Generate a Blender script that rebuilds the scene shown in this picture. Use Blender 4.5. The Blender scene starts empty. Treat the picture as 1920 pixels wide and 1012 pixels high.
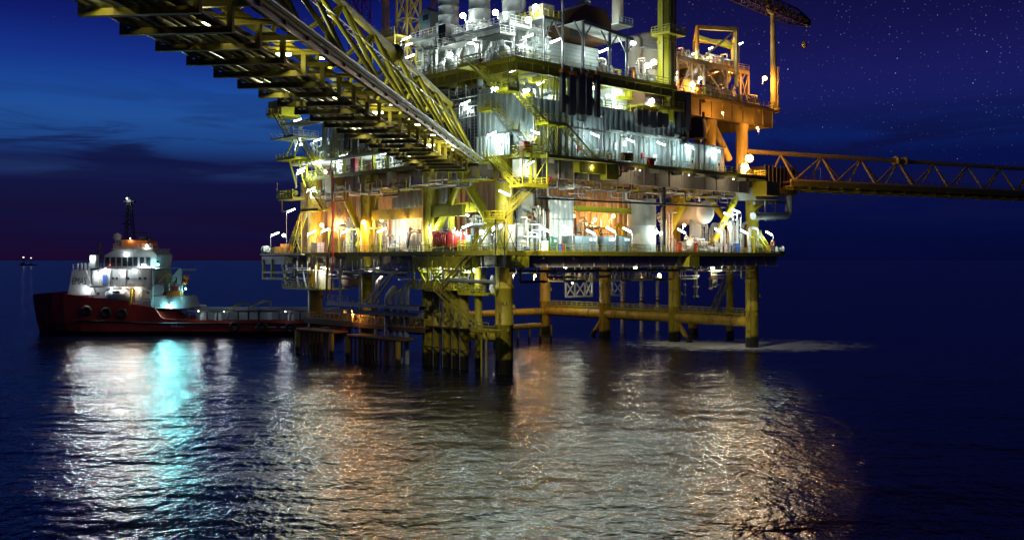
import bpy, math, random
from mathutils import Vector, Matrix, Quaternion
R = math.radians
S = bpy.context.scene
COL = S.collection

# ------------------------------------------------------------------ camera, sky, exposure
F, EYE, HY = 1867.0, 16.0, 488.0           # focal length in photo pixels, eye height, horizon row
cd = bpy.data.cameras.new('camera'); cam = bpy.data.objects.new('camera', cd); COL.objects.link(cam)
cam.location = (0, 0, EYE); cam.rotation_euler = (R(90), 0, 0)
cd.sensor_width = 36; cd.lens = F / 1920 * 36; cd.shift_y = -(506 - HY) / 1920
cd.clip_start = 0.5; cd.clip_end = 30000
S.camera = cam
S.view_settings.view_transform = 'Standard'; S.view_settings.look = 'None'
S.view_settings.exposure = .35; S.view_settings.gamma = 1
S.cycles.use_denoising = True
S.cycles.max_bounces = 6; S.cycles.diffuse_bounces = 3; S.cycles.glossy_bounces = 3
S.cycles.sample_clamp_indirect = 6; S.cycles.sample_clamp_direct = 0
S.cycles.caustics_reflective = False; S.cycles.caustics_refractive = False

def nodes(nt):
    nt.nodes.clear()
    def N(t, **k):
        n = nt.nodes.new(t)
        for a, b in k.items():
            if a.startswith('i_'):
                n.inputs[int(a[2:]) if a[2:].isdigit() else a[2:].replace('_', ' ')].default_value = b
            else: setattr(n, a, b)
        return n
    return N, lambda a, b: nt.links.new(a, b)

def ramp(n, stops):
    e = n.color_ramp.elements
    while len(e) > 1: e.remove(e[-1])
    e[0].position = stops[0][0]; e[0].color = stops[0][1]
    for p, c in stops[1:]:
        k = e.new(p); k.color = c
def srgb(r, g, b):
    f = lambda c: (c / 255 / 12.92) if c <= 10 else ((c / 255 + .055) / 1.055) ** 2.4
    return (f(r), f(g), f(b), 1)

W_ = bpy.data.worlds.new('World'); S.world = W_; W_.use_nodes = True
N, L = nodes(W_.node_tree)
tc = N('ShaderNodeTexCoord'); sx = N('ShaderNodeSeparateXYZ'); L(tc.outputs['Generated'], sx.inputs[0])
def M(op, a, b=None, c=None, clamp=False):
    n = N('ShaderNodeMath', operation=op, use_clamp=clamp)
    for i, x in enumerate((a, b, c)):
        if x is None: continue
        if isinstance(x, (int, float)): n.inputs[i].default_value = x
        else: L(x, n.inputs[i])
    return n.outputs[0]
el = sx.outputs[2]
az = M('ARCTAN2', sx.outputs[0], sx.outputs[1])
# twilight in the west (photo's left), night in the east
rl = N('ShaderNodeValToRGB'); L(M('MULTIPLY', el, 3.0), rl.inputs[0])
ramp(rl, [(0, srgb(27, 8, 36)), (.02, srgb(26, 9, 40)), (.06, srgb(19, 10, 46)), (.14, srgb(13, 12, 52)), (.22, srgb(13, 18, 64)), (.25, srgb(26, 46, 94)), (.28, srgb(17, 32, 82)), (.33, srgb(25, 64, 128)), (.40, srgb(30, 76, 146)), (.48, srgb(25, 71, 151)), (.56, srgb(18, 48, 134)), (.66, srgb(13, 27, 106)), (.78, srgb(8, 13, 76)), (1, srgb(7, 11, 60))])
rr = N('ShaderNodeValToRGB'); L(M('MULTIPLY', el, 3.0), rr.inputs[0])
ramp(rr, [(0, srgb(3, 9, 48)), (.08, srgb(3, 11, 56)), (.20, srgb(4, 14, 68)), (.30, srgb(5, 16, 70)), (.355, srgb(9, 28, 92)), (.40, srgb(13, 24, 82)), (.46, srgb(20, 26, 90)), (.52, srgb(23, 25, 90)), (.65, srgb(19, 18, 74)), (.8, srgb(14, 12, 56)), (1, srgb(10, 10, 46))])
mz = N('ShaderNodeMapRange', interpolation_type='SMOOTHSTEP'); L(az, mz.inputs[0])
mz.inputs[1].default_value = -.16; mz.inputs[2].default_value = .17
mxl = N('ShaderNodeMix', data_type='RGBA'); L(mz.outputs[0], mxl.inputs[0]); L(rl.outputs[0], mxl.inputs[6]); L(rr.outputs[0], mxl.inputs[7])
# long dark cloud banks
cv = N('ShaderNodeCombineXYZ'); L(M('MULTIPLY', az, 4.2), cv.inputs[0]); L(M('MULTIPLY', el, 34.), cv.inputs[1])
cn = N('ShaderNodeTexNoise', i_Scale=1.15, i_Detail=5.0, i_Roughness=.55, i_Distortion=.6); L(cv.outputs[0], cn.inputs['Vector'])
cm = N('ShaderNodeMapRange', interpolation_type='SMOOTHSTEP'); L(cn.outputs[0], cm.inputs[0]); cm.inputs[1].default_value = .45; cm.inputs[2].default_value = .60
band = N('ShaderNodeValToRGB'); L(M('MULTIPLY', el, 4.0), band.inputs[0])
ramp(band, [(0, (.2, .2, .2, 1)), (.25, (.8, .8, .8, 1)), (.45, (1, 1, 1, 1)), (.56, (.3, .3, .3, 1)), (.75, (0, 0, 0, 1))])
cf = M('MULTIPLY', cm.outputs[0], band.outputs[0])
mc = N('ShaderNodeMix', data_type='RGBA'); L(M('MULTIPLY', cf, .9), mc.inputs[0]); L(mxl.outputs[2], mc.inputs[6]); mc.inputs[7].default_value = srgb(10, 15, 60)
# stars
def stars(scale, rad, keep):
    vo = N('ShaderNodeTexVoronoi', i_Scale=scale); L(tc.outputs['Generated'], vo.inputs['Vector'])
    s1 = N('ShaderNodeMapRange'); L(vo.outputs['Distance'], s1.inputs[0]); s1.inputs[1].default_value = rad; s1.inputs[2].default_value = rad * .35; s1.inputs[3].default_value = 0; s1.inputs[4].default_value = 1
    sc = N('ShaderNodeSeparateColor'); L(vo.outputs['Color'], sc.inputs[0])
    k = N('ShaderNodeMapRange'); L(sc.outputs[0], k.inputs[0]); k.inputs[1].default_value = keep; k.inputs[2].default_value = 1.0
    return M('MULTIPLY', s1.outputs[0], M('POWER', k.outputs[0], 2.6))
st = M('ADD', M('MULTIPLY', stars(300, .20, .1), .24), M('MULTIPLY', stars(118, .058, .3), 2.2))
sf = N('ShaderNodeMapRange', interpolation_type='SMOOTHSTEP'); L(M('ADD', el, M('MULTIPLY', az, .16)), sf.inputs[0]); sf.inputs[1].default_value = .13; sf.inputs[2].default_value = .25
sv = M('MULTIPLY', st, sf.outputs[0])
sn = N('ShaderNodeMix', data_type='RGBA', blend_type='ADD'); sn.inputs[0].default_value = 1
stc = N('ShaderNodeMix', data_type='RGBA'); L(sv, stc.inputs[0]); stc.inputs[6].default_value = (0, 0, 0, 1); stc.inputs[7].default_value = (.62, .66, .9, 1)
L(mc.outputs[2], sn.inputs[6]); L(stc.outputs[2], sn.inputs[7])
# physical dusk sky, sun well under the horizon, adds the faint remaining daylight
ns = N('ShaderNodeTexSky', sky_type='NISHITA', sun_disc=False); ns.sun_elevation = R(-4); ns.sun_rotation = R(-35)
nadd = N('ShaderNodeMix', data_type='RGBA', blend_type='ADD'); nadd.inputs[0].default_value = .01
L(sn.outputs[2], nadd.inputs[6]); L(ns.outputs[0], nadd.inputs[7])
bg = N('ShaderNodeBackground'); L(nadd.outputs[2], bg.inputs[0]); bg.inputs[1].default_value = .80
wo = N('ShaderNodeOutputWorld'); L(bg.outputs[0], wo.inputs[0])

# ------------------------------------------------------------------ platform frame: u runs along its right face, v along its left face
A1 = (-1.1, 141.0); ANG = R(42.5)
Ux, Uy = math.cos(ANG), math.sin(ANG); Vx, Vy = -Uy, Ux
def WP(u, v): return (A1[0] + u * Ux + v * Vx, A1[1] + u * Uy + v * Vy)
def PV(px, py, v):                        # a point seen at (px, py) on the vertical plane v
    k = (px - 960) / F
    u = (k * (A1[1] + v * Vy) - A1[0] - v * Vx) / (Ux - k * Uy)
    return (u, v, EYE - (py - HY) / F * WP(u, v)[1])
def PU(px, py, u):
    k = (px - 960) / F
    v = (k * (A1[1] + u * Uy) - A1[0] - u * Ux) / (Vx - k * Vy)
    return (u, v, EYE - (py - HY) / F * WP(u, v)[1])
def uat(px, v): return PV(px, 488, v)[0]
def vat(px, u): return PU(px, 488, u)[1]

# ------------------------------------------------------------------ materials
MT = {}
def paint(name, col, rough=.55, metal=0, var=.25, rust=0, scale=1.2, rcol=(.16, .06, .02), bump=0):
    m = bpy.data.materials.new(name); m.use_nodes = True
    global N, L
    N, L = nodes(m.node_tree)
    tc = N('ShaderNodeTexCoord'); b = N('ShaderNodeBsdfPrincipled', i_Roughness=rough, i_Metallic=metal); o = N('ShaderNodeOutputMaterial'); L(b.outputs[0], o.inputs[0])
    n1 = N('ShaderNodeTexNoise', i_Scale=scale, i_Detail=6.0, i_Roughness=.65)
    mp = N('ShaderNodeMapping'); L(tc.outputs['Object'], mp.inputs[0]); mp.inputs['Scale'].default_value = (1, 1, .35); L(mp.outputs[0], n1.inputs['Vector'])
    r = N('ShaderNodeValToRGB'); L(n1.outputs[0], r.inputs[0])
    c2 = tuple(c * (1 - var) for c in col); ramp(r, [(.3, (*c2, 1)), (.7, (*col, 1))])
    out = r.outputs[0]
    if rust:
        n2 = N('ShaderNodeTexNoise', i_Scale=scale * 1.7, i_Detail=8.0, i_Roughness=.7); L(mp.outputs[0], n2.inputs['Vector'])
        r2 = N('ShaderNodeValToRGB'); L(n2.outputs[0], r2.inputs[0]); ramp(r2, [(.66 - rust * .3, (0, 0, 0, 1)), (.74 - rust * .2, (1, 1, 1, 1))])
        mx = N('ShaderNodeMix', data_type='RGBA'); L(r2.outputs[0], mx.inputs[0]); L(out, mx.inputs[6]); mx.inputs[7].default_value = (*rcol, 1); out = mx.outputs[2]
    L(out, b.inputs['Base Color'])
    rr = N('ShaderNodeMapRange'); L(n1.outputs[0], rr.inputs[0]); rr.inputs[3].default_value = rough - .12; rr.inputs[4].default_value = min(1, rough + .15); L(rr.outputs[0], b.inputs['Roughness'])
    if bump:
        bp = N('ShaderNodeBump', i_Strength=bump, i_Distance=.02); L(n1.outputs[0], bp.inputs['Height']); L(bp.outputs[0], b.inputs['Normal'])
    MT[name] = m; return m
paint('yellow', (.52, .485, .02), .5, var=.2, rust=.25)
paint('yellow_dull', (.34, .31, .025), .55, var=.35, rust=.35)
paint('olive', (.33, .28, .02), .55, var=.35, rust=.3)
paint('white', (.74, .77, .74), .5, var=.12, rust=.08)
paint('grey', (.42, .47, .45), .5, var=.2, rust=.1)
paint('steel', (.27, .29, .27), .5, metal=.1, var=.3, rust=.1)
paint('blue_grey', (.33, .41, .43), .5, var=.38, rust=.12, scale=.8)
paint('module_paint', (.62, .46, .24), .55, var=.3, rust=.25)
paint('girder', (.52, .47, .40), .6, var=.3, rust=.3)
paint('dark', (.045, .045, .045), .6, var=.4)
paint('cabinet', (.10, .14, .16), .45, var=.2)
paint('cream', (.62, .56, .45), .55, var=.2, rust=.12)
paint('cream_wall', (.36, .31, .22), .6, var=.35, rust=.2, scale=.8)
paint('galv', (.46, .47, .47), .35, metal=.6, var=.25)
paint('red', (.45, .03, .02), .45, var=.25)
paint('orange', (.65, .20, .03), .5, var=.2)
paint('orange_steel', (.56, .42, .10), .5, var=.25, rust=.25)
paint('rust', (.17, .08, .035), .75, var=.4)
paint('duct', (.065, .068, .066), .5, var=.35)
paint('green', (.03, .16, .12), .5)
paint('blue', (.04, .12, .45), .45)
paint('brown', (.16, .075, .03), .7, var=.3)
paint('hull_red', (.46, .045, .025), .5, var=.35, rust=.12, scale=.5)
paint('black', (.012, .012, .013), .6)
paint('ship_white', (.50, .51, .50), .5, var=.3, rust=.22, scale=.9)
paint('pink_white', (.62, .52, .58), .5)
paint('concrete', (.12, .12, .11), .8, var=.4)

def legmat(name, col, wl=2.4):
    m = paint(name, col, .5, var=.3, rust=.42, scale=.7)
    nt = m.node_tree; b = [n for n in nt.nodes if n.type == 'BSDF_PRINCIPLED'][0]
    src = b.inputs['Base Color'].links[0].from_socket
    g = nt.nodes.new('ShaderNodeNewGeometry'); s = nt.nodes.new('ShaderNodeSeparateXYZ'); nt.links.new(g.outputs['Position'], s.inputs[0])
    n = nt.nodes.new('ShaderNodeTexNoise'); n.inputs['Scale'].default_value = .9; n.inputs['Detail'].default_value = 6
    ad = nt.nodes.new('ShaderNodeMath'); ad.operation = 'MULTIPLY_ADD'; nt.links.new(n.outputs[0], ad.inputs[0]); ad.inputs[1].default_value = 1.6; nt.links.new(s.outputs[2], ad.inputs[2])
    mr = nt.nodes.new('ShaderNodeMapRange'); nt.links.new(ad.outputs[0], mr.inputs[0]); mr.inputs[1].default_value = wl + .6; mr.inputs[2].default_value = wl + 1.0
    mx = nt.nodes.new('ShaderNodeMix'); mx.data_type = 'RGBA'; nt.links.new(mr.outputs[0], mx.inputs[0]); mx.inputs[6].default_value = (.018, .016, .012, 1); nt.links.new(src, mx.inputs[7])
    nt.links.new(mx.outputs[2], b.inputs['Base Color'])
legmat('leg_paint', (.48, .40, .03), 2.0)
legmat('leg_orange', (.50, .34, .04), 1.2)

GLOW = {}
def glow(name, col, s):                           # the bright face one sees; the lamp's light itself comes from a point light at the face
    m = bpy.data.materials.new(name); m.use_nodes = True
    global N, L
    N, L = nodes(m.node_tree)
    e = N('ShaderNodeEmission', i_Strength=min(s, 14) if s > 12 else s); e.inputs[0].default_value = (*col, 1); o = N('ShaderNodeOutputMaterial'); L(e.outputs[0], o.inputs[0]); MT[name] = m
    m.cycles.emission_sampling = 'NONE'
    if s > 20: GLOW[name] = (col, s)
def lamp_light(face, mat):
    col, s = GLOW[mat]; me = face.data; area = sum(p.area for p in me.polygons)
    lo = [min(v.co[i] for v in me.vertices) for i in range(3)]; hi = [max(v.co[i] for v in me.vertices) for i in range(3)]
    lt = bpy.data.lights.new('lamp_glow', 'POINT'); lt.energy = math.pi * s * area * .52; lt.color = col; lt.shadow_soft_size = .16
    o = bpy.data.objects.new('lamp_glow', lt); COL.objects.link(o); o.parent = face; o.location = ((lo[0] + hi[0]) / 2, (lo[1] + hi[1]) / 2, (lo[2] + (.12 if hi[2] - lo[2] > .75 else 0)) - .2)
glow('tube_light', (.82, 1.0, .94), 140)
glow('flood_light', (.92, 1.0, .95), 130)
glow('sodium_light', (1.0, .45, .13), 560)
glow('added_under_light', (1.0, .86, .55), 430)
glow('added_bridge_light', (1.0, .95, .45), 150)
glow('bridge_top_light', (1.0, 1.0, .6), 640)
glow('ship_light', (.90, .97, 1.0), 190)
glow('cyan_light', (.28, .92, 1.0), 330)
glow('warm_light', (1.0, .80, .62), 150)
glow('red_light', (1.0, .05, .03), 12)
glow('far_light', (1.0, .9, .8), 2.5)
m = bpy.data.materials.new('glass'); m.use_nodes = True
m.node_tree.nodes['Principled BSDF'].inputs['Base Color'].default_value = (.02, .03, .035, 1); m.node_tree.nodes['Principled BSDF'].inputs['Roughness'].default_value = .08; MT['glass'] = m

# ------------------------------------------------------------------ mesh builder
class MB:
    def __init__(s): s.v = []; s.f = []; s.s = []
    def add(s, vs, fs, sm=False):
        o = len(s.v); s.v += [tuple(p) for p in vs]; s.f += [tuple(i + o for i in f) for f in fs]; s.s += [sm] * len(fs)
    def box(s, a, b):
        x0, y0, z0 = [min(a[i], b[i]) for i in range(3)]; x1, y1, z1 = [max(a[i], b[i]) for i in range(3)]
        s.add([(x0, y0, z0), (x1, y0, z0), (x1, y1, z0), (x0, y1, z0), (x0, y0, z1), (x1, y0, z1), (x1, y1, z1), (x0, y1, z1)],
              [(0, 3, 2, 1), (4, 5, 6, 7), (0, 1, 5, 4), (1, 2, 6, 5), (2, 3, 7, 6), (3, 0, 4, 7)]); return s
    def beam(s, p, q, w, h=None, up=(0, 0, 1)):
        h = h or w; p = Vector(p); q = Vector(q); d = (q - p)
        if d.length < 1e-6: return s
        d.normalize(); u = Vector(up)
        if abs(d.dot(u)) > .98: u = Vector((1, 0, 0))
        x = d.cross(u).normalized(); y = x.cross(d)
        c = [x * (w / 2 * i) + y * (h / 2 * j) for i, j in ((-1, -1), (1, -1), (1, 1), (-1, 1))]
        s.add([p + k for k in c] + [q + k for k in c], [(3, 2, 1, 0), (4, 5, 6, 7), (0, 1, 5, 4), (1, 2, 6, 5), (2, 3, 7, 6), (3, 0, 4, 7)]); return s
    def path(s, pts, r, n=8, caps=True, r2=None):
        pts = [Vector(p) for p in pts]; rings = []
        for i, p in enumerate(pts):
            if i == 0: t = pts[1] - p
            elif i == len(pts) - 1: t = p - pts[i - 1]
            else: t = (p - pts[i - 1]).normalized() + (pts[i + 1] - p).normalized()
            t.normalize(); u = Vector((0, 0, 1)) if abs(t.z) < .95 else Vector((1, 0, 0))
            if i and i < len(pts): u = prev_u
            x = t.cross(u)
            if x.length < .05: x = t.cross(Vector((0, 1, 0)))
            x.normalize(); y = x.cross(t); prev_u = y
            rad = r if r2 is None else r + (r2 - r) * i / (len(pts) - 1)
            k = 1
            if 0 < i < len(pts) - 1:
                cs = (p - pts[i - 1]).normalized().dot(t); k = 1 / max(.6, cs)
            rings.append([p + (x * math.cos(2 * math.pi * j / n) * k + y * math.sin(2 * math.pi * j / n) * k) * rad for j in range(n)])
        vs = [p for g in rings for p in g]; fs = []
        for i in range(len(rings) - 1):
            for j in range(n):
                fs.append((i * n + j, i * n + (j + 1) % n, (i + 1) * n + (j + 1) % n, (i + 1) * n + j))
        s.add(vs, fs, True)
        if caps:
            s.add(rings[0], [tuple(range(n))]); s.add(rings[-1], [tuple(range(n - 1, -1, -1))])
        return s
    def tube(s, p, q, r, n=8, r2=None): return s.path([p, q], r, n, True, r2)
    def pipe(s, pts, r, n=8, bend=None):              # polyline with rounded elbows
        bend = bend or r * 2.2; P = [Vector(p) for p in pts]; out = [P[0]]
        for i in range(1, len(P) - 1):
            a = (P[i - 1] - P[i]); b = (P[i + 1] - P[i]); k = min(bend, a.length * .45, b.length * .45)
            a.normalize(); b.normalize()
            for t in (0, .33, .67, 1):
                e = (1 - t) ** 2; f = 2 * t * (1 - t); g = t * t
                out.append((P[i] + a * k) * e + P[i] * f + (P[i] + b * k) * g)
        out.append(P[-1]); return s.path(out, r, n)
    def lathe(s, c, prof, n=20, axis=(0, 0, 1), caps=True):
        ax = Vector(axis).normalized(); u = Vector((1, 0, 0)) if abs(ax.x) < .9 else Vector((0, 1, 0))
        x = ax.cross(u).normalized(); y = ax.cross(x); c = Vector(c); vs = []; fs = []
        for r, h in prof:
            vs += [c + ax * h + (x * math.cos(2 * math.pi * j / n) + y * math.sin(2 * math.pi * j / n)) * r for j in range(n)]
        for i in range(len(prof) - 1):
            for j in range(n): fs.append((i * n + j, i * n + (j + 1) % n, (i + 1) * n + (j + 1) % n, (i + 1) * n + j))
        s.add(vs, fs, True)
        if caps: s.add(vs[:n], [tuple(range(n - 1, -1, -1))]); s.add(vs[-n:], [tuple(range(n))])
        return s
    def ring(s, c, R_, r, axis=(0, 0, 1), n=20, m=6):
        ax = Vector(axis).normalized(); u = Vector((1, 0, 0)) if abs(ax.x) < .9 else Vector((0, 1, 0))
        x = ax.cross(u).normalized(); y = ax.cross(x); c = Vector(c); vs = []; fs = []
        for j in range(n):
            d = x * math.cos(2 * math.pi * j / n) + y * math.sin(2 * math.pi * j / n)
            vs += [c + d * (R_ + r * math.cos(2 * math.pi * k / m)) + ax * r * math.sin(2 * math.pi * k / m) for k in range(m)]
        for j in range(n):
            for k in range(m): fs.append((j * m + k, ((j + 1) % n) * m + k, ((j + 1) % n) * m + (k + 1) % m, j * m + (k + 1) % m))
        s.add(vs, fs, True); return s
    def prism(s, poly, d):                            # closed 3-D polygon extruded by vector d
        n = len(poly); P = [Vector(p) for p in poly]; D = Vector(d)
        s.add(P + [p + D for p in P], [tuple(range(n - 1, -1, -1)), tuple(range(n, 2 * n))] + [(i, (i + 1) % n, n + (i + 1) % n, n + i) for i in range(n)]); return s
    def corr(s, p, q, z0, z1, depth=.22, pitch=.9, thick=.1):   # trapezoid-ribbed wall from p to q (xy), ribs towards the right-hand side of p->q
        p = Vector((p[0], p[1], 0)); q = Vector((q[0], q[1], 0)); d = q - p; ln = d.length; d.normalize(); nrm = Vector((d.y, -d.x, 0))
        k = max(1, round(ln / pitch)); w = ln / k; prof = []
        for i in range(k):
            for t, h in ((0, 0), (.12, depth), (.5, depth), (.62, 0)): prof.append(p + d * (w * (i + t)) + nrm * h)
        prof.append(q)
        n = len(prof); vs = [(a.x, a.y, z0) for a in prof] + [(a.x, a.y, z1) for a in prof]
        b = [a - nrm * (thick + (a - p).dot(nrm)) for a in (prof[0], prof[-1])]
        o = len(vs); vs += [(b[0].x, b[0].y, z0), (b[1].x, b[1].y, z0), (b[0].x, b[0].y, z1), (b[1].x, b[1].y, z1)]
        fs = [(i, i + 1, n + i + 1, n + i) for i in range(n - 1)] + [(o, o + 2, o + 3, o + 1), (0, n, o + 2, o), (n - 1, o + 1, o + 3, 2 * n - 1),
              tuple(range(n, 2 * n)) + (o + 3, o + 2), tuple(range(n - 1, -1, -1)) + (o, o + 1)]
        s.add(vs, fs); return s
    def build(s, name, mat, parent=None, **props):
        if not s.v: return None
        me = bpy.data.meshes.new(name); me.from_pydata(s.v, [], s.f); me.materials.append(MT[mat] if isinstance(mat, str) else mat)
        me.polygons.foreach_set('use_smooth', s.s); me.update()
        o = bpy.data.objects.new(name, me); COL.objects.link(o)
        if parent: o.parent = parent
        for k, x in props.items(): o[k] = x
        if mat in GLOW: lamp_light(o, mat)
        return o

def tag(o, label, cat, group=None):
    o['label'] = label; o['category'] = cat
    if group: o['group'] = group
    return o
def wthing(name, label, cat, loc, rz=0, group=None):
    o = bpy.data.objects.new(name, None); COL.objects.link(o); o.empty_display_size = .5
    o.location = loc; o.rotation_euler = (0, 0, rz); return tag(o, label, cat, group)
def thing(name, label, cat, u, v, z, group=None, rz=0):
    x, y = WP(u, v); return wthing(name, label, cat, (x, y, z), ANG + rz, group)
def put(o, u, v, z, rz=0):
    x, y = WP(u, v); o.location = (x, y, z); o.rotation_euler = (0, 0, ANG + rz); return o
def copy_tree(o, parent=None):
    c = o.copy(); COL.objects.link(c)
    if parent: c.parent = parent
    for ch in list(o.children): copy_tree(ch, c)
    return c
ORD = ['first', 'second', 'third', 'fourth', 'fifth', 'sixth', 'seventh', 'eighth', 'ninth', 'tenth', 'eleventh', 'twelfth', 'thirteenth', 'fourteenth', 'fifteenth', 'sixteenth']

def rail(mb, p, q, h=1.1, step=1.6, r=.035):
    p = Vector(p); q = Vector(q); d = q - p; n = max(1, round(d.length / step)); up = Vector((0, 0, h))
    for i in range(n + 1):
        a = p + d * (i / n); mb.beam(a, a + up, r * 2)
    for k in (1, .62, .3): mb.beam(p + up * k, q + up * k, r * 1.7)
    mb.beam(p + Vector((0, 0, .08)), q + Vector((0, 0, .08)), .02, .16)
def xbrace(mb, a, b, c, d, w):                    # X between a-c and b-d
    mb.beam(a, c, w); mb.beam(b, d, w)
def flight(parent, lo, hi, side, w=.9, mat='yellow', rmat='yellow', nstep=None):
    """one stair flight from the lower to the upper point; side = unit vector across it"""
    lo = Vector(lo); hi = Vector(hi); sd = Vector(side); d = hi - lo
    n = nstep or max(4, round(abs(d.z) / .3)); mb = MB()
    for k in (-1, 1): mb.beam(lo + sd * (w / 2 * k), hi + sd * (w / 2 * k), .07, .3)
    o = mb.build('stair_stringer', mat, parent)
    t = MB(); run = Vector((d.x, d.y, 0)).normalized()
    for i in range(1, n):
        c = lo + d * (i / n); t.beam(c - sd * (w / 2), c + sd * (w / 2), .24, .04, up=(0, 0, 1))
    t.build('stair_treads', mat, parent)
    h = MB()
    for k in (-1, 1):
        m = max(2, round(d.length / 1.8))
        for i in range(m + 1):
            c = lo + d * (i / m) + sd * (w / 2 * k); h.beam(c, c + Vector((0, 0, 1.05)), .06)
        for z in (1.05, .6): h.beam(lo + sd * (w / 2 * k) + Vector((0, 0, z)), hi + sd * (w / 2 * k) + Vector((0, 0, z)), .055)
    h.build('handrail', rmat, parent)
# ------------------------------------------------------------------ sea
cd.clip_end = 120000
def sea_material():
    global N, L
    m = bpy.data.materials.new('sea_water'); m.use_nodes = True
    N, L = nodes(m.node_tree)
    tc = N('ShaderNodeTexCoord')
    def vm(op, a, b=None):
        n = N('ShaderNodeVectorMath', operation=op); L(a, n.inputs[0])
        if b is not None:
            if isinstance(b, tuple): n.inputs[1].default_value = b
            else: L(b, n.inputs[1])
        return n.outputs[0]
    def mm(op, a, b):
        n = N('ShaderNodeMath', operation=op)
        for i, x in enumerate((a, b)):
            if isinstance(x, (int, float)): n.inputs[i].default_value = x
            else: L(x, n.inputs[i])
        return n.outputs[0]
    # swell and chop heights in metres, sampled at three points so the slope does not depend on the pixel size
    WAVES = [((.05, .055), 1.0, .42, 25), ((.10, .20), 2.0, .20, 12), ((.60, .46), 2.0, .105, -6), ((2.2, 1.5), 2.0, .034, 5), ((5.5, 4.2), 1.0, .012, 20)]   # scales across and along, detail, height, turn
    EPS = .03
    def height(off):
        p = tc.outputs['Object'] if off is None else vm('ADD', tc.outputs['Object'], off); tot = None
        for (scx, scy), de, am, ro in WAVES:
            mp = N('ShaderNodeMapping'); mp.inputs['Rotation'].default_value = (0, 0, R(ro)); mp.inputs['Scale'].default_value = (scx, scy, 1); L(p, mp.inputs[0])
            n = N('ShaderNodeTexNoise', i_Scale=1.0, i_Detail=de, i_Roughness=.5); n.noise_dimensions = '2D'; L(mp.outputs[0], n.inputs['Vector'])
            h = mm('MULTIPLY', n.outputs[0], am * 2); tot = h if tot is None else mm('ADD', tot, h)
        return tot
    h0 = height(None); hx = height((EPS, 0, 0)); hy = height((0, EPS, 0))
    cb = N('ShaderNodeCombineXYZ'); L(mm('DIVIDE', mm('SUBTRACT', h0, hx), EPS), cb.inputs[0]); L(mm('DIVIDE', mm('SUBTRACT', h0, hy), EPS), cb.inputs[1]); cb.inputs[2].default_value = 1
    nn = vm('NORMALIZE', cb.outputs[0])
    b = N('ShaderNodeBsdfPrincipled', i_Roughness=.13, i_IOR=1.333); b.inputs['Base Color'].default_value = (.001, .0035, .012, 1)
    L(nn, b.inputs['Normal']); o = N('ShaderNodeOutputMaterial'); L(b.outputs[0], o.inputs[0]); MT['sea'] = m
sea_material()
mb = MB(); E_ = 60000; mb.add([(-E_, -200, 0), (E_, -200, 0), (E_, E_, 0), (-E_, E_, 0)], [(0, 1, 2, 3)])
water = mb.build('water', 'sea'); water['kind'] = 'structure'

# ------------------------------------------------------------------ the platform: legs, decks, columns
Z0, Z1, Z2 = 17.2, 30.6, 44.0
AV = [0, 17, 34, 50.5]; BV = [0.6, 18.5, 37, 55]; BU = 62
plat = thing('oil_platform', 'yellow legged steel oil platform of three stacked decks standing in the sea', 'oil platform', 0, 0, 0)
def leg(u, v, r, top, mat):
    m = MB(); prof = [(r, -8), (r, 6.8), (r * 1.05, 6.85), (r * 1.05, 7.05), (r, 7.1), (r, 11.9), (r * 1.07, 12), (r * 1.07, 12.25), (r, 12.3), (r, top)]
    m.lathe((u, v, 0), prof, 24)
    lg = m.build('jacket_leg', mat, plat)
    k = MB()                                     # pad eyes and anode brackets
    for z, a in ((8.6, 200), (6.2, 250), (4.4, 230), (9.5, 300)):
        a = R(a); c = Vector((u + math.cos(a) * r, v + math.sin(a) * r, z)); d = Vector((math.cos(a), math.sin(a), 0))
        k.beam(c - d * .1, c + d * .35, .12, .5); k.lathe(c + d * .1, [(.22, -.1), (.22, .1)], 10, axis=(-d.y, d.x, 0))
    k.tube((u - r - .12, v - .5, -1), (u - r - .12, v - .5, 16), .07, 6)
    k.build('pad_eye', mat, lg)
    return lg
legs = [leg(0, v, 1.28, Z1 - .3, 'leg_paint' if i < 3 else 'leg_orange') for i, v in enumerate(AV)]
legs += [leg(BU, v, 1.2, Z1 - .3, 'leg_orange' if i > 1 else 'leg_paint') for i, v in enumerate(BV)]
# leg numbers, bent round the tube
def leg_text(lg, txt, u, v, r, z, ang, size=.95):
    cu = bpy.data.curves.new('lettering', 'FONT'); cu.body = txt; cu.size = size; cu.align_x = 'CENTER'; cu.extrude = 0
    t = bpy.data.objects.new('lettering', cu); COL.objects.link(t)
    me = bpy.data.meshes.new_from_object(t.evaluated_get(bpy.context.evaluated_depsgraph_get())); bpy.data.objects.remove(t)
    for q in me.vertices:
        a = R(ang) + q.co.x / r; q.co = Vector((u + math.cos(a) * (r + .025), v + math.sin(a) * (r + .025), z + q.co.y))
    me.materials.clear(); me.materials.append(MT['dark']); o = bpy.data.objects.new('lettering', me); COL.objects.link(o); o.parent = lg
leg_text(legs[0], 'A1', 0, 0, 1.28, 9.6, 228); leg_text(legs[2], 'A2', 0, AV[2], 1.28, 9.6, 222)
def brace(pts, r, mat='leg_orange', name='brace', n=16):
    m = MB(); m.path(pts, r, n); return m.build(name, mat, plat)
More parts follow.
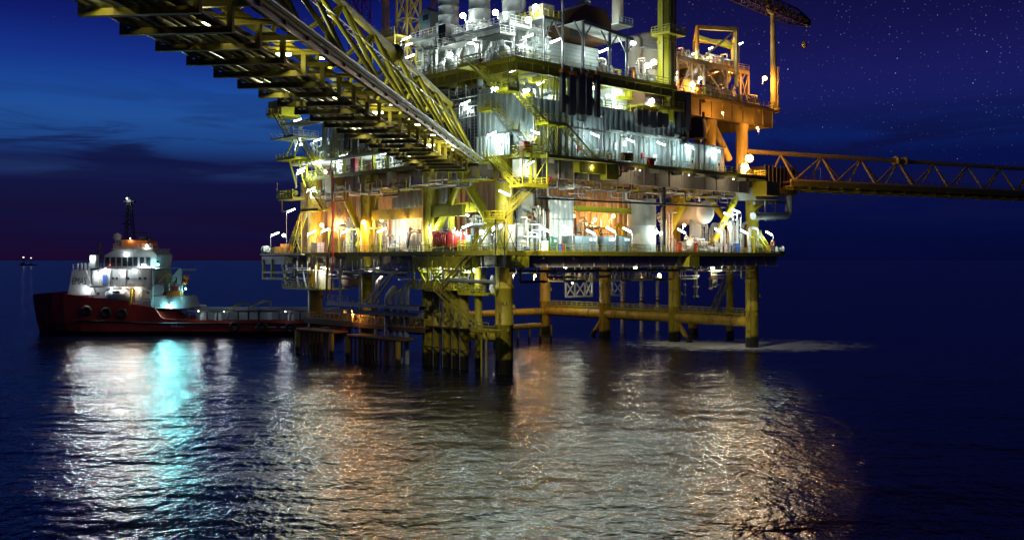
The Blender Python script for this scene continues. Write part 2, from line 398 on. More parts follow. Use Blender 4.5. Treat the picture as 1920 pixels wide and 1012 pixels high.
for i in range(3):
    b = brace([(BU, BV[i], 4.8), (BU, BV[i + 1], 4.8)], 1.08, 'leg_orange', 'horizontal_brace')
    k = MB(); rail(k, (BU - .7, BV[i] + 1.3, 5.9), (BU - .7, BV[i + 1] - 1.3, 5.9), 1.15, 1.5, .05); rail(k, (BU + .7, BV[i] + 1.3, 5.9), (BU + .7, BV[i + 1] - 1.3, 5.9), 1.15, 1.5, .05)
    k.box((BU - .75, BV[i] + 1.25, 5.86), (BU + .75, BV[i + 1] - 1.25, 5.93)); k.build('brace_walkway', 'yellow_dull', b)
    k = MB(); c = BV[i] + (BV[i + 1] - BV[i]) * (.22 if i != 1 else .8); k.ring((BU, c, 4.8), 1.1, .07, (0, 1, 0)); k.build('pipe_clamp', 'rust', b)
for i in range(3): brace([(0, AV[i], 5.0), (0, AV[i + 1], 5.0)], .62, 'leg_paint', 'horizontal_brace')
brace([(0, AV[3], 5.0), (BU, BV[3], 4.6)], .8, 'leg_orange', 'horizontal_brace')
brace([(20, 36, 3.2), (42, 36, 3.2)], .55, 'leg_orange', 'horizontal_brace')
brace([(BU, BV[2] + .4, 4.0), (BU, BV[2] + 6.2, -3)], .48); brace([(BU, BV[1] - .4, 4.2), (BU, BV[1] - 6, -3)], .5)
for k in range(8): brace([(24 + k * 3.0, 36, 3.1), (24 + k * 3.0, 36, -4)], .24, 'leg_orange', 'guide_pile', 10)
# short knee braces under the main deck, sloping from the columns
for a, b, r in (((.3, 2.6, 20.5), (0, 10.2, Z1 - .8), .68), ((BU - 24, 2.0, 19.5), (BU - 16.5, 1.0, Z1 - .8), .85), ((BU - 3, .6, Z1 - .8), (BU - 12, .6, 19), .6),
                ((0, AV[1] - 1, 20), (0, AV[1] - 9, Z1 - 1), .55), ((0, AV[2] + 1, 19.5), (0, AV[2] + 9, Z1 - 1), .55), ((BU, 3, 20), (BU, 12, Z1 - 1), .6)):
    brace([a, b], r, 'yellow', 'knee_brace')

def deck(name, u0, u1, v0, v1, z, gd, inset, edge='yellow_dull', gmat='girder', plate='concrete', rails='uUvV', beam_step=6.0, edge_h=.55):
    m = MB(); m.box((u0, v0, z - .12), (u1, v1, z)); d = m.build(name, plate, plat)
    e = MB()                                    # edge channel with lips
    for a, b in (((u0, v0), (u1, v0)), ((u0, v1), (u1, v1)), ((u0, v0), (u0, v1)), ((u1, v0), (u1, v1))):
        e.beam((a[0], a[1], z - edge_h / 2 + .03), (b[0], b[1], z - edge_h / 2 + .03), .16, edge_h)
    e.build('edge_beam', edge, d)
    for side in 'vuVU':
        g = MB(); zb = z - .15
        if side in 'vV':
            vv = v0 + inset if side == 'v' else v1 - inset; a, b = (u0 + inset, vv), (u1 - inset, vv)
        else:
            uu = u0 + inset if side == 'u' else u1 - inset; a, b = (uu, v0 + inset), (uu, v1 - inset)
        A = Vector((*a, zb)); B = Vector((*b, zb)); up = Vector((0, 0, gd))
        g.beam(A - up / 2, B - up / 2, .10, gd); g.beam(A - up, B - up, .6, .08)
        dv = (B - A); n = max(2, round(dv.length / 3.2)); nr = Vector((-dv.y, dv.x, 0)).normalized() * .26
        for i in range(n + 1):
            c = A + dv * (i / n) - up / 2; g.beam(c - nr, c + nr, .05, gd - .1, up=(0, 0, 1))
        g.build('deck_girder', gmat, d)
    n = max(2, round((u1 - u0) / beam_step))
    for i in range(1, n):
        c = u0 + (u1 - u0) * i / n; x = MB(); x.beam((c, v0 + .2, z - .55), (c, v1 - .2, z - .55), .28, .8); x.build('cross_beam', gmat, d)
    n = max(2, round((v1 - v0) / (beam_step * 1.4)))
    for i in range(1, n):
        c = v0 + (v1 - v0) * i / n; x = MB(); x.beam((u0 + .2, c, z - .9), (u1 - .2, c, z - .9), .3, 1.5); x.build('cross_beam', gmat, d)
    for sd in rails:
        r = MB(); a, b = {'v': ((u0, v0), (u1, v0)), 'V': ((u0, v1), (u1, v1)), 'u': ((u0, v0), (u0, v1)), 'U': ((u1, v0), (u1, v1))}[sd]
        rail(r, (*a, z), (*b, z), 1.15, 1.7, .04); r.build('railing', 'yellow', d)
    return d
D0 = deck('cellar_deck', -2.6, 64.5, -4.6, 58, Z0, 2.0, 1.1, edge='yellow_dull')
D1 = deck('main_deck', -1.6, 56.5, -6, 51, Z1, 2.7, 2.2)
D2 = deck('upper_deck', -1.6, 34, -4, 50, Z2, 1.5, .5, edge='yellow', gmat='yellow_dull', rails='uVv')
D3 = deck('crane_deck', 34.3, 67.5, -1.5, 34, Z2 - .05, 3.1, .9, edge='orange_steel', gmat='orange_steel', rails='UvV')
# yellow node boxes on the girders over the legs
for p, q, d in (((-3.0, AV[2] - 3.2), (-1.35, AV[2] + 1.6), D0), ((-3.0, 3.5), (-1.35, 17), D0), ((36, -5.0), (38.6, -3.3), D0), ((-2.6, -4.9), (0.2, -3.3), D0)):
    m = MB(); m.box((p[0], p[1], Z0 - 2.25), (q[0], q[1], Z0 - .6)); m.build('node_box', 'yellow', d)
m = MB(); a = uat(1085, -6.2); b = uat(1157, -6.2); m.box((a, -6.35, Z1 - 2.0), (b, -5.2, Z1 - .4)); m.box((b - 2.6, -6.5, Z1 - 2.7), (b, -5.2, Z1 - .3)); m.build('node_box', 'yellow', D1)
m = MB(); m.box((56.5, -6.1, Z1 - 3.2), (60.5, -3.2, Z1 - .7)); m.build('node_box', 'yellow', D1)
# columns between the main and upper decks, and the orange columns under the crane deck
def column(u, v, r, z0, z1, mat):
    m = MB(); m.lathe((u, v, 0), [(r, z0), (r, z1 - 1.2), (r * 1.12, z1 - 1.1), (r * 1.12, z1)], 20); return m.build('deck_column', mat, plat)
column(0.6, 6, .5, Z1, Z2 - .3, 'grey'); column(0.6, 24, .5, Z1, Z2 - .3, 'grey'); column(0.6, 44, .5, Z1, Z2 - .3, 'grey')
cB = uat(1391, .6); column(cB, .6, 1.08, Z1, Z2 - 3, 'orange_steel')
cO = uat(1331, 1.0); column(cO, 1.0, 1.05, Z1 + 4, Z2 - 3, 'orange_steel')
brace([(cO + .3, 1, Z2 - 3.5), (cO + 5.8, 1, Z1 + 3.5)], .62, 'orange_steel', 'knee_brace'); brace([(cO - .4, 1, Z2 - 4), (cO - 3.6, 1, Z1 + 6)], .6, 'orange_steel', 'knee_brace')
# long olive beams under the main deck on the left face
m = MB(); a = vat(870, -.4); b = vat(700, -.4); z = PU(780, 398, -.4)[2]; m.box((-.75, a, z - .9), (-.05, b, z + .75)); m.build('runway_beam', 'yellow_dull', plat)
m = MB(); a = vat(897, 1.4); b = vat(792, 1.4); z = PU(840, 391, 1.4)[2]; m.box((1.0, a, z - .7), (1.8, b, z + .7)); m.build('runway_beam', 'yellow', plat)
for px in (703, 797):
    m = MB(); v = vat(px, -.4); m.box((-.6, v - .35, Z0), (0, v + .35, Z1 - .6)); m.build('hanger_post', 'yellow_dull', plat)
# ------------------------------------------------------------------ access bridge from the neighbouring platform (photo's upper left)
def triangular_truss(root, nodes_y, half, top, r_top, r_chord, r_diag, y0, y1, mat, off=0.0, flip=1, chordmat=None):
    m = MB(); m.tube((0, y0 if off == 0 else nodes_y[0] - 8, top), (0, y1 - (6 if off == 0 else 0), top), r_top, 14); m.build('top_chord', chordmat or mat, root)
    for s in (-1, 1):
        m = MB(); m.tube((s * half, y0, 0), (s * half, y1, 0), r_chord, 10); m.build('bottom_chord', chordmat or mat, root)
    sp = nodes_y[1] - nodes_y[0]
    for y in nodes_y:
        for x, dy in ((half, 0), (-half, 0), (half, sp * flip), (-half, -sp * flip)):
            if not (y0 - 1 < y + dy < y1 + 1): continue
            m = MB(); m.tube((0, y, top - r_top * .5), (x, y + dy, 0), r_diag, 8); m.build('truss_brace', mat, root)
bd = 30.0; brz = -math.atan(.1055)
bridge = wthing('access_bridge', 'long yellow tubular truss footbridge carrying pipes overhead to the platform', 'bridge', (.1055 * bd - 22.3, bd, 29.75), brz)
BEND = 110.0                                       # local y of the landing
triangular_truss(bridge, [50 + 10.35 * k - bd - 20.7 for k in range(0, 11)], 3.4, 7.1, .36, .27, .19, -2, BEND, 'yellow', chordmat='yellow')
m = MB()
for x in (-3.4, 3.4): m.beam((x, -2, -.32), (x, BEND, -.32), .12, .5)
for x in (3.75, 3.95): m.tube((x, -2, .05), (x, BEND, .05), .1, 8)
m.build('edge_pipe', 'galv', bridge)
m = MB(); m.lathe((0, 70.7, 7.1), [(.36, -.35), (.85, -.34), (.85, -.1), (.36, -.09), (.36, .09), (.85, .1), (.85, .34), (.36, .35)], 16, (0, 1, 0)); m.build('flange_joint', 'olive', bridge)
for k in range(0, 27):                              # U-frames hung below, each carrying the pipes
    y = -2 + 4.12 * k
    if y > BEND - .5: break
    m = MB(); m.beam((-4.1, y, -1.62), (2.1, y, -1.62), .34, .36); m.beam((-4.1 + .15, y, -1.5), (-3.95, y, -.2), .3, .3); m.beam((1.95, y, -1.5), (1.95, y, -.2), .3, .3)
    m.beam((-4.1, y, -.25), (3.6, y, -.25), .26, .34)
    if k % 2: m.beam((-3.4, y - 4.1, -.3), (3.4, y, -.3), .12)
    m.build('pipe_support', 'olive', bridge)
rnd = random.Random(4)
for x, r, mt in ((-3.45, .16, 'galv'), (-2.9, .22, 'steel'), (-2.2, .13, 'galv'), (-1.6, .28, 'grey'), (-.8, .12, 'galv'), (-.3, .2, 'steel'), (.4, .1, 'galv'), (1.0, .25, 'rust'), (1.55, .1, 'galv')):
    m = MB(); m.tube((x, -2, -1.44 + r), (x, BEND, -1.44 + r), r, 10); m.build('bridge_pipe', mt, bridge)
for x0, x1 in ((-3.1, -2.5), (-1.9, .1), (.55, 1.7), (2.4, 3.2)):
    m = MB(); m.box((x0, -2, -.08), (x1, BEND, -.03)); m.build('walkway_grating', 'dark' if x0 != .55 else 'olive', bridge)
m = MB()
for x in (2.45, -3.05):
    rail(m, (x, -2, -.03), (x, BEND, -.03), 1.1, 2.06, .035)
m.build('railing', 'yellow', bridge)
m = MB(); m.beam((.9, -2, 4.4), (.9, BEND - 4, 4.4), .06); m.beam((1.4, -2, 4.4), (1.4, BEND - 4, 4.4), .06)
for k in range(74): m.beam((.9, -2 + k * 1.45, 4.4), (1.4, -2 + k * 1.45, 4.4), .05)
m.build('cable_ladder', 'galv', bridge)
for k in range(5):
    m = MB(); y = 6 + 17 * k; m.box((-.9, y, -1.0), (-.3, y + .5, -.6)); m.build('junction_box', 'yellow', bridge)

# ------------------------------------------------------------------ bridge leaving to the east
eb = math.atan2(.453, .891)
bridge2 = wthing('truss_bridge', 'dim orange triangular truss bridge running out over the dark water', 'bridge', (52.5, 185.7, 30.5), eb - math.pi / 2)
ny = [-3.1 + 10.1 * k for k in range(0, 9)]
triangular_truss(bridge2, ny, 3.6, 5.25, .42, .26, .2, -4, 82, 'orange_steel', off=1, flip=-1)
m = MB(); m.box((-3.4, -4, -.35), (3.4, 82, -.12)); m.build('bridge_deck', 'rust', bridge2)
for s in (-1, 1):
    m = MB(); m.beam((s * 3.6, -4, -.55), (s * 3.6, 82, -.55), .3, .9); m.build('edge_girder', 'olive', bridge2)
m = MB()
for x in (-2.2, -1.2, 0, 1.3, 2.4): m.tube((x, -4, -1.25), (x, 82, -1.25), .2, 8)
m.build('bridge_pipe', 'olive', bridge2)
for k in range(21):
    m = MB(); m.beam((-3.6, -3 + 4.1 * k, -.95), (3.6, -3 + 4.1 * k, -.95), .25, .35); m.beam((-3.5, -3 + 4.1 * k, -1.5), (3.5, -3 + 4.1 * k, -1.5), .2, .2); m.build('pipe_support', 'yellow_dull', bridge2)
for yy in (26.6, 28.9):
    m = MB(); m.lathe((0, yy, 5.25), [(.42, -.3), (.95, -.25), (.95, .25), (.42, .3)], 18, (0, 1, 0)); m.build('flange_joint', 'orange_steel', bridge2)
m = MB(); rail(m, (3.3, -4, -.1), (3.3, 82, -.1), 1.1, 2, .03); rail(m, (-3.3, -4, -.1), (-3.3, 82, -.1), 1.1, 2, .03); m.build('railing', 'rust', bridge2)
m = MB(); m.beam((2.6, 4.2, -.1), (2.6, 4.2, 2.6), .08); m.beam((2.6, 4.2, 2.6), (1.9, 4.2, 2.6), .07); m.build('lamp_pole', 'galv', bridge2)

# ------------------------------------------------------------------ stairs on the near right corner, one top-level stair tower
SV = -5.3
def P3(px, py, v=SV): return PV(px, py, v)
def landing(parent, p, q, v0, v1, mat='yellow', rails=''):
    """plate between two pixels' points p, q (same height), from v0 to v1"""
    z = (p[2] + q[2]) / 2; m = MB(); m.box((p[0], v0, z - .1), (q[0], v1, z)); o = None
    for a, b in (((p[0], v0), (q[0], v0)), ((p[0], v1), (q[0], v1)), ((p[0], v0), (p[0], v1)), ((q[0], v0), (q[0], v1))):
        m.beam((a[0], a[1], z - .18), (b[0], b[1], z - .18), .14, .3)
    o = m.build('stair_landing', mat, parent); r = MB()
    for c in rails:
        a, b = {'v': ((p[0], v0), (q[0], v0)), 'V': ((p[0], v1), (q[0], v1)), 'u': ((p[0], v0), (p[0], v1)), 'U': ((q[0], v0), (q[0], v1))}[c]
        rail(r, (*a, z), (*b, z), 1.1, 1.2, .04)
    r.build('railing', 'yellow', o); return z
st = thing('stair_tower', 'yellow zigzag outside staircase climbing from main deck to upper deck at the near corner', 'staircase', 0, 0, 0)
SY = (0, 1, 0); SX_ = (1, 0, 0)
uS = -4.2; a = PU(885, 121, uS); b = PU(936, 170, uS); flight(st, b, a, (1, 0, 0), 1.2)
m = MB(); m.box((uS - .7, a[1], a[2] - .3), (-1.6, a[1] + 2.4, a[2])); rail(m, (uS - .7, a[1], a[2]), (uS - .7, a[1] + 2.4, a[2]), 1.1, 1.1); rail(m, (uS - .7, a[1] + 2.4, a[2]), (-1.6, a[1] + 2.4, a[2]), 1.1, 1.1); m.build('stair_landing', 'yellow', st)
c = P3(964, 170); b = (uS - .7, b[1], b[2]); zl1 = landing(st, b, (c[0], 0, b[2]), -6.2, b[1], rails='vu')
d = P3(1020, 229); flight(st, d, (c[0], SV, zl1), SY, 1.2)
e = P3(1058, 229); zl2 = landing(st, d, (e[0], 0, d[2]), -6.1, -3.6, rails='vu')
g = P3(1116, 302); flight(st, (g[0], SV, Z1), (e[0], SV, zl2), SY, 1.2)
m = MB()
for uu in (d[0] + .1, (d[0] + e[0]) / 2, e[0] - .1):
    for vv in (-6.05, -3.7): m.beam((uu, vv, Z1 - .4), (uu, vv, zl2), .16)
for vv in (-6.05, -3.7):
    for k in range(2):
        z0_, z1_ = Z1 + (zl2 - Z1) * k / 2, Z1 + (zl2 - Z1) * (k + 1) / 2
        for q0, q1 in ((d[0] + .1, (d[0] + e[0]) / 2), ((d[0] + e[0]) / 2, e[0] - .1)):
            m.beam((q0, vv, z0_), (q1, vv, z1_), .09); m.beam((q1, vv, z0_), (q0, vv, z1_), .09)
m.build('tower_frame', 'yellow_dull', st)
m = MB()
for uu in (b[0] + .1, c[0] - .1):
    m.beam((uu, -6.1, zl1), (uu, -6.1, Z2 - .5), .1); m.beam((uu, -6.1, Z2 - .5), (uu + .6, -4, Z2 - .3), .1); m.beam((uu, -6.1, zl1 + 1.1), (uu + (1.6 if uu < c[0] - 1 else -1.6), -6.1, Z2 - .5), .08)
m.beam((b[0] + .1, -6.1, Z2 - .5), (c[0] - .1, -6.1, Z2 - .5), .1); m.build('hanger_frame', 'yellow_dull', st)
m = MB(); m.box((d[0] - 1.5, -7.6, Z1 - .5), (g[0] + 2, -6.1, Z1 - .05)); m.build('stair_landing', 'yellow_dull', st)
m = MB(); rail(m, (e[0], -7.5, Z1), (g[0], -7.5, Z1), 1.1, 1.6); rail(m, (g[0] + .2, -7.5, Z1), (g[0] + 2, -7.5, Z1), 1.3, .8); m.build('railing', 'yellow', st)
# lower flights
s2 = thing('stair_tower', 'yellow staircase hanging below the main deck corner down to the cellar deck', 'staircase', 0, 0, 0)
uS = -3.4; a = PU(921, 299, uS); b = PU(967, 347, uS); flight(s2, b, a, (1, 0, 0), 1.2)
m = MB(); m.box((uS - .7, a[1], a[2] - .3), (-1.6, a[1] + 3.2, a[2])); rail(m, (uS - .7, a[1], a[2]), (uS - .7, a[1] + 3.2, a[2]), 1.1, 1.1); m.build('stair_landing', 'yellow', s2)
b = (uS - .7, b[1], b[2]); SV = -7.3; c = P3(1019, 347, SV); zl3 = landing(s2, b, (c[0], 0, b[2]), -8.2, -5.6, rails='vU')
m = MB()
for uu in (b[0] + .1, (b[0] + c[0]) / 2 - .6, c[0] - .1):
    m.beam((uu, -8.1, zl3), (uu, -8.1, Z1 + .2), .14)
m.beam((b[0], -8.1, zl3), ((b[0] + c[0]) / 2 - .6, -8.1, Z1), .09); m.beam(((b[0] + c[0]) / 2 - .6, -8.1, zl3), (c[0], -8.1, Z1 - .8), .1); m.beam((b[0], -8.1, Z1 + .1), (c[0], -8.1, Z1 + .1), .16)
m.build('hanger_frame', 'yellow', s2)
a = P3(1001, 350, -6.4); b = P3(938, 412, -6.4); flight(s2, b, a, SY, 1.1, mat='yellow_dull', rmat='yellow_dull')
c = P3(922, 412, -6.4); landing(s2, (c[0], 0, b[2]), (b[0], 0, b[2]), -7.2, -4.7, rails='uv', mat='yellow_dull')
d = PU(884, 468, -5.2); flight(s2, (-5.2, d[1], Z0), (-5.2, PU(925, 412, -5.2)[1], b[2]), SX_, 1.1)
m = MB()
for px in (921, 938, 960):
    uu = uat(px, -6.4); m.beam((uu, -7.2, Z0 - 2), (uu, -7.2, b[2]), .12)
q = [uat(p, -6.4) for p in (921, 938, 960)]
for i in (0, 1): xbrace(m, (q[i], -7.2, Z0), None, (q[i + 1], -7.2, b[2]), None, .07) if False else (m.beam((q[i], -7.2, Z0), (q[i + 1], -7.2, b[2]), .07), m.beam((q[i + 1], -7.2, Z0), (q[i], -7.2, b[2]), .07))
m.build('tower_frame', 'dark', s2)
m = MB(); m.box((-6.2, -7.3, Z0 - .5), (q[2] + .5, -4.6, Z0 - .05)); m.box((-6.2, -4.6, Z0 - .5), (-2.65, d[1] + 1.6, Z0 - .05)); rail(m, (-6.1, -7.3, Z0), (-6.1, d[1] + 1.6, Z0), 1.1, 1.2); m.build('stair_landing', 'yellow_dull', s2)
# inner grey stair on the wall
s3 = thing('stair_flight', 'grey wall staircase with yellow handrails beside the blue grey ribbed wall', 'staircase', 0, 0, 0)
v3 = -4.2
uS = -2.4; a = PU(926, 203, uS); b = PU(957, 245, uS); flight(s3, b, a, (1, 0, 0), 1.0, mat='blue_grey'); m = MB(); m.box((uS - .6, a[1], a[2] - .3), (-1.2, vat(902, uS), a[2])); rail(m, (uS - .6, a[1], a[2]), (uS - .6, vat(902, uS), a[2]), 1.1, 1.1); m.build('stair_landing', 'yellow', s3)
c = PV(968, 245, v3); landing(s3, (uS - .6, 0, b[2]), (c[0], 0, b[2]), -4.8, -2.6, 'blue_grey', 'v'); d = PV(1012, 302, v3); flight(s3, (d[0], v3, Z1), (c[0], v3, b[2]), SY, 1.0, mat='blue_grey')
# stairs on the far left end, seen against the sky
SX = (1, 0, 0); uL = -2.6
s4 = thing('stair_tower', 'yellow zigzag stairs with braced landings hung on the far end of the left face', 'staircase', 0, 0, 0)
def landL(parent, pxa, pxb, z, u0=-3.6, u1=-1.4, rails='u'):
    va, vb = vat(pxa, uL), vat(pxb, uL); m = MB(); m.box((u0, va, z - .35), (u1, vb, z)); o = m.build('stair_landing', 'yellow', parent); r = MB()
    if 'u' in rails: rail(r, (u0, va, z), (u0, vb, z), 1.1, 1.3)
    if 'V' in rails: rail(r, (u0, max(va, vb), z), (u1, max(va, vb), z), 1.1, 1.1)
    r.build('railing', 'yellow', o)
T = [PU(p, q, uL) for p, q in ((517, 214), (541, 257), (558, 257), (603, 313), (529, 299), (549, 299))]
flight(s4, T[1], T[0], SX, 1.0); landL(s4, 508, 517, T[0][2], rails='uV'); landL(s4, 541, 560, T[1][2])
flight(s4, (uL, T[3][1], Z1), (uL, T[2][1], T[1][2]), SX, 1.0); landL(s4, 527, 562, T[4][2], -3.6, 2)
for pu, pd in (((551, 259), (535, 297)), ((561, 272), (549, 297)), ((543, 302), (556, 350)), ((560, 302), (572, 350))):
    m = MB(); m.beam(PU(*pu, uL), PU(*pd, uL), .22); m.build('support_strut', 'yellow', s4)
s5 = thing('stair_flight', 'bright yellow caged stair descending to the cellar deck below the leaning struts', 'staircase', 0, 0, 0)
a = PU(574, 394, -3.2); b = PU(543, 470, -3.2); flight(s5, (-3.2, b[1], Z0), a, SX, 1.1)
m = MB(); va, vb = vat(574, -3.2), vat(606, -3.2); m.box((-4.2, va, a[2] - .3), (-2, vb, a[2])); rail(m, (-4.2, va, a[2]), (-4.2, vb, a[2]), 1.1, 1.2); m.build('stair_landing', 'yellow', s5)
c = PU(590, 345, -3.2); flight(s5, (-3.2, vb - .5, a[2]), (-3.2, vat(572, -3.2), Z1), SX, 1.0)
m = MB(); m.beam((-4.2, va, a[2]), (-4.2, vat(556, -3.2), Z0), .12); m.beam((-4.2, va, Z0), (-4.2, va, a[2]), .14); m.beam((-4.2, va, Z0), (-4.2, vat(560, -3.2), Z0 + 3.6), .1); m.beam((-4.2, vat(556, -3.2), Z0), (-4.2, va, Z0 + 3.8), .1); m.build('tower_frame', 'yellow', s5)
# ------------------------------------------------------------------ lamps: every lamp a thing with its own light-giving face
def tube_lamp(px, py, pl, val, zb, where, hang=False, dr=None, ln=1.5):
    c = PV(px, py, val) if pl == 'v' else PU(px, py, val)
    d = dr or ((0, 1) if pl == 'v' else (1, 0)); rise = .42
    u, v = c[0] - d[0] * .95, c[1] - d[1] * .95; z = c[2] - rise * .75
    t = thing('tube_lamp', where, 'lamp', u, v, z, 'white tube lamps of the platform')
    D = Vector((d[0], d[1], rise)).normalized(); a = D * .28; b = D * (.28 + ln); up = Vector((0, 0, .13))
    m = MB()
    if hang: m.tube((0, 0, 0), (0, 0, min(2.5, max(.4, zb - z))), .045, 6)
    else: m.tube((0, 0, min(-.4, zb - z)), (0, 0, -.1), .05, 6)
    m.tube((0, 0, -.1), tuple(D * .3), .05, 6); m.build('lamp_pole', 'galv', t)
    m = MB(); m.beam(a + up, b + up, .34, .1); m.build('lamp_housing', 'white', t)
    m = MB(); m.path([a, a + D * .1, b - D * .1, b], .16, 8); m.build('lamp_tube', 'tube_light', t); return t
def flood(px, py, pl, val, where, mat='flood_light', r=.34, name='flood_lamp', post=1.2, face=None):
    c = PV(px, py, val) if pl == 'v' else PU(px, py, val)
    t = thing(name, where, 'lamp', *c)
    f = Vector(face or ((0, -1, -.35) if pl == 'v' else (-1, 0, -.35))).normalized()
    m = MB(); m.lathe(-f * (r * 1.3), [(r * .3, 0), (r * .62, .1), (r * .62, r * .6)], 12, tuple(f)); m.build('lamp_housing', 'galv', t)
    m = MB(); m.lathe((0, 0, 0), [(.02, -r), (r * .7, -r * .72), (r, 0), (r * .72, r * .7), (.02, r)], 12, tuple(f)); m.build('lamp_face', mat, t)
    m = MB(); b = -f * (r * 1.2); m.tube(tuple(b), (b.x, b.y, b.z - post), .05, 6); m.build('lamp_pole', 'galv', t); return t
def sodium(px, py, pl, val, where, r=.26, **k): return flood(px, py, pl, val, where, 'sodium_light', r, 'sodium_lamp', **k)
def bulb(px, py, pl, val, where, mat='tube_light', r=.2): return flood(px, py, pl, val, where, mat, r, 'bulkhead_lamp', .5)

RF = [(1003, 248, 'red locker and the staircase'), (1115, 253, 'foot of the long yellow stair'), (1182, 264, 'dark red boxes'),
      (1240, 270, 'red hose reel'), (1292, 275, 'small yellow wall stair'), (1342, 282, 'last blue grey cabin door')]
for px, py, w in RF: tube_lamp(px, py, 'v', -5.0, Z1, 'white tube lamp over the main deck railing by the ' + w)
tube_lamp(922, 252, 'u', -3.2, Z1, 'white tube lamp over the main deck railing by the grey cabin doorway')
tube_lamp(933, 260, 'u', -3.0, Z1, 'white tube lamp on a yellow bent pole before the grey cabin door')
tube_lamp(993, 307, 'v', -7.2, Z1, 'white tube lamp hung under the main deck corner inside the stair frame', True, (1, 0))
tube_lamp(946, 363, 'v', -3.6, Z1 - 1, 'white tube lamp slung under the main deck above the near leg column', True, (-.8, .5))
for px, py, v, w in ((963, 133, -1, 'under the upper deck corner beside the dark opening'), (1013, 157, 3, 'over the yellow monorail under the upper deck'), (1038, 180, 1, 'above the grey box next to the first hanging duct'),
                     (1180, 153, -2.6, 'over the white unit behind the yellow frame'), (1160, 203, -1.5, 'inside the yellow railed opening of the upper wall')):
    tube_lamp(px, py, 'v', v, Z2 - 1, 'white tube lamp ' + w, True, (1, .1))
for px, py, w in ((872, 194, 'upper of two tube lamps beside the dark cable racks'), (877, 203, 'lower of two tube lamps beside the dark cable racks')): tube_lamp(px, py, 'u', -1.0, Z1 + 6, w, False, (.8, -.4))
for px, py, w in ((924, 167, 'first small white bulb under the upper stair landing'), (931, 166, 'second small white bulb under the upper stair landing'), (984, 170, 'small white bulb beside the long yellow stair top'), (990, 169, 'small white bulb just past the long yellow stair top')):
    bulb(px, py, 'v', -6, w, r=.22)
for px, py, v, w in ((1093, 180, -1.2, 'white bulb seen between the second and third hanging ducts'), (1115, 165, -1, 'white bulb seen between the fourth and last hanging ducts'), (1140, 180, -1.5, 'white bulb at the start of the railed opening'), (1258, 190, -2.5, 'white bulb behind the tall dark ducts')): bulb(px, py, 'v', v, w, r=.3)
# left face of the main deck
for px, py, z, w, u in ((558, 226, Z1 + 8, 'on the pipe landing beside the highest far stair', 0), (596, 263, Z1 + 4, 'in front of the yellow hatch on the mezzanine', .5), (594, 304, Z1 - .5, 'at the mezzanine edge beside the far stairs', -2.4),
                        (565, 318, Z1 - 2, 'on the leaning strut, upper of the pair', -3.4), (563, 324, Z1 - 2, 'on the leaning strut, lower of the pair', -3.6), (644, 292, Z1 + 4, 'leaning off the mezzanine edge by the white ladder', -1.5),
                        (722, 285, Z1 + 2, 'at the mezzanine end close under the footbridge', -1.2), (584, 355, Z1 - 3, 'at the main deck end above the bright yellow stair', -3), (546, 395, Z0, 'high on a pole beside the bright yellow stair', -3.8)):
    tube_lamp(px, py, 'u', u, z, 'white tube lamp ' + w)
for px, py, u, w in ((564, 271, 0, 'round white bulb beside the white box on the far landing'), (610, 322, 0, 'round white bulb low among the far yellow handrails'), (633, 306, 0, 'round white bulb over the red cabinet corner'), (700, 307, .5, 'round white bulb near the last yellow portal frame')):
    bulb(px, py, 'u', u, w, r=.28)
# cellar deck, left face
for px, py, w, u in ((516, 439, 'outermost on the cellar deck end above the white winch', -3.2), (585, 436, 'over the pink box by the bright yellow leg', -2.4), (610, 432, 'close to the hanging red hose', -2.4), (647, 434, 'between the hanging hose and the yellow column', -2.4),
                     (716, 432, 'over the pale valves next to the white cabin', -2), (751, 436, 'before the white ribbed cabin wall', -2.2), (805, 425, 'above the black exhaust pipe', -1.5), (851, 432, 'over the red tank of the fire pump', -2), (876, 424, 'tilted above the yellow cage beside the fire pump', -1), (873, 436, 'lower, beside the yellow cage past the fire pump', -2)):
    tube_lamp(px, py, 'u', u, Z0, 'white tube lamp ' + w, dr=None if px < 700 else (.7, .7 if px % 2 else -.7))
bulb(532, 441, 'u', -3.2, 'round white bulb at the foot of the bright yellow stair', r=.3)
for px, py, w in ((806, 400, 'first flat white strip lamp under the long olive beam'), (872, 402, 'second flat white strip lamp under the long olive beam')): tube_lamp(px, py, 'u', .4, Z1 - 3, w, True, (0, 1), 2.2)
for px, py, w in ((903, 434, 'small white bulb on the lower staircase handrail'), (926, 428, 'small white bulb halfway up the lower staircase'), (939, 424, 'small white bulb high on the lower staircase frame')): bulb(px, py, 'v', -6.8, w, r=.24)
for px, py, w in ((603, 422, 'bright orange sodium lamp on the yellow corner leg'), (682, 417, 'bright orange sodium lamp on the yellow column behind the beam'), (756, 416, 'bright orange sodium lamp on the white cabin wall')): sodium(px, py, 'u', -1.6, w, .36)
# cellar deck, right face
for px, py, w in ((1022, 431, 'beside the white frame with ribbed wall'), (1063, 428, 'in front of the white ribbed wall'), (1108, 436, 'over the first grey cabinet'), (1145, 431, 'over the second grey cabinet'), (1176, 432, 'between third grey cabinet and the big tank'),
                  (1278, 434, 'under the white ended vessel'), (1347, 433, 'above the red valve stand near the blue drum'), (1395, 435, 'next to the rear yellow column'), (1442, 438, 'on the cellar deck end above the lifebuoy')):
    tube_lamp(px, py, 'v', -4.3, Z0, 'white tube lamp ' + w, dr=(-.95, .25))
for px, py, w in ((1365, 403, 'lower tube lamp beside the yellow brace among white pipes'), (1380, 396, 'upper tube lamp beside the yellow brace among white pipes')): tube_lamp(px, py, 'v', -1, Z0 + 4, w, dr=(-.75, .66))
for px, py, w in ((1231, 435, 'first round white bulb beside the big tank'), (1240, 437, 'second round white bulb beside the tall yellow column')): bulb(px, py, 'v', -2.5, w, r=.27)
